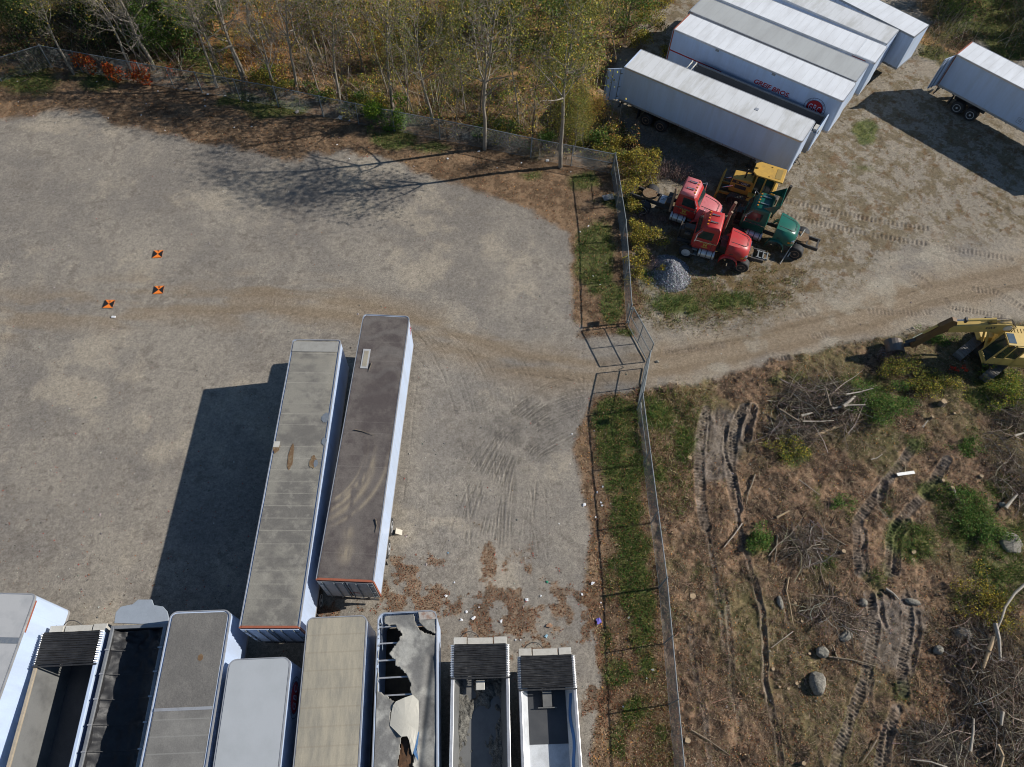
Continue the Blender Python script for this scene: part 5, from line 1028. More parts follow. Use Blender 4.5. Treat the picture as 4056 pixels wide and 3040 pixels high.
# ------------------------------------------------------------------ chain link fences and gates
def link_wires(b, a, c, h, z0=.03, sp=.085, r=.0029):
    a = Vector((*a, 0)); c = Vector((*c, 0)); L = (c-a).length; u = (c-a)/L
    for sgn in (1, -1):
        s = -h
        while s < L:
            # wire from (s, 0) going up at 45 degrees, clipped to the panel
            t0 = max(0, -s); t1 = min(h, L-s)
            if t1 > t0+.02:
                p, q = (s+t0, t0), (s+t1, t1)
                if sgn < 0: p, q = (L-p[0], p[1]), (L-q[0], q[1])
                b.cyl(a+u*p[0]+Vector((0, 0, z0+p[1])), a+u*q[0]+Vector((0, 0, z0+q[1])), r, n=3, caps=False)
            s += sp
M['wire'] = mat('fence_wire', (.19, .21, .215), .6, .2)
def fence(label, pts, h=1.9, ends=(True, True), every=3.0):
    g = empty('chain_link_fence', (pts[0][0], pts[0][1], 0), 0, label, 'fence'); o = Vector((pts[0][0], pts[0][1]))
    P = [Vector(p)-o for p in pts]; rail = MB(); net = MB()
    for i in range(len(P)-1):
        a, c = P[i], P[i+1]; L = (c-a).length; n = max(1, round(L/every))
        rail.tube([(*a, h), (*c, h)], .032, 6); rail.tube([(*a, .08), (*c, .08)], .008, 4)
        link_wires(net, a, c, h-.06)
        for k in range(n+1):
            if k == 0 and i > 0: continue
            p = a+(c-a)*k/n; end = (k == 0 and i == 0 and ends[0]) or (k == n and i == len(P)-2 and ends[1]) or (k == n and i < len(P)-2)
            pb = MB().cyl((*p, -.2), (*p, h+.06), .05 if end else .034, n=8).cyl((*p, h+.05), (*p, h+.11), .055 if end else .04, .01, 8); pb.build('post', M['steel'], g, smooth=True)
            if end and k == 0: q = a+(c-a)*(1/n); MB().tube([(*p, h*.55), (*q, h*.55)], .022, 6).build('brace_rail', M['steel'], g)
    rail.build('top_rail', M['steel'], g); net.build('wire_mesh', M['wire'], g, fix=False); return g
NW = [(6.36, 39.86), (.38, 41.0), (-2.97, 41.75), (-10.0, 43.05), (-15.6, 44.2), (-19.2, 45.0), (-25.4, 46.1), (-30.0, 46.8), (-38., 48.2), (-41, 46.0), (-50, 41.5)]
fence('long chain link fence running along the foot of the wood above the lot', NW, 1.83)
fn = fence('chain link fence between the corner post and the gate, beside the yellow shrubs', [(6.36, 39.80), (6.9, 33.4), (7.04, 26.45)], 1.95)
fs_ = fence('chain link fence from the gate down to the bottom edge, beside the muddy clearing', [(7.43, 20.15), (8.15, 9.8), (8.4, 1.6), (8.5, -3)], 1.95)
def gate(label, hinge, end, h=2.0):
    g = empty('gate_leaf', (hinge[0], hinge[1], 0), math.atan2(end[1]-hinge[1], end[0]-hinge[0]), label, 'gate'); L = math.hypot(end[0]-hinge[0], end[1]-hinge[1])
    f = MB(); x0 = .12
    f.tube([(x0, 0, .1), (x0, 0, h), (L, 0, h), (L, 0, .1), (x0, 0, .1)], .033, 8).tube([((x0+L)/2, 0, .1), ((x0+L)/2, 0, h)], .03, 8).tube([(x0, 0, h*.52), (L, 0, h*.52)], .026, 8); f.build('gate_frame', M['steel'], g)
    n = MB(); link_wires(n, (x0, 0), (L, 0), h-.16, .12); n.build('wire_mesh', M['wire'], g, fix=False)
    MB().tube([(x0, .02, .15), (L, .02, h-.05)], .007, 4).build('truss_wire', M['steel'], g)
    MB().box(-.02, x0+.04, -.04, .04, .35, .45).box(-.02, x0+.04, -.04, .04, h-.35, h-.25).build('hinge', M['steel'], g); return g
gate('upper leaf of the chain link gate, hinged on the fence above the dirt road', (7.06, 26.35), (8.22, 23.62))
gate('lower leaf of the chain link gate, hinged on the fence below the dirt road', (7.45, 20.2), (8.03, 23.15))
b = MB().tube([(8.2, 23.55, 1.1), (8.15, 23.4, .95), (8.05, 23.22, 1.1)], .02, 5); tag(b.build('gate_chain', M['steel']), 'short chain joining the two gate leaves', 'chain')
for p, l in (((6.93, 26.75), 'small sign on the fence just above the gate'), ((7.40, 19.75), 'small sign on the fence just below the gate')):
    tag(MB().box(p[0]-.02, p[0], p[1]-.33, p[1]+.05, 1.12, 1.62).build('fence_sign', M['plate']), l, 'sign')

# ------------------------------------------------------------------ scatter helpers
rng = np.random.default_rng(11)
def screen_pts(n, x0=-120, x1=2330, y0=-160, y1=1760):
    px = rng.uniform(x0, x1, n)*1.83363; py = rng.uniform(y0, y1, n)*1.83363
    d = fw[None]+((px-2028)/FPX)[:, None]*cr[None]-((py-1520)/FPX)[:, None]*cu[None]; t = -CH/d[:, 2]
    return d[:, 0]*t, d[:, 1]*t
def frames(n, up_bias=1.):
    v = rng.normal(size=(n, 3)); v[:, 2] = np.abs(v[:, 2])+up_bias; v /= np.linalg.norm(v, axis=1)[:, None]
    a = rng.normal(size=(n, 3)); u = np.cross(v, a); u /= np.linalg.norm(u, axis=1)[:, None]; w = np.cross(v, u); return u, w, v
def leaf_cloud(name, P, size, col, m, up_bias=.6, aspect=.62, parent=None):
    n = len(P); u, w, v = frames(n, up_bias); s = size[:, None]
    V = np.stack([P-u*s*.5, P+w*s*aspect*.5+v*s*.08, P+u*s*.5, P-w*s*aspect*.5+v*s*.08], 1).reshape(-1, 3)
    return np_mesh(name, V, np.arange(4*n).reshape(n, 4), m, np.repeat(col, 4, 0), parent)
def pal(n, cols, w, var=.22):
    w = np.array(w, float); w /= w.sum(); c = np.array(cols)[rng.choice(len(cols), n, p=w)]
    return np.clip(c*(1+rng.normal(size=(n, 1))*var)*(1+rng.normal(size=(n, 3))*.06), .006, .9)
def stick_cloud(name, P, L, r, col, m, tilt=.12, parent=None, az=None, bend=0):
    n = len(P); a = rng.uniform(0, 2*PI, n) if az is None else az; e = rng.normal(size=n)*tilt if np.isscalar(tilt) else tilt
    d = np.stack([np.cos(a)*np.cos(e), np.sin(a)*np.cos(e), np.sin(e)], 1); A = P; B = P+d*L[:, None]
    u = np.cross(d, [0, 0, 1.]); u /= np.linalg.norm(u, axis=1)[:, None]+1e-9; w = np.cross(d, u); V = []
    for C_, k in ((A, 1.), (B, .45)):
        for t in (0, 2*PI/3, 4*PI/3): V.append(C_+(u*math.cos(t)+w*math.sin(t))*(r*k)[:, None])
    V = np.stack(V, 1).reshape(-1, 3); b_ = np.arange(n)[:, None]*6
    F = np.concatenate([b_+np.array([[0, 1, 4, 3]]), b_+np.array([[1, 2, 5, 4]]), b_+np.array([[2, 0, 3, 5]])]); return np_mesh(name, V, F, m, np.repeat(col, 6, 0), parent)
def blades(name, P, h, w, col, m, lean=.5, parent=None):
    n = len(P); a = rng.uniform(0, 2*PI, n); l = rng.uniform(.1, 1, n)*lean; d = np.stack([np.cos(a)*l, np.sin(a)*l, np.ones(n)], 1)
    t = a+PI/2+rng.normal(size=n)*.5; s = np.stack([np.cos(t), np.sin(t), np.zeros(n)], 1)*w[:, None]*.5
    mid = P+d*(h*.55)[:, None]; tip = P+np.stack([d[:, 0]*1.7, d[:, 1]*1.7, d[:, 2]*.9], 1)*h[:, None]
    V = np.stack([P-s, P+s, mid+s*.8, mid-s*.8, tip], 1).reshape(-1, 3); b_ = np.arange(n)[:, None]*5
    # quads plus a narrow tip quad
    F = np.concatenate([b_+np.array([[0, 1, 2, 3]]), b_+np.array([[3, 2, 4, 4]])])
    F2 = F[:n]; T = np.stack([b_[:, 0]+3, b_[:, 0]+2, b_[:, 0]+4], 1)
    # store tips as quads with a doubled vertex avoided: use separate far vertex
    V2 = np.stack([P-s, P+s, tip+s*.12, tip-s*.12], 1).reshape(-1, 3)
    Vm = np.stack([P-s, P+s, mid+s*.8, mid-s*.8, tip+s*.1, tip-s*.1], 1).reshape(-1, 3); c_ = np.arange(n)[:, None]*6
    Fm = np.concatenate([c_+np.array([[0, 1, 2, 3]]), c_+np.array([[3, 2, 4, 5]])])
    return np_mesh(name, Vm, Fm, m, np.repeat(col, 6, 0), parent)
LM = colmat('leaf_material', .75, .1, 12, trans=.25); DM = colmat('dry_litter', .9, .15, 15); WM = colmat('dead_wood', .85, .25, 12)
GM = colmat('grass_blades', .8, .1, 10, trans=.3)
def gh(x, y, z=None): return relief(x, y, z)
RUST, TAN, BRN, DRK, RED = (.235, .10, .048), (.38, .27, .165), (.14, .08, .042), (.05, .035, .022), (.34, .05, .035)
GRN, OLV, YEL, ORG, PUR, STR = (.065, .135, .025), (.20, .20, .05), (.52, .42, .06), (.50, .23, .06), (.20, .145, .13), (.46, .38, .22)

# leaf litter
x, y = screen_pts(900000); z = zones(x, y); D, E = z['D'], z['E']; n1 = fbm(x, y, .6, 201, 3)
p = z['leaf']*.52*sm(.2, .6, n1+.1)+z['leaflot']*.62+z['wood']*.14+z['clear']*.30*sm(.2, .6, n1)+z['yard']*.04*sm(.4, .7, n1)
low = sm(700, 1300, E)*sm(900, 300, D)*.010+.0012; p = p+z['lot']*low*(1-z['leaf'])
near_tr = sm(210, 60, np.hypot((D-1580)*.8, E-560)); p = p+near_tr*.10*(D > 1400)*(1-z['clear'])
p = p*(1-.92*trackmask(x, y)*(1-z['leaf'])); k = rng.random(len(x)) < p; x, y, D, E = x[k], y[k], D[k], E[k]; zz = {q: (v[k] if isinstance(v, np.ndarray) else v) for q, v in z.items()}
h = gh(x, y, zz); n = len(x); P = np.stack([x, y, h+rng.uniform(.005, .04, n)], 1)
col = pal(n, [RUST, TAN, BRN, DRK, ORG], [3.2, 2.0, 2.6, .9, .35]); lotp = (zz['lot'] > .5) & (zz['leaf'] < .3) & (zz['leaflot'] < .3)
col[lotp] = pal(int(lotp.sum()), [RED, RUST, BRN, DRK], [2, 2, 2, 1.5]); ll_ = zz['leaflot'] > .3; col[ll_] = pal(int(ll_.sum()), [(.22, .082, .04), (.27, .115, .06), (.12, .055, .03), DRK, (.36, .20, .12)], [3, 2.5, 3, 1.5, .6])
tag(leaf_cloud('leaf_litter', P, rng.uniform(.045, .105, n)*np.where(ll_, .8, 1), col, DM, 1.2), 'fallen brown and rust leaves strewn over the ground', 'leaves', kind='stuff'); print('leaves', n, round(time.time()-T0, 1))

# grass and weeds
x, y = screen_pts(900000); z = zones(x, y); D, E = z['D'], z['E']; n1 = fbm(x, y, .45, 211, 4)
soft = np.clip(z['leaf']+z['clear']+z['yard']*.6+z['wood']*.7+near_tr.mean()*0+sm(210, 60, np.hypot((D-1580)*.8, E-560))*(D > 1400), 0, 1)
stripm = sdist(STRIP, D, E); NS = (stripm > -12) | ((D > 1225) & (D < 1400) & (E > 380) & (E < 740))
west = sm(-30, 10, sdist([(1385, 850), (1530, 845), (1520, 900), (1500, 1060), (1470, 1110), (1410, 1060)], D, E)); weedy = sm(-25, 15, sdist([(1368, 690), (1360, 600), (1400, 560), (1640, 600), (1740, 590), (1700, 655), (1560, 690), (1440, 715)], D, E)+z['w1']*60)
p = z['green']*soft*.75*sm(.25, .5, n1)+west*.7+weedy*.62*sm(.25, .5, n1)+(stripm > 0)*np.exp(-((D-(1290+(E-850)*.10+55))/50)**2)*.9*sm(.25, .5, n1)+z['clear']*.24*sm(.4, .62, n1)+z['yard']*.24*sm(.46, .62, n1)+NS*.16*sm(.35, .6, n1)*soft+z['wood']*.06+sm(170, 60, np.hypot((D-1560)*.8, E-600))*(D > 1380)*(1-z['clear'])*.62*sm(.35, .6, n1)
p = p*np.where((np.hypot((D-1578), (E-900)*.6) < 45), .1, 1)
p = p*(1-.97*trackmask(x, y)); k = rng.random(len(x)) < p; x, y, D, E = x[k], y[k], D[k], E[k]; zz = {q: (v[k] if isinstance(v, np.ndarray) else v) for q, v in z.items()}; n = len(x); h = gh(x, y, zz)
P = np.stack([x, y, h-.01], 1); g_ = np.clip(np.maximum(zz['green']*1.35, np.maximum(west[k]*.30, weedy[k]*.35))+rng.normal(size=n)*.22-(fbm(x, y, 1.4, 212, 3)-.5)*1.2, 0, 1)[:, None]
cg = pal(n, [GRN, (.085, .14, .03), OLV, (.20, .19, .06)], [3, 3, 2, 1]); cd = pal(n, [TAN, STR, OLV, BRN, (.22, .13, .05)], [2, 1.5, 2, 2, 1.5])
col = np.where(rng.random((n, 1)) < g_, cg, cd); hh = rng.uniform(.06, .24, n)*(.6+zz['green']*.7+west[k]*.9+weedy[k]*.6)
tag(blades('grass', P, hh, rng.uniform(.016, .036, n), col, GM, .9), 'tufts of green and dried grass and low weeds', 'grass', kind='stuff'); print('grass', n, round(time.time()-T0, 1))

# twigs and chips over the clearing, small stones over the lot
x, y = screen_pts(330000, 1350, 2330, 680, 1760); z = zones(x, y); n1 = fbm(x, y, 1.3, 221, 3); k = rng.random(len(x)) < z['clear']*.62*sm(.25, .6, n1)*(1-.9*trackmask(x, y)); x, y = x[k], y[k]; n = len(x)
P = np.stack([x, y, gh(x, y)+rng.uniform(.01, .05, n)], 1); L = rng.gamma(1.5, .085, n).clip(.04, 1.3); col = pal(n, [(.38, .27, .18), (.23, .16, .105), (.48, .37, .26), (.11, .08, .058)], [3, 3, 1.0, 2.2])
tag(stick_cloud('twig_litter', P, L, (.004+L*.010)*rng.uniform(.7, 1.3, n), col, WM, .12), 'broken twigs and wood chips scattered over the clearing', 'twigs', kind='stuff'); print('twigs', n)
x, y = screen_pts(60000); z = zones(x, y); bare = (1-z['wood'])*(1-z['leaf']*.6); k = rng.random(len(x)) < bare*.16; x, y = x[k], y[k]; n = len(x)
def stones(name, x, y, s, col, m, h=None):
    n = len(x); h = gh(x, y) if h is None else h; o = np.array([(1, 0, 0), (0, 1, 0), (-1, 0, 0), (0, -1, 0), (0, 0, .8), (0, 0, -.5)]); a = rng.uniform(0, PI, n); ca, sa = np.cos(a), np.sin(a)
    V = o[None]*s[:, None, None]*rng.uniform(.6, 1.25, (n, 6, 1)); V = np.stack([V[..., 0]*ca[:, None]-V[..., 1]*sa[:, None], V[..., 0]*sa[:, None]+V[..., 1]*ca[:, None], V[..., 2]], -1)+np.stack([x, y, h], 1)[:, None]
    T = np.array([[0, 1, 4], [1, 2, 4], [2, 3, 4], [3, 0, 4], [1, 0, 5], [2, 1, 5], [3, 2, 5], [0, 3, 5]]); F = (np.arange(n)[:, None, None]*6+T[None]).reshape(-1, 3)
    return np_mesh(name, V.reshape(-1, 3), F, m, np.repeat(col, 6, 0))
tag(stones('loose_stones', x, y, rng.gamma(2, .011, n).clip(.012, .08), pal(n, [(.26, .245, .22), (.38, .36, .33), (.17, .16, .145)], [3, 1.2, 2]), DM), 'small loose stones on the gravel', 'stones', kind='stuff')

# gravel pile
nx = 110; X, Y = np.meshgrid(np.linspace(-1.9, 1.9, nx), np.linspace(-1.9, 1.9, nx), indexing='ij'); r = np.hypot(X*1.12+Y*.1, Y*.92)/(1+.16*(fbm(X+9, Y, .9, 61, 2)-.5))
Hh = 1.12*np.clip(1-r/1.5, 0, 1)**1.05; Hh = Hh*(1-.12*sm(.9, 1.12, Hh))+(fbm(X, Y, .12, 62, 3, .6)-.5)*.10*(r < 1.5)+(fbm(X, Y, .4, 63, 2)-.5)*.12*(r < 1.4)-.05; idx = np.arange(nx*nx).reshape(nx, nx)
F = np.stack([idx[:-1, :-1], idx[1:, :-1], idx[1:, 1:], idx[:-1, 1:]], -1).reshape(-1, 4); C = np.array([(.31, .315, .335)])*(.75+.5*fbm(X, Y, .06, 64, 2).ravel()[:, None])
pile = empty('gravel_pile', (10.0, 30.75, 0), 0, 'small cone of grey crushed gravel beside the fence and the red truck', 'gravel pile'); np_mesh('heap', np.stack([X.ravel(), Y.ravel(), Hh.ravel()], 1), F, colmat('crushed_stone', .9, .4, 26), C, pile)
a = rng.uniform(0, 2*PI, 5200); rr_ = 1.62*np.sqrt(rng.random(5200)); sx, sy = np.cos(a)*rr_/1.1, np.sin(a)*rr_; hz_ = 1.12*np.clip(1-np.hypot(sx*1.12+sy*.1, sy*.92)/1.5, 0, 1)**1.05
st_ = stones('loose_gravel', sx, sy, rng.gamma(3, .012, 5200).clip(.015, .08), pal(5200, [(.27, .275, .295), (.40, .41, .43), (.16, .165, .18)], [3, 1.2, 2]), DM, hz_); st_.parent = pile; st_['kind'] = 'stuff'

# ------------------------------------------------------------------ trees
def tube_np(segs, n):
    if not segs: return np.zeros((0, 3)), np.zeros((0, 4), int)
    S = np.array(segs); A, B, ra, rb = S[:, 0:3], S[:, 3:6], S[:, 6], S[:, 7]; d = B-A; d /= np.linalg.norm(d, axis=1)[:, None]+1e-9
    ref = np.where(np.abs(d[:, 2:3]) > .9, np.array([[1., 0, 0]]), np.array([[0, 0, 1.]])); u = np.cross(d, ref); u /= np.linalg.norm(u, axis=1)[:, None]; w = np.cross(d, u); V = []
    for C_, r in ((A, ra), (B, rb)):
        for i in range(n): t = 2*PI*i/n; V.append(C_+(u*math.cos(t)+w*math.sin(t))*r[:, None])
    V = np.stack(V, 1).reshape(-1, 3); m = len(S); b_ = np.arange(m)[:, None]*(2*n)
    F = np.concatenate([b_+np.array([[i, (i+1) % n, (i+1) % n+n, i+n]]) for i in range(n)]); return V, F
def grow(seed, Hh, r0, spread=.5, dens=14, first=.35, fork=0, sub=(4, 3), wob=.06, upw=.5, rmin=.008):
    r_ = random.Random(seed); segs = {0: [], 1: [], 2: []}; tips = []
    def rv(s): return Vector((r_.gauss(0, s), r_.gauss(0, s), r_.gauss(0, s)))
    def branch(p, d, L, r, lev):
        n = 5 if lev == 1 else 4 if lev == 2 else 3; q = p.copy(); dd = d.copy(); kids = []
        for i in range(n):
            dd = (dd+rv(.16 if lev == 1 else .24)+Vector((0, 0, .10*upw))).normalized(); q2 = q+dd*L/n; ra = r*(1-.8*i/n); rb = r*(1-.8*(i+1)/n)
            segs[min(lev, 2)].append((*q, *q2, ra, rb)); q = q2
            if lev < 3 and i >= 1-(lev > 1): kids.append((q.copy(), dd.copy(), rb))
        tips.append((tuple(q), lev))
        if lev < 3:
            for _ in range(sub[lev-1]+r_.randint(-1, 1)):
                kp, kd, kr = r_.choice(kids); side = rv(1).cross(kd).normalized(); nd = (kd*.75+side*r_.uniform(.5, 1.0)+Vector((0, 0, .15))).normalized(); branch(kp, nd, L*r_.uniform(.38, .62), max(kr*.6, rmin), lev+1)
    stems = [(Vector((0, 0, -.15)), Vector((0, 0, 1)))] if not fork else [(Vector((.0, 0, -.15)), Vector((-.16, .06, 1)).normalized()), (Vector((.18, .05, -.15)), Vector((.12, .0, 1)).normalized())]
    for sp, sdir in stems:
        q = sp; dd = sdir; n = 12; pts = []
        for i in range(n):
            dd = (dd+rv(wob)+sdir*.15).normalized(); q2 = q+dd*Hh/n; ra = r0*(1-.86*i/n); rb = r0*(1-.86*(i+1)/n); segs[0].append((*q, *q2, ra, rb)); q = q2; pts.append((q.copy(), dd.copy(), rb, (i+1)/n))
        m = int(dens/(len(stems)))
        for j in range(m):
            t = first+(1-first)*(j+r_.random())/m; kp, kd, kr, _ = pts[min(n-1, int(t*n))]; a = j*2.4+r_.random(); s = Vector((math.cos(a), math.sin(a), 0))
            branch(kp, (s*(.55+spread*.7)+Vector((0, 0, .45+.6*upw))).normalized(), Hh*spread*(1.15-t*.75)*r_.uniform(.6, 1.1)*.55, max(kr*.65, .018+rmin), 1)
    Vs = []; Fs = []; o = 0
    for lev, ns in ((0, 7), (1, 5), (2, 3)):
        V, F = tube_np(segs[lev], ns); Vs.append(V); Fs.append(F+o); o += len(V)
    return np.concatenate(Vs), np.concatenate(Fs), segs, tips
BARK = [mat('grey_bark', (.33, .29, .235), .9, dirt=(.17, .145, .115), amt=.8, scale=6, fine=.25, stretch=(1, 1, .3)), mat('brown_bark', (.21, .17, .13), .9, dirt=(.09, .07, .055), amt=.8, scale=6, fine=.25, stretch=(1, 1, .3)),
        mat('pale_birch_bark', (.48, .46, .42), .8, dirt=(.14, .12, .10), amt=.8, scale=9, fine=.2, stretch=(1, 1, 2))]
def leaves_on(tips, n, spread, cols, w, size, seed, zmin=0):
    T = np.array([t[0] for t in tips if t[0][2] > zmin]); i = rng.integers(0, len(T), n); clump = rng.normal(size=(len(T), 3))*.12
    P = T[i]+clump[i]+rng.normal(size=(n, 3))*spread; return P, rng.uniform(size*.6, size*1.3, n), pal(n, cols, w)
def tree(seed, Hh, r0, bark=0, leaf=None, parentless=True, **k):
    """returns a thing: trunk (with limbs) and, where it has leaves, crown"""
    g = bpy.data.objects.new('tree', None); COL.objects.link(g); g.empty_display_size = .5
    V, F, segs, tips = grow(seed, Hh, r0, **k); np_mesh('trunk', V, F, BARK[bark], None, g, smooth=True)
    if leaf:
        n, spread, cols, w, size, zmin = leaf; P, s, c = leaves_on(tips, n, spread, cols, w, size, seed, zmin); leaf_cloud('crown', P, s, c, LM, .25, .7, g)
    return g
YL = ([(.40, .34, .06), OLV, (.20, .19, .055), ORG, (.10, .15, .035)], [2, 3.5, 3, .35, 1.5]); GL = ([(.08, .17, .03), (.11, .20, .045), (.17, .21, .05), (.22, .25, .06)], [3, 3, 1.5, 1]); OL = ([ORG, YEL, (.25, .14, .04), OLV, BRN], [2, 2, 2, 1, 1]); DG = ([(.03, .06, .018), (.045, .08, .025), (.07, .10, .03), OLV], [3, 3, 2, .6])
YS = ([YEL, (.26, .22, .04), OLV, (.38, .22, .03), BRN], [3, 3, 3, .8, 1])
GY = ([OLV, YEL, (.13, .18, .04), BRN], [3, 2, 2, 1])
protos = {
 'wide': [tree(161, 8.6, .15, 0, None, spread=.85, dens=18, first=.25, sub=(7, 5), wob=.10, upw=.35, rmin=.015), tree(162, 8.2, .12, 0, None, spread=.8, dens=18, first=.3, sub=(7, 5), wob=.12, fork=1, upw=.4, rmin=.015)],
 'bare': [tree(101, 11.5, .12, 0, None, spread=.55, dens=24, first=.35, sub=(6, 4)), tree(102, 10.5, .11, 0, None, spread=.6, dens=24, first=.32, sub=(6, 4), wob=.10), tree(103, 11, .10, 1, None, spread=.45, dens=22, first=.3, sub=(5, 4), fork=1, wob=.09), tree(104, 9.5, .08, 1, None, spread=.42, dens=20, first=.35, sub=(5, 4), wob=.11)],
 'pole': [tree(111, 10.5, .065, 0, (900, .3, *YL, .12, 2.5), spread=.28, dens=20, first=.3, sub=(4, 3), wob=.08), tree(112, 9.5, .058, 1, (700, .3, *YL, .12, 2.), spread=.32, dens=18, first=.25, sub=(4, 3), wob=.11), tree(113, 11, .07, 0, (500, .3, *GY, .12, 4.), spread=.26, dens=18, first=.35, sub=(4, 3), wob=.10), tree(114, 8.5, .055, 1, None, spread=.34, dens=20, first=.25, sub=(5, 3), wob=.12)],
 'leafy': [tree(121, 9, .10, 0, (5200, .42, *YL, .125, .8), spread=.45, dens=20, first=.2, sub=(4, 3)), tree(122, 8, .09, 1, (4800, .44, *GY, .125, .6), spread=.5, dens=20, first=.15, sub=(4, 3)), tree(123, 9.5, .10, 0, (2800, .42, *YL, .125, 1.5), spread=.42, dens=18, first=.3, sub=(4, 3)), tree(124, 6.5, .08, 1, (4200, .42, *OL, .125, .4), spread=.5, dens=16, first=.15, sub=(4, 2))],
 'crown': [tree(151, 13.2, .17, 0, (5200, .75, *YL, .15, 6.5), spread=.5, dens=22, first=.42, sub=(6, 4), rmin=.014), tree(152, 12.5, .15, 0, (2200, .55, *GY, .14, 5.5), spread=.62, dens=22, first=.36, sub=(6, 4), rmin=.014), tree(153, 12, .15, 0, (3000, .7, *GY, .15, 5.), spread=.58, dens=22, first=.38, sub=(6, 4), rmin=.014)],
 'green': [tree(131, 7, .10, 1, (6500, .42, *GL, .16, .3), spread=.55, dens=22, first=.08, sub=(4, 3)), tree(132, 5.5, .08, 1, (5200, .40, *GL, .15, .2), spread=.6, dens=20, first=.06, sub=(4, 3))],
 'dark': [tree(141, 8, .12, 1, (6500, .45, *DG, .17, .3), spread=.5, dens=22, first=.08, sub=(4, 3)), tree(142, 6, .10, 1, (5500, .42, *DG, .16, .2), spread=.6, dens=20, first=.06, sub=(4, 3))]}
used = {k: [False]*len(v) for k, v in protos.items()}
def plant(kind, i, x, y, rz, sc_, label, group=None, lean=None, cat='tree', name=None):
    i %= len(protos[kind]); o = protos[kind][i]
    if used[kind][i]: o = copy_tree(o)
    used[kind][i] = True; o.location = (x, y, 0); o.rotation_euler = (lean[0] if lean else 0, lean[1] if lean else 0, rz); o.scale = (sc_*.97, sc_*.97, sc_)
    o.name = name or {'wide': 'bare_tree', 'bare': 'bare_tree', 'pole': 'slender_tree', 'leafy': 'yellow_leaved_tree', 'green': 'green_tree', 'crown': 'tall_tree', 'dark': 'evergreen_tree'}[kind]; tag(o, label, cat, group)
    if not group and 'group' in o: del o['group']
    return o
rt_ = random.Random(77)
def G2(v, a, b): q = U(v, a, b); return q.x, q.y
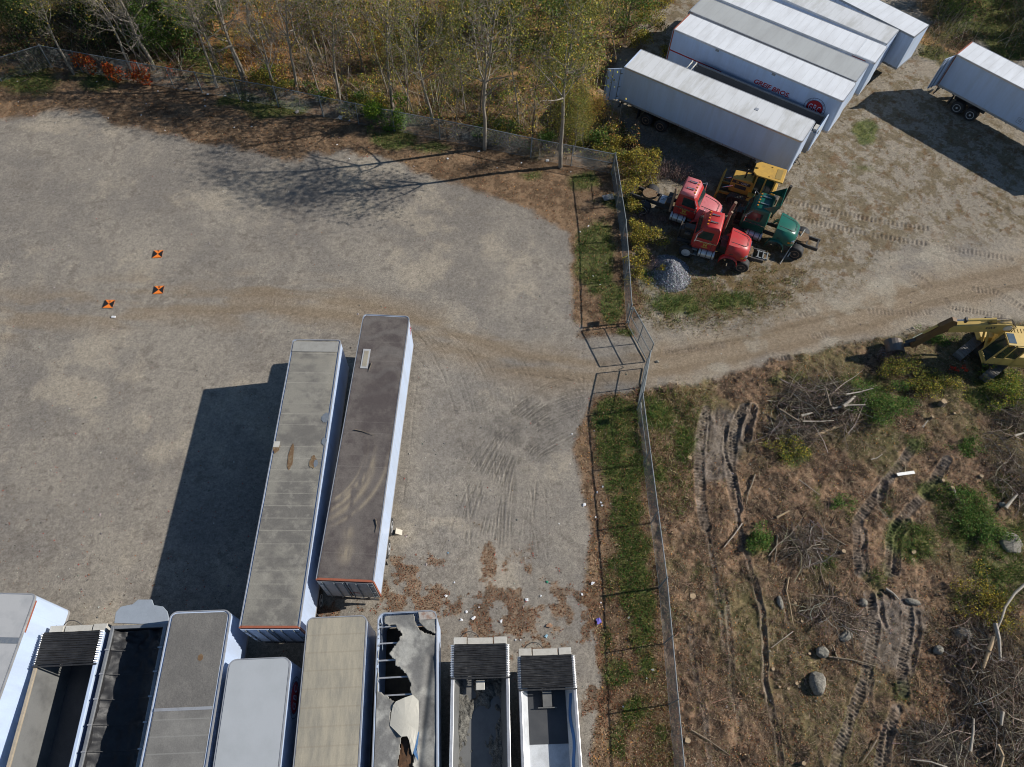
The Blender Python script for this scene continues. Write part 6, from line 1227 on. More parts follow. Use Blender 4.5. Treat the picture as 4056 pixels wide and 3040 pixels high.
front = [('wide', 0, 'z9', 1350, 600, 1.12, 'big bare grey tree with arching limbs above the red sumac bushes', None), ('wide', 1, 'z9', 1260, 545, .8, 'thinner bare tree leaning close behind the big grey tree above the sumac', None),
 ('wide', 1, 'z9', 2155, 700, 1.15, 'twin stemmed bare tree by the fence left of the orange undergrowth', None), ('bare', 3, 'z9', 2050, 820, .75, 'small bare sapling in front of the twin stemmed tree', None), ('wide', 0, 'z9', 1900, 560, .85, 'bare spreading tree between the big grey tree and the twin stemmed tree', None),
 ('pole', 0, 'z10', 830, 890, .95, 'slender tree at the fence left of the white litter heap', None), ('pole', 3, 'z10', 1085, 1005, .8, 'short slender tree at the fence right of the white litter heap', None), ('crown', 2, 'z10', 1450, 965, 1.0, 'tall pale barked tree rising from the bright green vine bush', None),
 ('pole', 1, 'z10', 1560, 990, .85, 'slender tree just right of the bright green vine bush', None), ('pole', 2, 'z10', 1635, 1010, .8, 'crooked slender tree second right of the bright green vine bush', None),
 ('pole', 3, 'z11', 235, 1235, .85, 'branchy small tree in front of the fence left of the thick dark trunk', None), ('pole', 0, 'z11', 325, 1030, .85, 'slender tree behind the fence up and left of the thick dark trunk', None), ('bare', 3, 'z11', 435, 1010, 1.0, 'straight tree just behind the thick dark trunk at the fence', None),
 ('crown', 1, 'z11', 487, 1310, 1.02, 'thick trunked tree standing in front of the fence on the leaf covered bank', None), ('pole', 2, 'z11', 790, 1095, .95, 'leaning slender tree in the open patch right of the thick trunked tree', None), ('pole', 3, 'z11', 905, 1225, 1.1, 'tall dark slender tree behind the fence midway to the corner', None),
 ('bare', 3, 'z11', 1030, 1190, .6, 'small pale sapling behind the fence left of the corner tree', None), ('crown', 0, 'z11', 1150, 1465, 1.0, 'tall yellow leaved tree in front of the fence near its corner post', None), ('leafy', 0, 'z11', 1345, 1290, .5, 'leaning yellow leaved tree beside the open trailer door', None),
 ('leafy', 1, 'z11', 1060, 1130, .85, 'yellow leaved tree behind the fence left of the corner tree', None), ('leafy', 2, 'z11', 1210, 1010, .8, 'yellow leaved tree up behind the corner tree', None), ('leafy', 3, 'z11', 1430, 1120, .42, 'olive leaved tree left of the trailer wheels', None), ('leafy', 0, 'z11', 1260, 1350, .55, 'low yellow leaved tree at the fence right of the corner tree', None), ('green', 0, 'z11', 1700, 330, .9, 'bright green tree by the rear of the GREIF BROS. trailer', None),
 ('crown', 1, 'd', 292, 168, .72, 'tall thin tree right behind the red sumac bushes', None), ('crown', 2, 'd', 470, 190, .78, 'tall thin tree between the big grey tree and the twin stemmed tree', None), ('crown', 1, 'd', 935, 268, .8, 'tall thin tree right of the bright green vine bush at the fence', None), ('crown', 2, 'd', 160, 160, .7, 'tall thin tree left of the sumac row', None), ('leafy', 3, 'z11', 1300, 1200, .52, 'bushy yellow leaved tree leaning over the fence near its corner', None), ('leafy', 1, 'z11', 1130, 1240, .55, 'small yellow leaved tree behind the corner tree trunk', None),
 ('crown', 1, 'd', 645, 205, .85, 'tall bare tree with few leaves behind the fence left of the vine bush', None), ('crown', 2, 'd', 735, 222, .8, 'tall thinly leaved tree behind the fence near the white bag', None), ('wide', 1, 'd', 590, 195, .85, 'spreading bare tree at the fence right of the twin stemmed tree', None),
 ('green', 0, 'd', 350, 95, .95, 'bushy green tree, lowest of the green clump behind the big bare tree', None), ('green', 1, 'd', 420, 110, 1.1, 'bushy green tree at the lower right of the green clump', None), ('green', 0, 'd', 400, 40, 1.0, 'bushy green tree in the middle of the green clump', None), ('green', 1, 'd', 460, 60, 1.0, 'bushy green tree at the right of the green clump', None), ('green', 0, 'd', 330, 20, 1.0, 'bushy green tree at the left of the green clump', None),
 ('pole', 1, 'z11', 1640, 560, .9, 'slender tree with pale limbs beside the rear of the white trailers', None), ('leafy', 0, 'z11', 1170, 760, .75, 'bushy yellow leaved tree just left of the open trailer door', None), ('wide', 0, 'z10', 640, 460, .7, 'bare twiggy tree over the purple brown thicket', None)]
for kd, i, v, a, b_, s_, lb, gp in front: x, y = G2(v, a, b_); plant(kd, i, x, y, rt_.uniform(0, 6.28), s_, lb, gp, (rt_.uniform(-.03, .03), rt_.uniform(-.04, .03)))
# the wood behind: kinds follow the photograph's patches
spots = []
def wood_kind(D):
    r = rt_.random()
    if D < 240: return 'dark' if r < .62 else 'leafy' if r < .72 else 'bare'
    if D < 330: return 'bare' if r < .6 else 'dark'
    if D < 500: return 'green' if r < .68 else 'bare' if r < .8 else 'leafy'
    if D < 620: return 'leafy' if r < .5 else 'pole'
    if D < 760: return 'bare' if r < .65 else 'pole' if r < .85 else 'leafy'
    if D < 1040: return 'pole' if r < .40 else 'bare' if r < .62 else 'crown' if r < .74 else 'leafy'
    if D < 1150: return 'green' if r < .45 else 'pole' if r < .7 else 'leafy'
    if D < 1380: return 'leafy' if r < .55 else 'pole' if r < .85 else 'green'
    return 'dark' if r < .6 else 'green'
LBL = {'crown': ('tall tree with a high thin leafy crown in the wood', 'tall crowned trees in the wood'), 'bare': ('bare leafless tree standing in the wood beyond the fence', 'bare trees in the wood'), 'pole': ('slender tree with few yellowing leaves in the wood beyond the fence', 'slender trees in the wood'), 'leafy': ('tree with yellow green leaves in the wood beyond the fence', 'yellow leaved trees in the wood'),
       'green': ('bushy green tree in the wood beyond the fence', 'green trees in the wood'), 'dark': ('dark green bushy tree in shade at the edge of the wood', 'dark trees in the wood')}
tries = 0
while len(spots) < 215 and tries < 20000:
    tries += 1; d0 = rt_.uniform(-160, 2420); e0 = rt_.uniform(-330, 330); q = U('d', d0, e0); A_ = np.array([d0]), np.array([e0])
    m = float(max(sdist(WOOD, *A_)[0]-26, sdist(WOOD2, *A_)[0]-(42 if e0 > -40 else 10)))
    if m < 0 or q.y > 84 or any((q.x-a)**2+(q.y-b_)**2 < (1.55 if d0 < 1500 else 2.5)**2 for a, b_ in spots): continue
    if 380 < d0 < 620 and 110 < e0 < 200 or 1000 < d0 < 1240 and 130 < e0 < 330: continue
    if 1200 < d0 < 1460 and e0 > 40: continue
    if (d0 > 1930 and d0 < 2100 and e0 > 60) or (d0 > 1480 and d0 < 1930): continue
    spots.append((q.x, q.y)); kd = wood_kind(d0)
    if e0 > 110 and kd in ('green', 'dark') and d0 > 500: kd = 'pole'
    if d0 > 1900 and kd not in ('dark', 'green'): kd = 'dark'
    s_ = rt_.uniform(.75, 1.1)*(.8 if kd in ('green', 'dark') and d0 < 520 else .75 if d0 > 1900 else .62 if kd == 'leafy' and rt_.random() < .6 else 1.); plant(kd, rt_.randint(0, 5), q.x, q.y, rt_.uniform(0, 6.28), s_, *LBL[kd], (rt_.uniform(-.06, .06), rt_.uniform(-.08, .04)))
for kd, v in protos.items():
    for o, u_ in zip(v, used[kd]):
        if not u_: 
            for c in list(o.children): bpy.data.objects.remove(c)
            bpy.data.objects.remove(o)
print('trees', len(spots), round(time.time()-T0, 1))

# undergrowth of the wood
def wood_cols(D, E, n):
    C = np.zeros((n, 3)); edges = [(-999, 250, ([(.035, .055, .02), BRN, DRK, OLV], [4, 2, 2, 1])), (250, 330, ([BRN, GRN, TAN], [2, 2, 1])), (330, 490, ([GRN, (.09, .15, .035), OLV], [3, 3, 1])), (490, 640, ([ORG, YEL, (.28, .15, .05), OLV], [3, 1.5, 3, 1])),
        (640, 740, ([PUR, BRN, TAN, OLV], [3, 2, 1.5, .8])), (740, 1040, ([OLV, BRN, YEL, GRN, ORG, DRK], [3.5, 2.2, 1.4, 2.4, .9, 1.2])), (1040, 1150, ([GRN, OLV, BRN, YEL], [3, 3, .8, 1.5])), (1150, 1300, ([YEL, OLV, TAN, GRN], [3, 4, 1., 1.5])), (1300, 1900, ([ORG, OLV, TAN, GRN], [1.5, 2, 1.5, 1])), (1900, 9999, ([(.04, .065, .02), BRN, DRK, OLV], [3.5, 2, 2, 1]))]
    Dj = D+rng.normal(size=n)*28
    for a, b_, (c, w) in edges:
        m = (Dj >= a) & (Dj < b_); C[m] = pal(int(m.sum()), c, w, .28)
    return C
x, y = screen_pts(700000, -200, 2420, -330, 420); z = zones(x, y); D, E = z['D'], z['E']; cl_ = fbm(x, y, 1.5, 231, 4, .6); k = rng.random(len(x)) < z['wood']*(.16+.75*sm(.38, .58, cl_)); x, y, D, E, cl_ = x[k], y[k], D[k], E[k], cl_[k]; n = len(x)
hgt = .15+sm(.42, .7, cl_)*np.where((D < 520) | (D > 1900), 2.4, 1.8); z_ = gh(x, y)+hgt*np.sqrt(rng.random(n)); keep = np.minimum(sdist(WOOD, D, E), 40) > 6; keep |= D > 1800
P = np.stack([x, y, z_], 1)[keep]; tag(leaf_cloud('undergrowth', P, rng.uniform(.06, .16, len(P)), (wood_cols(D, E, n)*1.25)[keep], LM, .4, .6), 'low leafy undergrowth filling the wood floor', 'undergrowth', kind='stuff')
x, y = screen_pts(60000, -200, 2420, -260, 420); z = zones(x, y); D = z['D']; cl_ = fbm(x, y, 1.8, 241, 3); k = rng.random(len(x)) < z['wood']*.6*sm(.4, .6, cl_+.18*np.exp(-((D-680)/70)**2)+.1*np.exp(-((D-900)/150)**2)); x, y = x[k], y[k]; n = len(x)
tag(stick_cloud('brush_stems', np.stack([x, y, gh(x, y)], 1), rng.uniform(.5, 2.6, n), rng.uniform(.008, .02, n), pal(n, [(.36, .31, .25), (.22, .17, .13), (.45, .40, .34)], [3, 2, 1]), WM, tilt=rng.uniform(.35, 1.5, n)), 'thin bare stems and canes standing among the trees', 'canes', kind='stuff')
print('undergrowth', round(time.time()-T0, 1))

# ------------------------------------------------------------------ shrubs
def shrub(name, label, loc, rx, ry, h, cols, w, n=1500, size=.1, stems=14, cat='shrub', group=None, base=.15, lumps=9, stemcol=(.16, .12, .09)):
    g = empty(name, (loc[0], loc[1], 0), 0, label, cat, group); L_ = rng.normal(size=(lumps, 3))*np.array([rx*.42, ry*.42, h*.22])+np.array([0, 0, h*.55]); L_[:, 2] = L_[:, 2].clip(base+.1, h*.9)
    i = rng.integers(0, lumps, n); v = rng.normal(size=(n, 3)); v /= np.linalg.norm(v, axis=1)[:, None]; rr = np.array([rx, ry, h*.55])*(.30 if lumps > 10 else .42)
    P = L_[i]+v*rr*rng.uniform(.45, 1.05, (n, 1)); P[:, 2] = P[:, 2].clip(base*.5, None); leaf_cloud('foliage', P, rng.uniform(size*.6, size*1.4, n), pal(n, cols, w, .25), LM, .4, .65, g)
    b = MB(); r_ = random.Random(int(loc[0]*100+loc[1]))
    for j in range(stems): t = L_[j % lumps]+rng.normal(size=3)*.1; b.tube([(r_.uniform(-.12, .12)*rx, r_.uniform(-.12, .12)*ry, -.05), (t[0]*.45, t[1]*.45, t[2]*.55), (t[0]*1.1, t[1]*1.1, t[2]*1.2)], [.018, .012, .005], 4)
    m_ = b.build('stem', BARK[1], g, fix=False); return g
SUM = ([(.50, .09, .02), (.60, .20, .04), (.32, .05, .02), (.20, .10, .03)], [3, 2, 2, 1])
for lb, v, a, b_, r_, h_, n_ in (('orange red sumac bush, the leftmost and tallest of the sumac row', 'z9', 780, 660, .95, 1.9, 420), ('bright orange red sumac bush, second of the row under the big bare tree', 'z9', 990, 720, 1.1, 1.5, 520), ('bright red sumac bush at the foot of the big grey tree', 'z9', 1310, 740, 1.0, 1.5, 480), ('small orange sumac sprig above the red sumac bush', 'z9', 1210, 640, .6, 1.4, 200), ('tiny red sumac sprig at the fence right of the row', 'z9', 1512, 690, .35, 1.4, 90)):
    x, y = G2(v, a, b_); shrub('sumac_bush', lb, (x, y), r_, r_*.7, h_, *SUM, n=n_, size=.17, stems=8)
x, y = G2('z9', 1735, 760); shrub('dark_red_bush', 'dusky dark red bush at the fence right of the sumac row', (x, y), .9, .7, 1.5, [(.16, .03, .02), (.10, .04, .03), BRN], [3, 2, 2], 700, .07)
x, y = G2('z10', 1400, 1130); shrub('vine_bush', 'bright yellow green vine bush climbing the fence in the middle of the top edge strip', (x, y), 1.5, 1.0, 2.6, [(.16, .28, .03), (.24, .32, .04), (.09, .17, .025)], [3, 2, 2], 3600, .12, 14)
x, y = G2('z10', 1290, 1090); shrub('green_bush', 'darker green bush tucked left of the bright vine bush', (x, y), .9, .7, 1.3, *GL, n=900, size=.1)
x, y = G2('z10', 1530, 1130); shrub('green_bush', 'darker green bush tucked right of the bright vine bush', (x, y), .9, .8, 1.4, *GL, n=900, size=.1)
ys_ = [('z12', 395, 205, 1.3, 1.1, 2.0, 2400, 'large yellow green shrub right behind the fence corner post'), ('z12', 470, 235, 1.1, 1.0, 1.8, 1700, 'yellow green shrub on the trailer side, right of the corner shrub'), ('z12', 385, 330, .8, 1.0, 1.9, 1200, 'yellow shrub growing through the fence below the corner'), ('z12', 435, 415, .9, .9, 1.3, 1000, 'yellow shrub between the fence and the rear wheels of the rose red truck'),
       ('z12', 470, 590, 1.5, 1.2, 1.7, 3000, 'broad yellow shrub above the gravel pile'), ('z12', 455, 690, 1.0, .9, 1.3, 1300, 'olive shrub against the fence left of the gravel pile'), ('z12', 575, 745, .45, .4, 1.0, 240, 'sparse yellow twig shrub standing in front of the gravel pile'), ('z12', 520, 130, 1.1, .9, 1.6, 1500, 'yellow shrub beside the trailer wheels, right of the two corner shrubs'), ('z12', 430, 770, .8, .8, .8, 700, 'low olive shrub left below the gravel pile'), ('z12', 425, 520, .7, .8, 1.3, 900, 'narrow yellow shrub at the fence above the broad one'), ('d', 1440, 8, 1.8, 1.4, 2.2, 3200, 'tall olive shrub at the top behind the GREIF BROS. trailer rear'), ('d', 1405, 60, 1.6, 1.3, 2.2, 3000, 'tall olive shrub between the wood and the trailer rears'), ('d', 1380, 112, 1.3, 1.1, 1.7, 2000, 'olive shrub just above the open trailer door'), ('d', 1440, 130, .9, .8, 1.2, 1000, 'small shrub in the gap behind the two nearest white trailers'), ('z12', 330, 60, 1.2, .8, 1.4, 1500, 'olive shrub outside the fence left of its corner post')]
r9 = random.Random(9)
for i in range(26):
    k_ = r9.choice([0, 1, 2, 3, 3, 4, 5]); t_ = r9.random(); p0, p1 = NW[k_], NW[k_+1]; x = p0[0]+(p1[0]-p0[0])*t_+r9.uniform(-.3, .6); y = p0[1]+(p1[1]-p0[1])*t_+r9.uniform(.8, 3.2)
    shrub('fence_shrub', 'leafy olive shrub growing just behind the long fence at the wood', (x, y), r9.uniform(.7, 1.3), r9.uniform(.6, 1.0), r9.uniform(.9, 1.7), *r9.choice([GY, YS, GL]), n=900, size=.11, group='shrubs behind the long fence')
for v, a, b_, rx, ry, h_, n_, lb in ys_: x, y = G2(v, a, b_); shrub('yellow_shrub', lb, (x, y), rx, ry, h_, *YS, n=n_, size=.10)
for v, a, b_, rx, ry, h_, n_, cc, lb in [('z13', 1900, 260, 2.2, 1.3, 1.4, 5200, GL, 'large leafy green bush beside the big brush heap'), ('z13', 1180, 640, 1.3, 1.0, .8, 1800, GY, 'low olive bush left below the big brush heap'), ('z13', 890, 1430, .9, .75, .7, 1500, GL, 'round bright green bush alone in the middle of the clearing'), ('z14', 1990, 170, 1.6, 1.2, 1.8, 3200, ([(.20, .28, .04), YEL, OLV, (.10, .18, .03)], [3, 2, 2, 2]), 'bright yellow green sapling bush below the excavator'),
    ('z14', 1720, 1200, 1.7, 1.2, .8, 2600, GL, 'spreading green bush at the right side of the clearing'), ('z14', 1860, 1360, 1.2, .9, .8, 1900, GL, 'green bush close below the spreading one on the right'), ('z16', 1930, 190, 1.6, 1.4, .9, 2500, YS, 'yellow green bush by the white dead branch on the right'), ('z14', 600, 1110, .6, .5, .5, 500, GL, 'small green clump left of the caterpillar ruts'),
    ('z14', 1640, 600, 1.1, .8, .6, 1000, GL, 'green clump under the dark earth bank on the right'), ('z4', 480, 1090, 1.6, 1.0, 1.1, 2600, GY, 'olive bush in front of the excavator bucket'), ('z4', 1000, 690, 1.0, .7, .8, 1200, GL, 'green weeds between the excavator stick and track'), ('z4', 1150, 1300, 1.5, .9, .9, 1900, GY, 'olive bush below the excavator shadow'), ('z14', 1300, 70, 1.4, .8, .8, 1700, GY, 'straw and olive bush right of the large leafy bush')]:
    x, y = G2(v, a, b_); shrub('clearing_bush', lb, (x, y), rx*1.15, ry*1.15, h_*.8, *cc, n=n_, size=.085, lumps=20)
x, y = G2('z4', 1250, 1100); shrub('red_sprig', 'small bright red leaved sprig in the shadow of the excavator', (x, y), .35, .3, .7, [(.55, .06, .03), (.40, .04, .02)], [2, 1], 60, .16, 4)
def weeds(label, loc, rx, ry, h, n, cols, group=None):
    g = empty('dry_weeds', (loc[0], loc[1], 0), 0, label, 'weeds', group); a = rng.uniform(0, 2*PI, n); r_ = np.sqrt(rng.random(n)); P = np.stack([np.cos(a)*r_*rx, np.sin(a)*r_*ry, np.zeros(n)], 1); L = rng.uniform(h*.5, h, n)
    stick_cloud('stalk', P, L, np.full(n, .010), pal(n, cols, [1]*len(cols)), WM, tilt=rng.uniform(1.0, 1.55, n), parent=g)['kind'] = 'stuff'
    i = rng.integers(0, n, n*7); Q = P[i]+np.stack([rng.normal(size=n*7)*.05, rng.normal(size=n*7)*.05, L[i]*rng.uniform(.35, 1, n*7)], 1); leaf_cloud('seed_head', Q, rng.uniform(.04, .09, n*7), pal(n*7, cols, [1]*len(cols)), DM, .3, .5, g)['kind'] = 'stuff'
PW = [(.22, .15, .14), (.17, .11, .10), (.30, .22, .18)]
for v, a, b_, rx, ry, h_, n_, lb in [('z3', 520, 200, 1.0, .7, 1.2, 110, 'purple brown dry weeds behind the rose red truck'), ('z3', 690, 240, .8, .7, 1.1, 90, 'purple brown dry weeds beside the rose red cab'), ('z3', 300, 720, 1.1, .6, .9, 110, 'dry weeds in front of the rose red truck rear wheel'), ('z3', 560, 720, .9, .5, .8, 90, 'dry weeds under the rose red fuel tank'), ('z3', 330, 1180, .6, .8, .9, 80, 'dark dry weeds left of the gravel pile'), ('z11', 1530, 1240, 1.2, .6, 1.2, 110, 'purple dry weeds above the fence corner in front of the trailer wheels'),
    ('z3', 1260, 600, .5, .5, .9, 40, 'dry weeds between the red and green trucks'), ('z4', 420, 940, 1.0, .5, 1.1, 110, 'reddish dry weeds beside the excavator bucket')]:
    x, y = G2(v, a, b_); weeds(lb, (x, y), rx, ry, h_, n_, PW)

# ------------------------------------------------------------------ brush heaps, logs, stumps, boulders
def bent(name, P, L, r, col, m, tilt, parent, az):
    n = len(P); k = 4; segs = []; e = rng.normal(size=n)*tilt; a = az.copy(); Q = P.copy(); Vs = []; Fs = []; o = 0
    cur = rng.normal(size=n)*.28
    for j in range(k):
        d = np.stack([np.cos(a)*np.cos(e), np.sin(a)*np.cos(e), np.sin(e)], 1); Q2 = Q+d*(L/k)[:, None]; Q2[:, 2] = Q2[:, 2].clip(.02, None)
        S = np.concatenate([Q, Q2, (r*(1-.8*j/k))[:, None], (r*(1-.8*(j+1)/k))[:, None]], 1); V, F = tube_np(list(S), 3); Vs.append(V); Fs.append(F+o); o += len(V); Q = Q2; a = a+cur+rng.normal(size=n)*.18; e = e+rng.normal(size=n)*.12
    return np_mesh(name, np.concatenate(Vs), np.concatenate(Fs), m, np.concatenate([np.repeat(col, 6, 0)]*k), parent)
def heap(label, loc, rx, ry, h, n, seed, big=12):
    n = int(n*1.7)
    g = empty('brush_heap', (loc[0], loc[1], 0), 0, label, 'brush heap'); a = rng.uniform(0, 2*PI, n); r_ = np.sqrt(rng.random(n)); X, Y = np.cos(a)*r_*rx, np.sin(a)*r_*ry; Z_ = h*(1-r_**2)*rng.random(n)+.03
    L = rng.gamma(2, .38, n).clip(.25, 2.6); az = rng.uniform(0, 2*PI, n); P = np.stack([X-np.cos(az)*L/2, Y-np.sin(az)*L/2, Z_], 1)
    o = bent('branch_tangle', P, L*1.2, .005+L*.009*rng.uniform(.5, 1.5, n), pal(n, [(.29, .24, .19), (.19, .15, .11), (.11, .085, .065), (.44, .39, .33)], [3, 3, 2.5, .7]), WM, .25, g, az); o['kind'] = 'stuff'
    m = int(120*rx*ry*h*9); Q = np.stack([rng.normal(size=m)*rx*.5, rng.normal(size=m)*ry*.5, rng.random(m)*h*.5], 1); leaf_cloud('dead_leaves', Q, rng.uniform(.05, .11, m), pal(m, [BRN, DRK, (.09, .06, .04), OLV], [3, 4, 2, .6]), DM, .5, .6, g)['kind'] = 'stuff'
for v, a, b_, rx, ry, h_, n_, lb in [('z13', 1480, 230, 3.0, 1.7, .9, 900, 'big heap of cut branches at the top of the clearing'), ('z13', 1200, 480, 1.6, .8, .6, 320, 'lower left spill of cut branches below the big heap'), ('z16', 1950, 1000, 2.0, 3.6, 1.0, 1100, 'dark heap of roots and branches in the lower right corner'), ('z16', 1450, 1480, 1.7, 1.0, .6, 420, 'low heap of twigs in shade at the bottom right'), ('z14', 2080, 800, 1.3, 2.6, .6, 420, 'strip of grey brush at the right edge of the clearing'),
    ('z14', 2120, 330, 1.1, 1.4, .8, 260, 'grey brush at the right edge below the yellow green sapling'), ('z13', 1330, 1450, 1.6, 1.1, .3, 300, 'thin scatter of grey branches in the middle of the clearing'), ('z15', 1550, 350, 1.5, 1.2, .3, 260, 'scatter of curved branches above the two round boulders')]:
    x, y = G2(v, a, b_); heap(lb, (x, y), rx, ry, h_, n_, 1)
LOGM = mat('cut_log_bark', (.27, .215, .15), .9, dirt=(.14, .11, .08), amt=.8, scale=6, fine=.3); PALE = mat('barkless_wood', (.40, .355, .29), .8, dirt=(.22, .18, .14), amt=.6, scale=6, fine=.15); CUT = mat('fresh_cut_wood', (.44, .32, .19), .8, dirt=(.30, .21, .12), amt=.6, scale=14, fine=.15)
def log(label, pts, r, m, v, z=.25, dz=0):
    q = []
    for i, (a, b_) in enumerate(pts): w = U(v, a, b_, z+dz*i); w.z = z+dz*i+gz(w.x, w.y); q.append(w)
    o = q[0].copy(); o.z = 0; g = empty('log', o, 0, label, 'log'); n = len(q); rs = [r*(1-.45*i/(n-1)) for i in range(n)]; MB().tube([p-o for p in q], rs, 9).build('trunk', m, g, smooth=True)
    for e, k_, rr in ((0, 1, rs[0]), (-1, -2, rs[-1])): d_ = (q[e]-q[k_]).normalized(); MB().cyl(q[e]-o, q[e]-o+d_*.012, rr*.93, n=9).build('cut_face', CUT, g)
for lb, pts, r, m, v, z_ in [('thick pale brown log lying below the big brush heap', [(1340, 512), (1480, 455), (1625, 405)], .13, CUT, 'z13', .2), ('silvery log sticking up right in the big brush heap', [(1632, 248), (1690, 200), (1740, 155)], .11, PALE, 'z13', .9), ('brown split log on the left of the big brush heap', [(1080, 268), (1170, 330), (1262, 380)], .08, LOGM, 'z13', .5), ('pale thin log lying across the right of the heap', [(1540, 262), (1680, 240), (1820, 240)], .06, PALE, 'z13', .8),
    ('short silvery log in the middle of the heap', [(1265, 330), (1360, 305)], .08, PALE, 'z13', .6), ('long thin pole lying at the foot of the heap', [(1280, 375), (1450, 370), (1560, 360)], .045, PALE, 'z13', .5), ('crooked dead branch standing up from the heap', [(1520, 240), (1500, 160), (1480, 90)], .07, LOGM, 'z13', 1.1), ('pale thin pole reaching right from the heap', [(1660, 140), (1780, 115), (1895, 90)], .05, PALE, 'z13', 1.1),
    ('curved green grey log left in the clearing between the ruts and the bush', [(868, 835), (835, 930), (800, 1010), (785, 1100)], .05, LOGM, 'z13', .1), ('thin straight stick right of the curved log', [(1250, 885), (1330, 940), (1435, 1015)], .03, PALE, 'z13', .1), ('straight pole left of the lone green bush', [(755, 1265), (680, 1370), (590, 1480)], .04, PALE, 'z13', .1), ('brown slab of bark in the centre of the clearing', [(1050, 1220), (1150, 1170)], .07, CUT, 'z13', .1), ('dark upright strip log below the centre', [(1060, 1370), (1050, 1500), (1040, 1600)], .06, LOGM, 'z13', .1),
    ('long white dead branch arching in from the right edge', [(2240, 40), (2140, 130), (2060, 250), (2020, 350), (1990, 440)], .075, PALE, 'z16', .8), ('short upright pale log in the lower right heap', [(1962, 400), (1985, 540), (2002, 715)], .11, PALE, 'z16', .8), ('thick leaning brown log left in the lower right heap', [(1942, 520), (1900, 650), (1860, 785)], .12, CUT, 'z16', .7), ('forked white branch standing in the bottom right heap', [(1745, 1520), (1770, 1350), (1785, 1230)], .07, PALE, 'z16', .7),
    ('white birch log piece on the far right heap', [(2022, 1170), (2015, 1290)], .10, PALE, 'z16', .9), ('thick curved pale log running off the bottom edge', [(1975, 1460), (2020, 1560), (2000, 1700)], .10, CUT, 'z16', .5), ('pale branch from the bottom edge reaching left', [(1540, 1660), (1380, 1610), (1210, 1590)], .04, PALE, 'z16', .4), ('long thin pole crossing below the round boulder', [(510, 690), (700, 720), (905, 775)], .045, LOGM, 'z16', .12), ('dark curved stick below the caterpillar tracks', [(925, 1420), (860, 1510), (790, 1610)], .04, LOGM, 'z16', .12),
    ('pale half log on the mud beside the upper tracks', [(1000, 95), (1060, 140), (1110, 190)], .07, PALE, 'z16', .1), ('pale log on the far right below the grey brush', [(2040, 1140), (2100, 1070), (2150, 1015)], .10, PALE, 'z14', .3), ('broken brown pale log beside the tall stump', [(1330, 420), (1370, 365)], .05, PALE, 'z14', .3), ('short grey log by the right edge brush', [(2115, 510), (2205, 480)], .08, PALE, 'z14', .4), ('small pale stick lying right of the stumps', [(1590, 975), (1612, 1050)], .05, PALE, 'z14', .1), ('thin grey branch between heap and ruts', [(875, 705), (930, 690), (980, 655)], .03, PALE, 'z14', .1),
    ('fallen diagonal pole near the fence bottom', [(300, 1335), (450, 1420), (640, 1550)], .035, LOGM, 'z15', .1), ('pale bent branch at the top between the track ruts', [(1165, -10), (1145, 110), (1180, 240), (1195, 400)], .04, CUT, 'z15', .12), ('thin pale branch by the boulder slab', [(1195, 470), (1100, 540), (1000, 615)], .025, PALE, 'z15', .1)]: log(lb, pts, r, m, v, z_)
def stump(label, v, a, b_, r, h):
    x, y = G2(v, a, b_); g = empty('tree_stump', (x, y, gz(x, y)-.03), rt_.uniform(0, 6), label, 'stump'); n = 14; r *= .8; h *= .85; pr = [r*rt_.uniform(.82, 1.15) for _ in range(n)]
    b = MB(); rings = [[(math.cos(2*PI*i/n)*pr[i]*k_, math.sin(2*PI*i/n)*pr[i]*k_, z_) for i in range(n)] for z_, k_ in ((-.1, 1.35), (h*.4, 1.05), (h, 1.0))]; b.loft(rings).build('bark', LOGM, g)
    MB().plate([(math.cos(2*PI*i/n)*pr[i]*.93, math.sin(2*PI*i/n)*pr[i]*.93) for i in range(n)], h, h+.008).build('cut_face', CUT, g)
for v, a, b_, r, h_, lb in [('z15', 320, 160, .2, .1, 'broad brown stump close to the fence in the upper part of the fence side'), ('z15', 270, 1425, .17, .15, 'round stump beside the fence near the bottom edge'), ('z15', 1272, 1625, .12, .3, 'pale stump at the bottom edge with a dark shadow'), ('z15', 1020, 800, .11, .12, 'bright stump just right of the long dark rut'), ('z15', 1155, 970, .09, .1, 'small stump left of the twin stumps'), ('z15', 1225, 925, .10, .12, 'left one of the twin stumps by the heart shaped boulder'), ('z15', 1250, 950, .09, .1, 'right one of the twin stumps by the heart shaped boulder'),
    ('z15', 1078, 955, .07, .15, 'tiny stump farthest left of the stump group'), ('z15', 1335, 665, .09, .12, 'small stump left of the round boulder'), ('z15', 1222, 215, .11, .1, 'brown stump right of the white stone slab'), ('z15', 1270, 382, .09, .12, 'small split stump below the brown stump'), ('z14', 1482, 228, .22, .45, 'tallest pale stump with a long shadow below the excavator'), ('z14', 1392, 352, .10, .4, 'thin tall stump below the tallest one'), ('z14', 1560, 975, .14, .25, 'stump right of the caterpillar tracks'), ('z14', 1486, 903, .13, .2, 'stump above and left of the track side stump'), ('z14', 1815, 870, .14, .3, 'stump nearest the right edge brush'),
    ('z14', 1235, 1522, .17, .12, 'upper of two broad stumps right of the rut'), ('z14', 1238, 1592, .15, .1, 'lower of two broad stumps right of the rut'), ('z14', 612, 1527, .14, .3, 'stump casting a dark shadow left of the tracks'), ('z14', 450, 1512, .11, .15, 'darker stump farther left of the tracks'), ('z13', 287, 697, .16, .2, 'pale stump on the green grass left of the ruts'), ('z17', 2130, 1195, .17, .12, 'round pinkish stump just outside the fence below the gate'), ('z14', 1590, 315, .09, .12, 'small stump right of the tallest stump')]: stump(lb, v, a, b_, r, h_)
ROCK = mat('granite_boulder', (.30, .275, .225), .9, dirt=(.13, .12, .10), amt=.9, scale=4.5, fine=.4, fscale=14, bump=1., bscale=7)
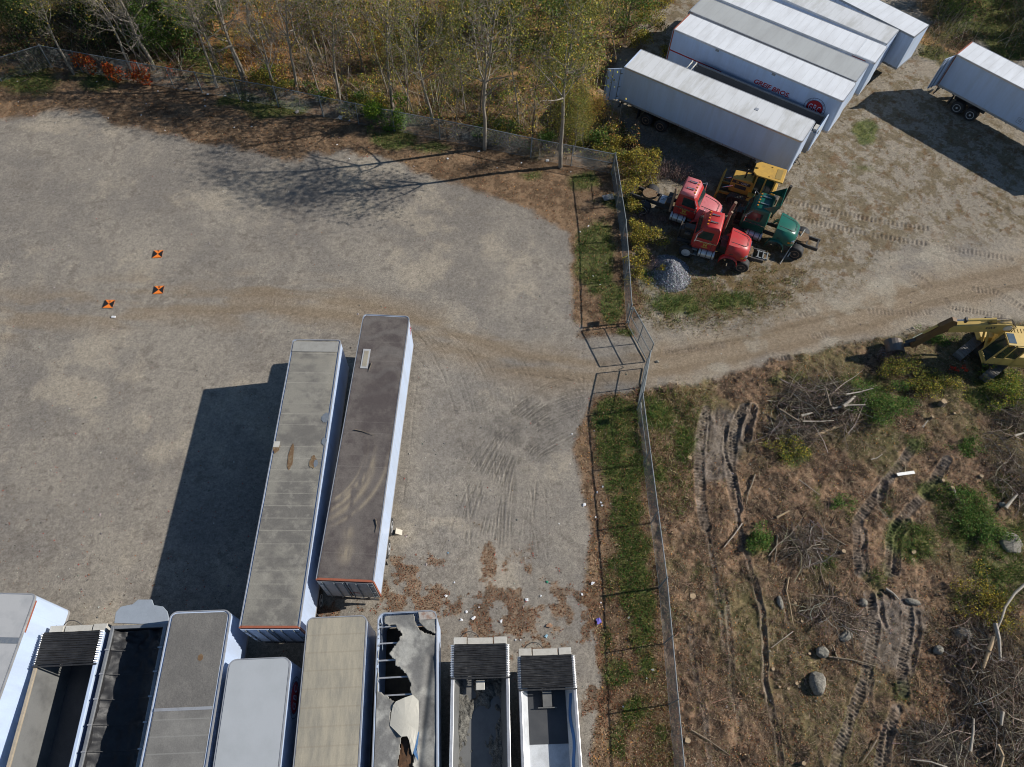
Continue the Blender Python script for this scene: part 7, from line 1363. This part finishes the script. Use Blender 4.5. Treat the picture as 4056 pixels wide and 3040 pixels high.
def boulder(label, v, a, b_, rx, ry, rz, rot=0, seed=1, pts=0):
    import bmesh
    x, y = G2(v, a, b_); bm = bmesh.new(); bmesh.ops.create_icosphere(bm, subdivisions=4, radius=1); r_ = random.Random(seed); ph = [(Vector((r_.gauss(0, 1), r_.gauss(0, 1), r_.gauss(0, 1))).normalized(), r_.uniform(.72, .93)) for _ in range(9)]
    for w in bm.verts:
        for n_, d_ in ph:
            k_ = w.co.dot(n_)
            if k_ > d_: w.co -= n_*(k_-d_)*.85
        if pts: f_ = .5+.5*w.co.y; w.co.x *= .55+.5*f_
        w.co *= 1+.03*math.sin(w.co.x*9+seed)*math.sin(w.co.y*8); w.co.x *= rx; w.co.y *= ry; w.co.z *= rz
    me = bpy.data.meshes.new('boulder'); bm.to_mesh(me); bm.free(); me.materials.append(ROCK); me.polygons.foreach_set('use_smooth', [True]*len(me.polygons)); o = bpy.data.objects.new('boulder', me); COL.objects.link(o); o.location = (x, y, gz(x, y)+rz*.35); o.rotation_euler = (0, 0, rot); tag(o, label, 'boulder')
for t_ in [('heart shaped grey boulder, the largest on the clearing floor', 'z15', 1400, 935, .47, .60, .36, -.15, 3, 1), ('round grey boulder above the heart shaped one', 'z15', 1445, 655, .36, .27, .26, .1, 5), ('mossy dull boulder up and right of the round boulder', 'z15', 1650, 510, .40, .25, .22, .5, 7), ('big boulder beside a dark hollow at the right', 'z16', 1680, 495, .48, .33, .3, -.3, 9), ('blocky pale boulder below the dark hollow', 'z16', 1450, 635, .28, .22, .22, .4, 11), ('small round boulder at the top of the muddy tracks', 'z16', 800, 218, .22, .22, .2, 0, 13),
    ('narrow white stone slab standing between the ruts', 'z15', 1085, 215, .16, .38, .14, .1, 15), ('dark flat boulder at the top right of the muddy patch', 'z16', 1225, 215, .42, .16, .16, -.2, 17), ('large half buried boulder at the right edge of the clearing', 'z14', 2105, 1430, .6, .7, .25, -.3, 19), ('grey stone beside the pale logs at the right edge', 'z14', 2005, 1110, .18, .16, .2, 0, 21), ('small boulder at the road edge left of the gate', 'z12', 462, 972, .12, .1, .09, 0, 23), ('small boulder on the road right of the gate', 'z12', 556, 1222, .13, .1, .08, 0, 25)]: boulder(*t_)

# ------------------------------------------------------------------ small things
ORM = mat('signal_orange', (.90, .23, .03), .6); BKM = mat('matte_black', (.015, .015, .015), .6)
for lb, px, py, a, s_, dg in (('orange and black survey target with a 7, the upper right of the three', 626, 1008.6, 8, .31, '7'), ('orange and black survey target with an 8, the lower right of the three', 629.6, 1150.5, 8, .31, '8'), ('orange and black survey target, leftmost of the three', 432.7, 1206.5, 3, .31, '9')):
    q = U('p', px, py); g = empty('survey_target', (q.x, q.y, gz(q.x, q.y)+.045), R(a), lb, 'target'); MB().box(-s_, s_, -s_, s_, 0, .008).build('panel', ORM, g)
    for s in (-1, 1): MB().plate([(s*s_*.985, -s_*.985), (s*s_*.985, s_*.985), (0, 0)] if s > 0 else [(s*s_*.985, s_*.985), (s*s_*.985, -s_*.985), (0, 0)], .008, .012).build('black_wedge', BKM, g)
    text('number', dg, .26, BKM, g, (0, s_*.68, .011), (0, 0, R(180) if dg != '7' else R(20)), ext=.002)
LIT = mat('white_litter', (.75, .75, .76), .6)
def scrap(v, a, b_, s_, label, m=None, name='litter_scrap', cat='litter', group=None, z=.06):
    s_ *= .62; x, y = G2(v, a, b_); r_ = random.Random(int(a*7+b_)); n = 9; vs = [(0, 0, s_*.35)]; fs = []
    for i in range(n): t = 2*PI*i/n; k_ = s_*r_.uniform(.5, 1.1); vs.append((math.cos(t)*k_, math.sin(t)*k_*.8, s_*r_.uniform(0, .35)))
    for i in range(n): fs.append((0, 1+i, 1+(i+1) % n))
    o = MB().poly(vs, fs).build(name, m or LIT); o.modifiers.new('t', 'SOLIDIFY').thickness = .01; o.location = (x, y, gz(x, y)+z-.03); o.rotation_euler = (0, 0, r_.uniform(0, 6)); tag(o, label, cat, group)
S1 = ('white scrap of litter on the leaf covered bank by the wood', 'white litter along the wood'); S2 = ('white scrap of litter among the leaves near the bottom trailers', 'white litter near the bottom trailers'); S3 = ('white scrap of litter in the grass beside the fence', 'white litter along the fence')
for a, b_, s_ in ((1820, 832, .2), (1632, 785, .18), (1975, 848, .18), (1800, 935, .16), (1797, 882, .12), (1240, 1015, .12), (950, 1038, .12), (1385, 803, .13), (1445, 1145, .1), (1280, 912, .1), (163, 897, .1), (850, 720, .14), (850, 640, .1), (155, 720, .12)): scrap('z9', a, b_, s_, S1[0], group=S1[1])
for a, b_, s_ in ((62, 1120, .12), (215, 1112, .12), (185, 890, .2), (962, 1272, .14), (1635, 1460, .1), (1930, 1395, .15), (1070, 1395, .1)): scrap('z10', a, b_, s_, S1[0], group=S1[1])
for a, b_, s_ in ((435, 1330, .22), (162, 1392, .14), (1035, 1412, .3), (805, 1435, .16), (595, 1475, .1), (1240, 1510, .12)): scrap('z11', a, b_, s_, S1[0], group=S1[1])
for a, b_, s_ in ((810, 800, .16), (1518, 832, .18), (1050, 995, .22), (1295, 1020, .18), (945, 1010, .16), (990, 942, .14), (885, 682, .1), (1640, 800, .12), (1100, 900, .08), (1465, 1185, .09), (1420, 1185, .09), (2020, 5, .16), (1800, 168, .08)): scrap('z19', a, b_, s_, S2[0], group=S2[1])
for v, a, b_, s_ in (('z17', 1740, 1390, .14), ('z17', 1690, 1440, .12), ('z17', 1725, 1530, .14), ('z17', 1735, 1555, .14), ('z17', 1580, 1550, .2), ('z17', 1470, 930, .1), ('z19', 2095, 690, .2), ('z19', 2000, 785, .14), ('z19', 2165, 860, .1), ('z19', 2120, 110, .1), ('z8', 1955, 695, .14), ('z8', 1745, 238, .14), ('z8', 1700, 1020, .1), ('z8', 1905, 770, .08), ('z12', 245, 800, .12), ('z12', 180, 480, .14), ('z12', 135, 512, .12), ('z12', 205, 755, .1), ('z12', 300, 335, .0)): 
    if s_: scrap(v, a, b_, s_, S3[0], group=S3[1])
scrap('z19', 2145, 1025, .32, 'blue violet rag lying on bare soil near the fence', mat('violet_cloth', (.16, .13, .50), .8), 'rag', 'rag'); scrap('z19', 1688, 1152, .2, 'pale blue crumpled wrapper above the empty dump trailer', mat('blue_wrapper', (.30, .50, .62), .5)); scrap('z19', 1697, 675, .15, 'green bottle scrap among the leaves', mat('green_scrap', (.03, .25, .14), .4)); scrap('z19', 828, 425, .09, 'tiny blue scrap on the open gravel', mat('blue_scrap', (.10, .30, .50), .5))
scrap('z19', 1715, 1060, .3, 'crumpled brown paper bag above the empty dump trailer', mat('brown_paper', (.34, .20, .12), .8)); scrap('z10', 990, 1040, .45, 'large white plastic bag at the foot of the fence', LIT, 'plastic_bag', 'bag'); scrap('z10', 1068, 1058, .3, 'smaller pale blue bag right of the large white bag', mat('pale_bag', (.45, .5, .62), .6), 'plastic_bag', 'bag'); scrap('z10', 610, 985, .4, 'dull grey heap of rubbish left of the white bag', mat('dull_rubbish', (.25, .23, .22), .8), 'rubbish', 'litter')
q = U('z12', 288, 328); tag(MB().box(-.42, .42, -.25, .25, 0, .05).build('board', M['aludark']), 'flat grey board lying in the grass by the fence corner', 'board'); o = bpy.data.objects['board']; o.location = (q.x, q.y, gz(q.x, q.y)+.1); o.rotation_euler = (.05, .1, .4)
q = U('z14', 1175, 832, .1); o = MB().box(-.55, .55, -.09, .09, 0, .03).build('plank', mat('white_plank', (.85, .83, .78), .6)); o.location = (q.x, q.y, gz(q.x, q.y)+.12); o.rotation_euler = (0, .06, .22); tag(o, 'white painted plank lying in the middle of the clearing', 'plank')
b = MB()
for pts in ([(675, 672), (725, 683), (778, 702)], [(765, 318), (755, 345), (752, 362)], [(785, 1145), (793, 1180), (788, 1215)]):
    w = [U('z5', a, c_, 4.08) for a, c_ in pts]; o = MB().tube(w, [.03, .022, .01], 5).build('fallen_branch', BARK[1]); tag(o, {675: 'thin dark twig lying across the middle of the brown trailer roof', 765: 'short dark twig beside the pale patch on the brown trailer roof', 785: 'small twig at the right edge of the brown trailer roof'}[pts[0][0]], 'twig')
w = U('z5', 895, 1210, .2); o = MB().prism([(0, 0), (.4, 0), (.08, .25)], -.14, .14).build('wheel_chock', mat('cream_chock', (.60, .54, .44), .7)); o.location = (w.x-.1, w.y, .0); tag(o, 'cream wedge chock beside the wheels of the brown roofed trailer', 'chock')
b_ = MB().box(-.12, .12, -.07, .07, 0, .05).build('white_brick', LIT); q = U('d', 246, 686); b_.location = (q.x, q.y, gz(q.x, q.y)+.02); tag(b_, 'small white block on the lot below the leftmost survey target', 'block')
print('done', round(time.time()-T0, 1))
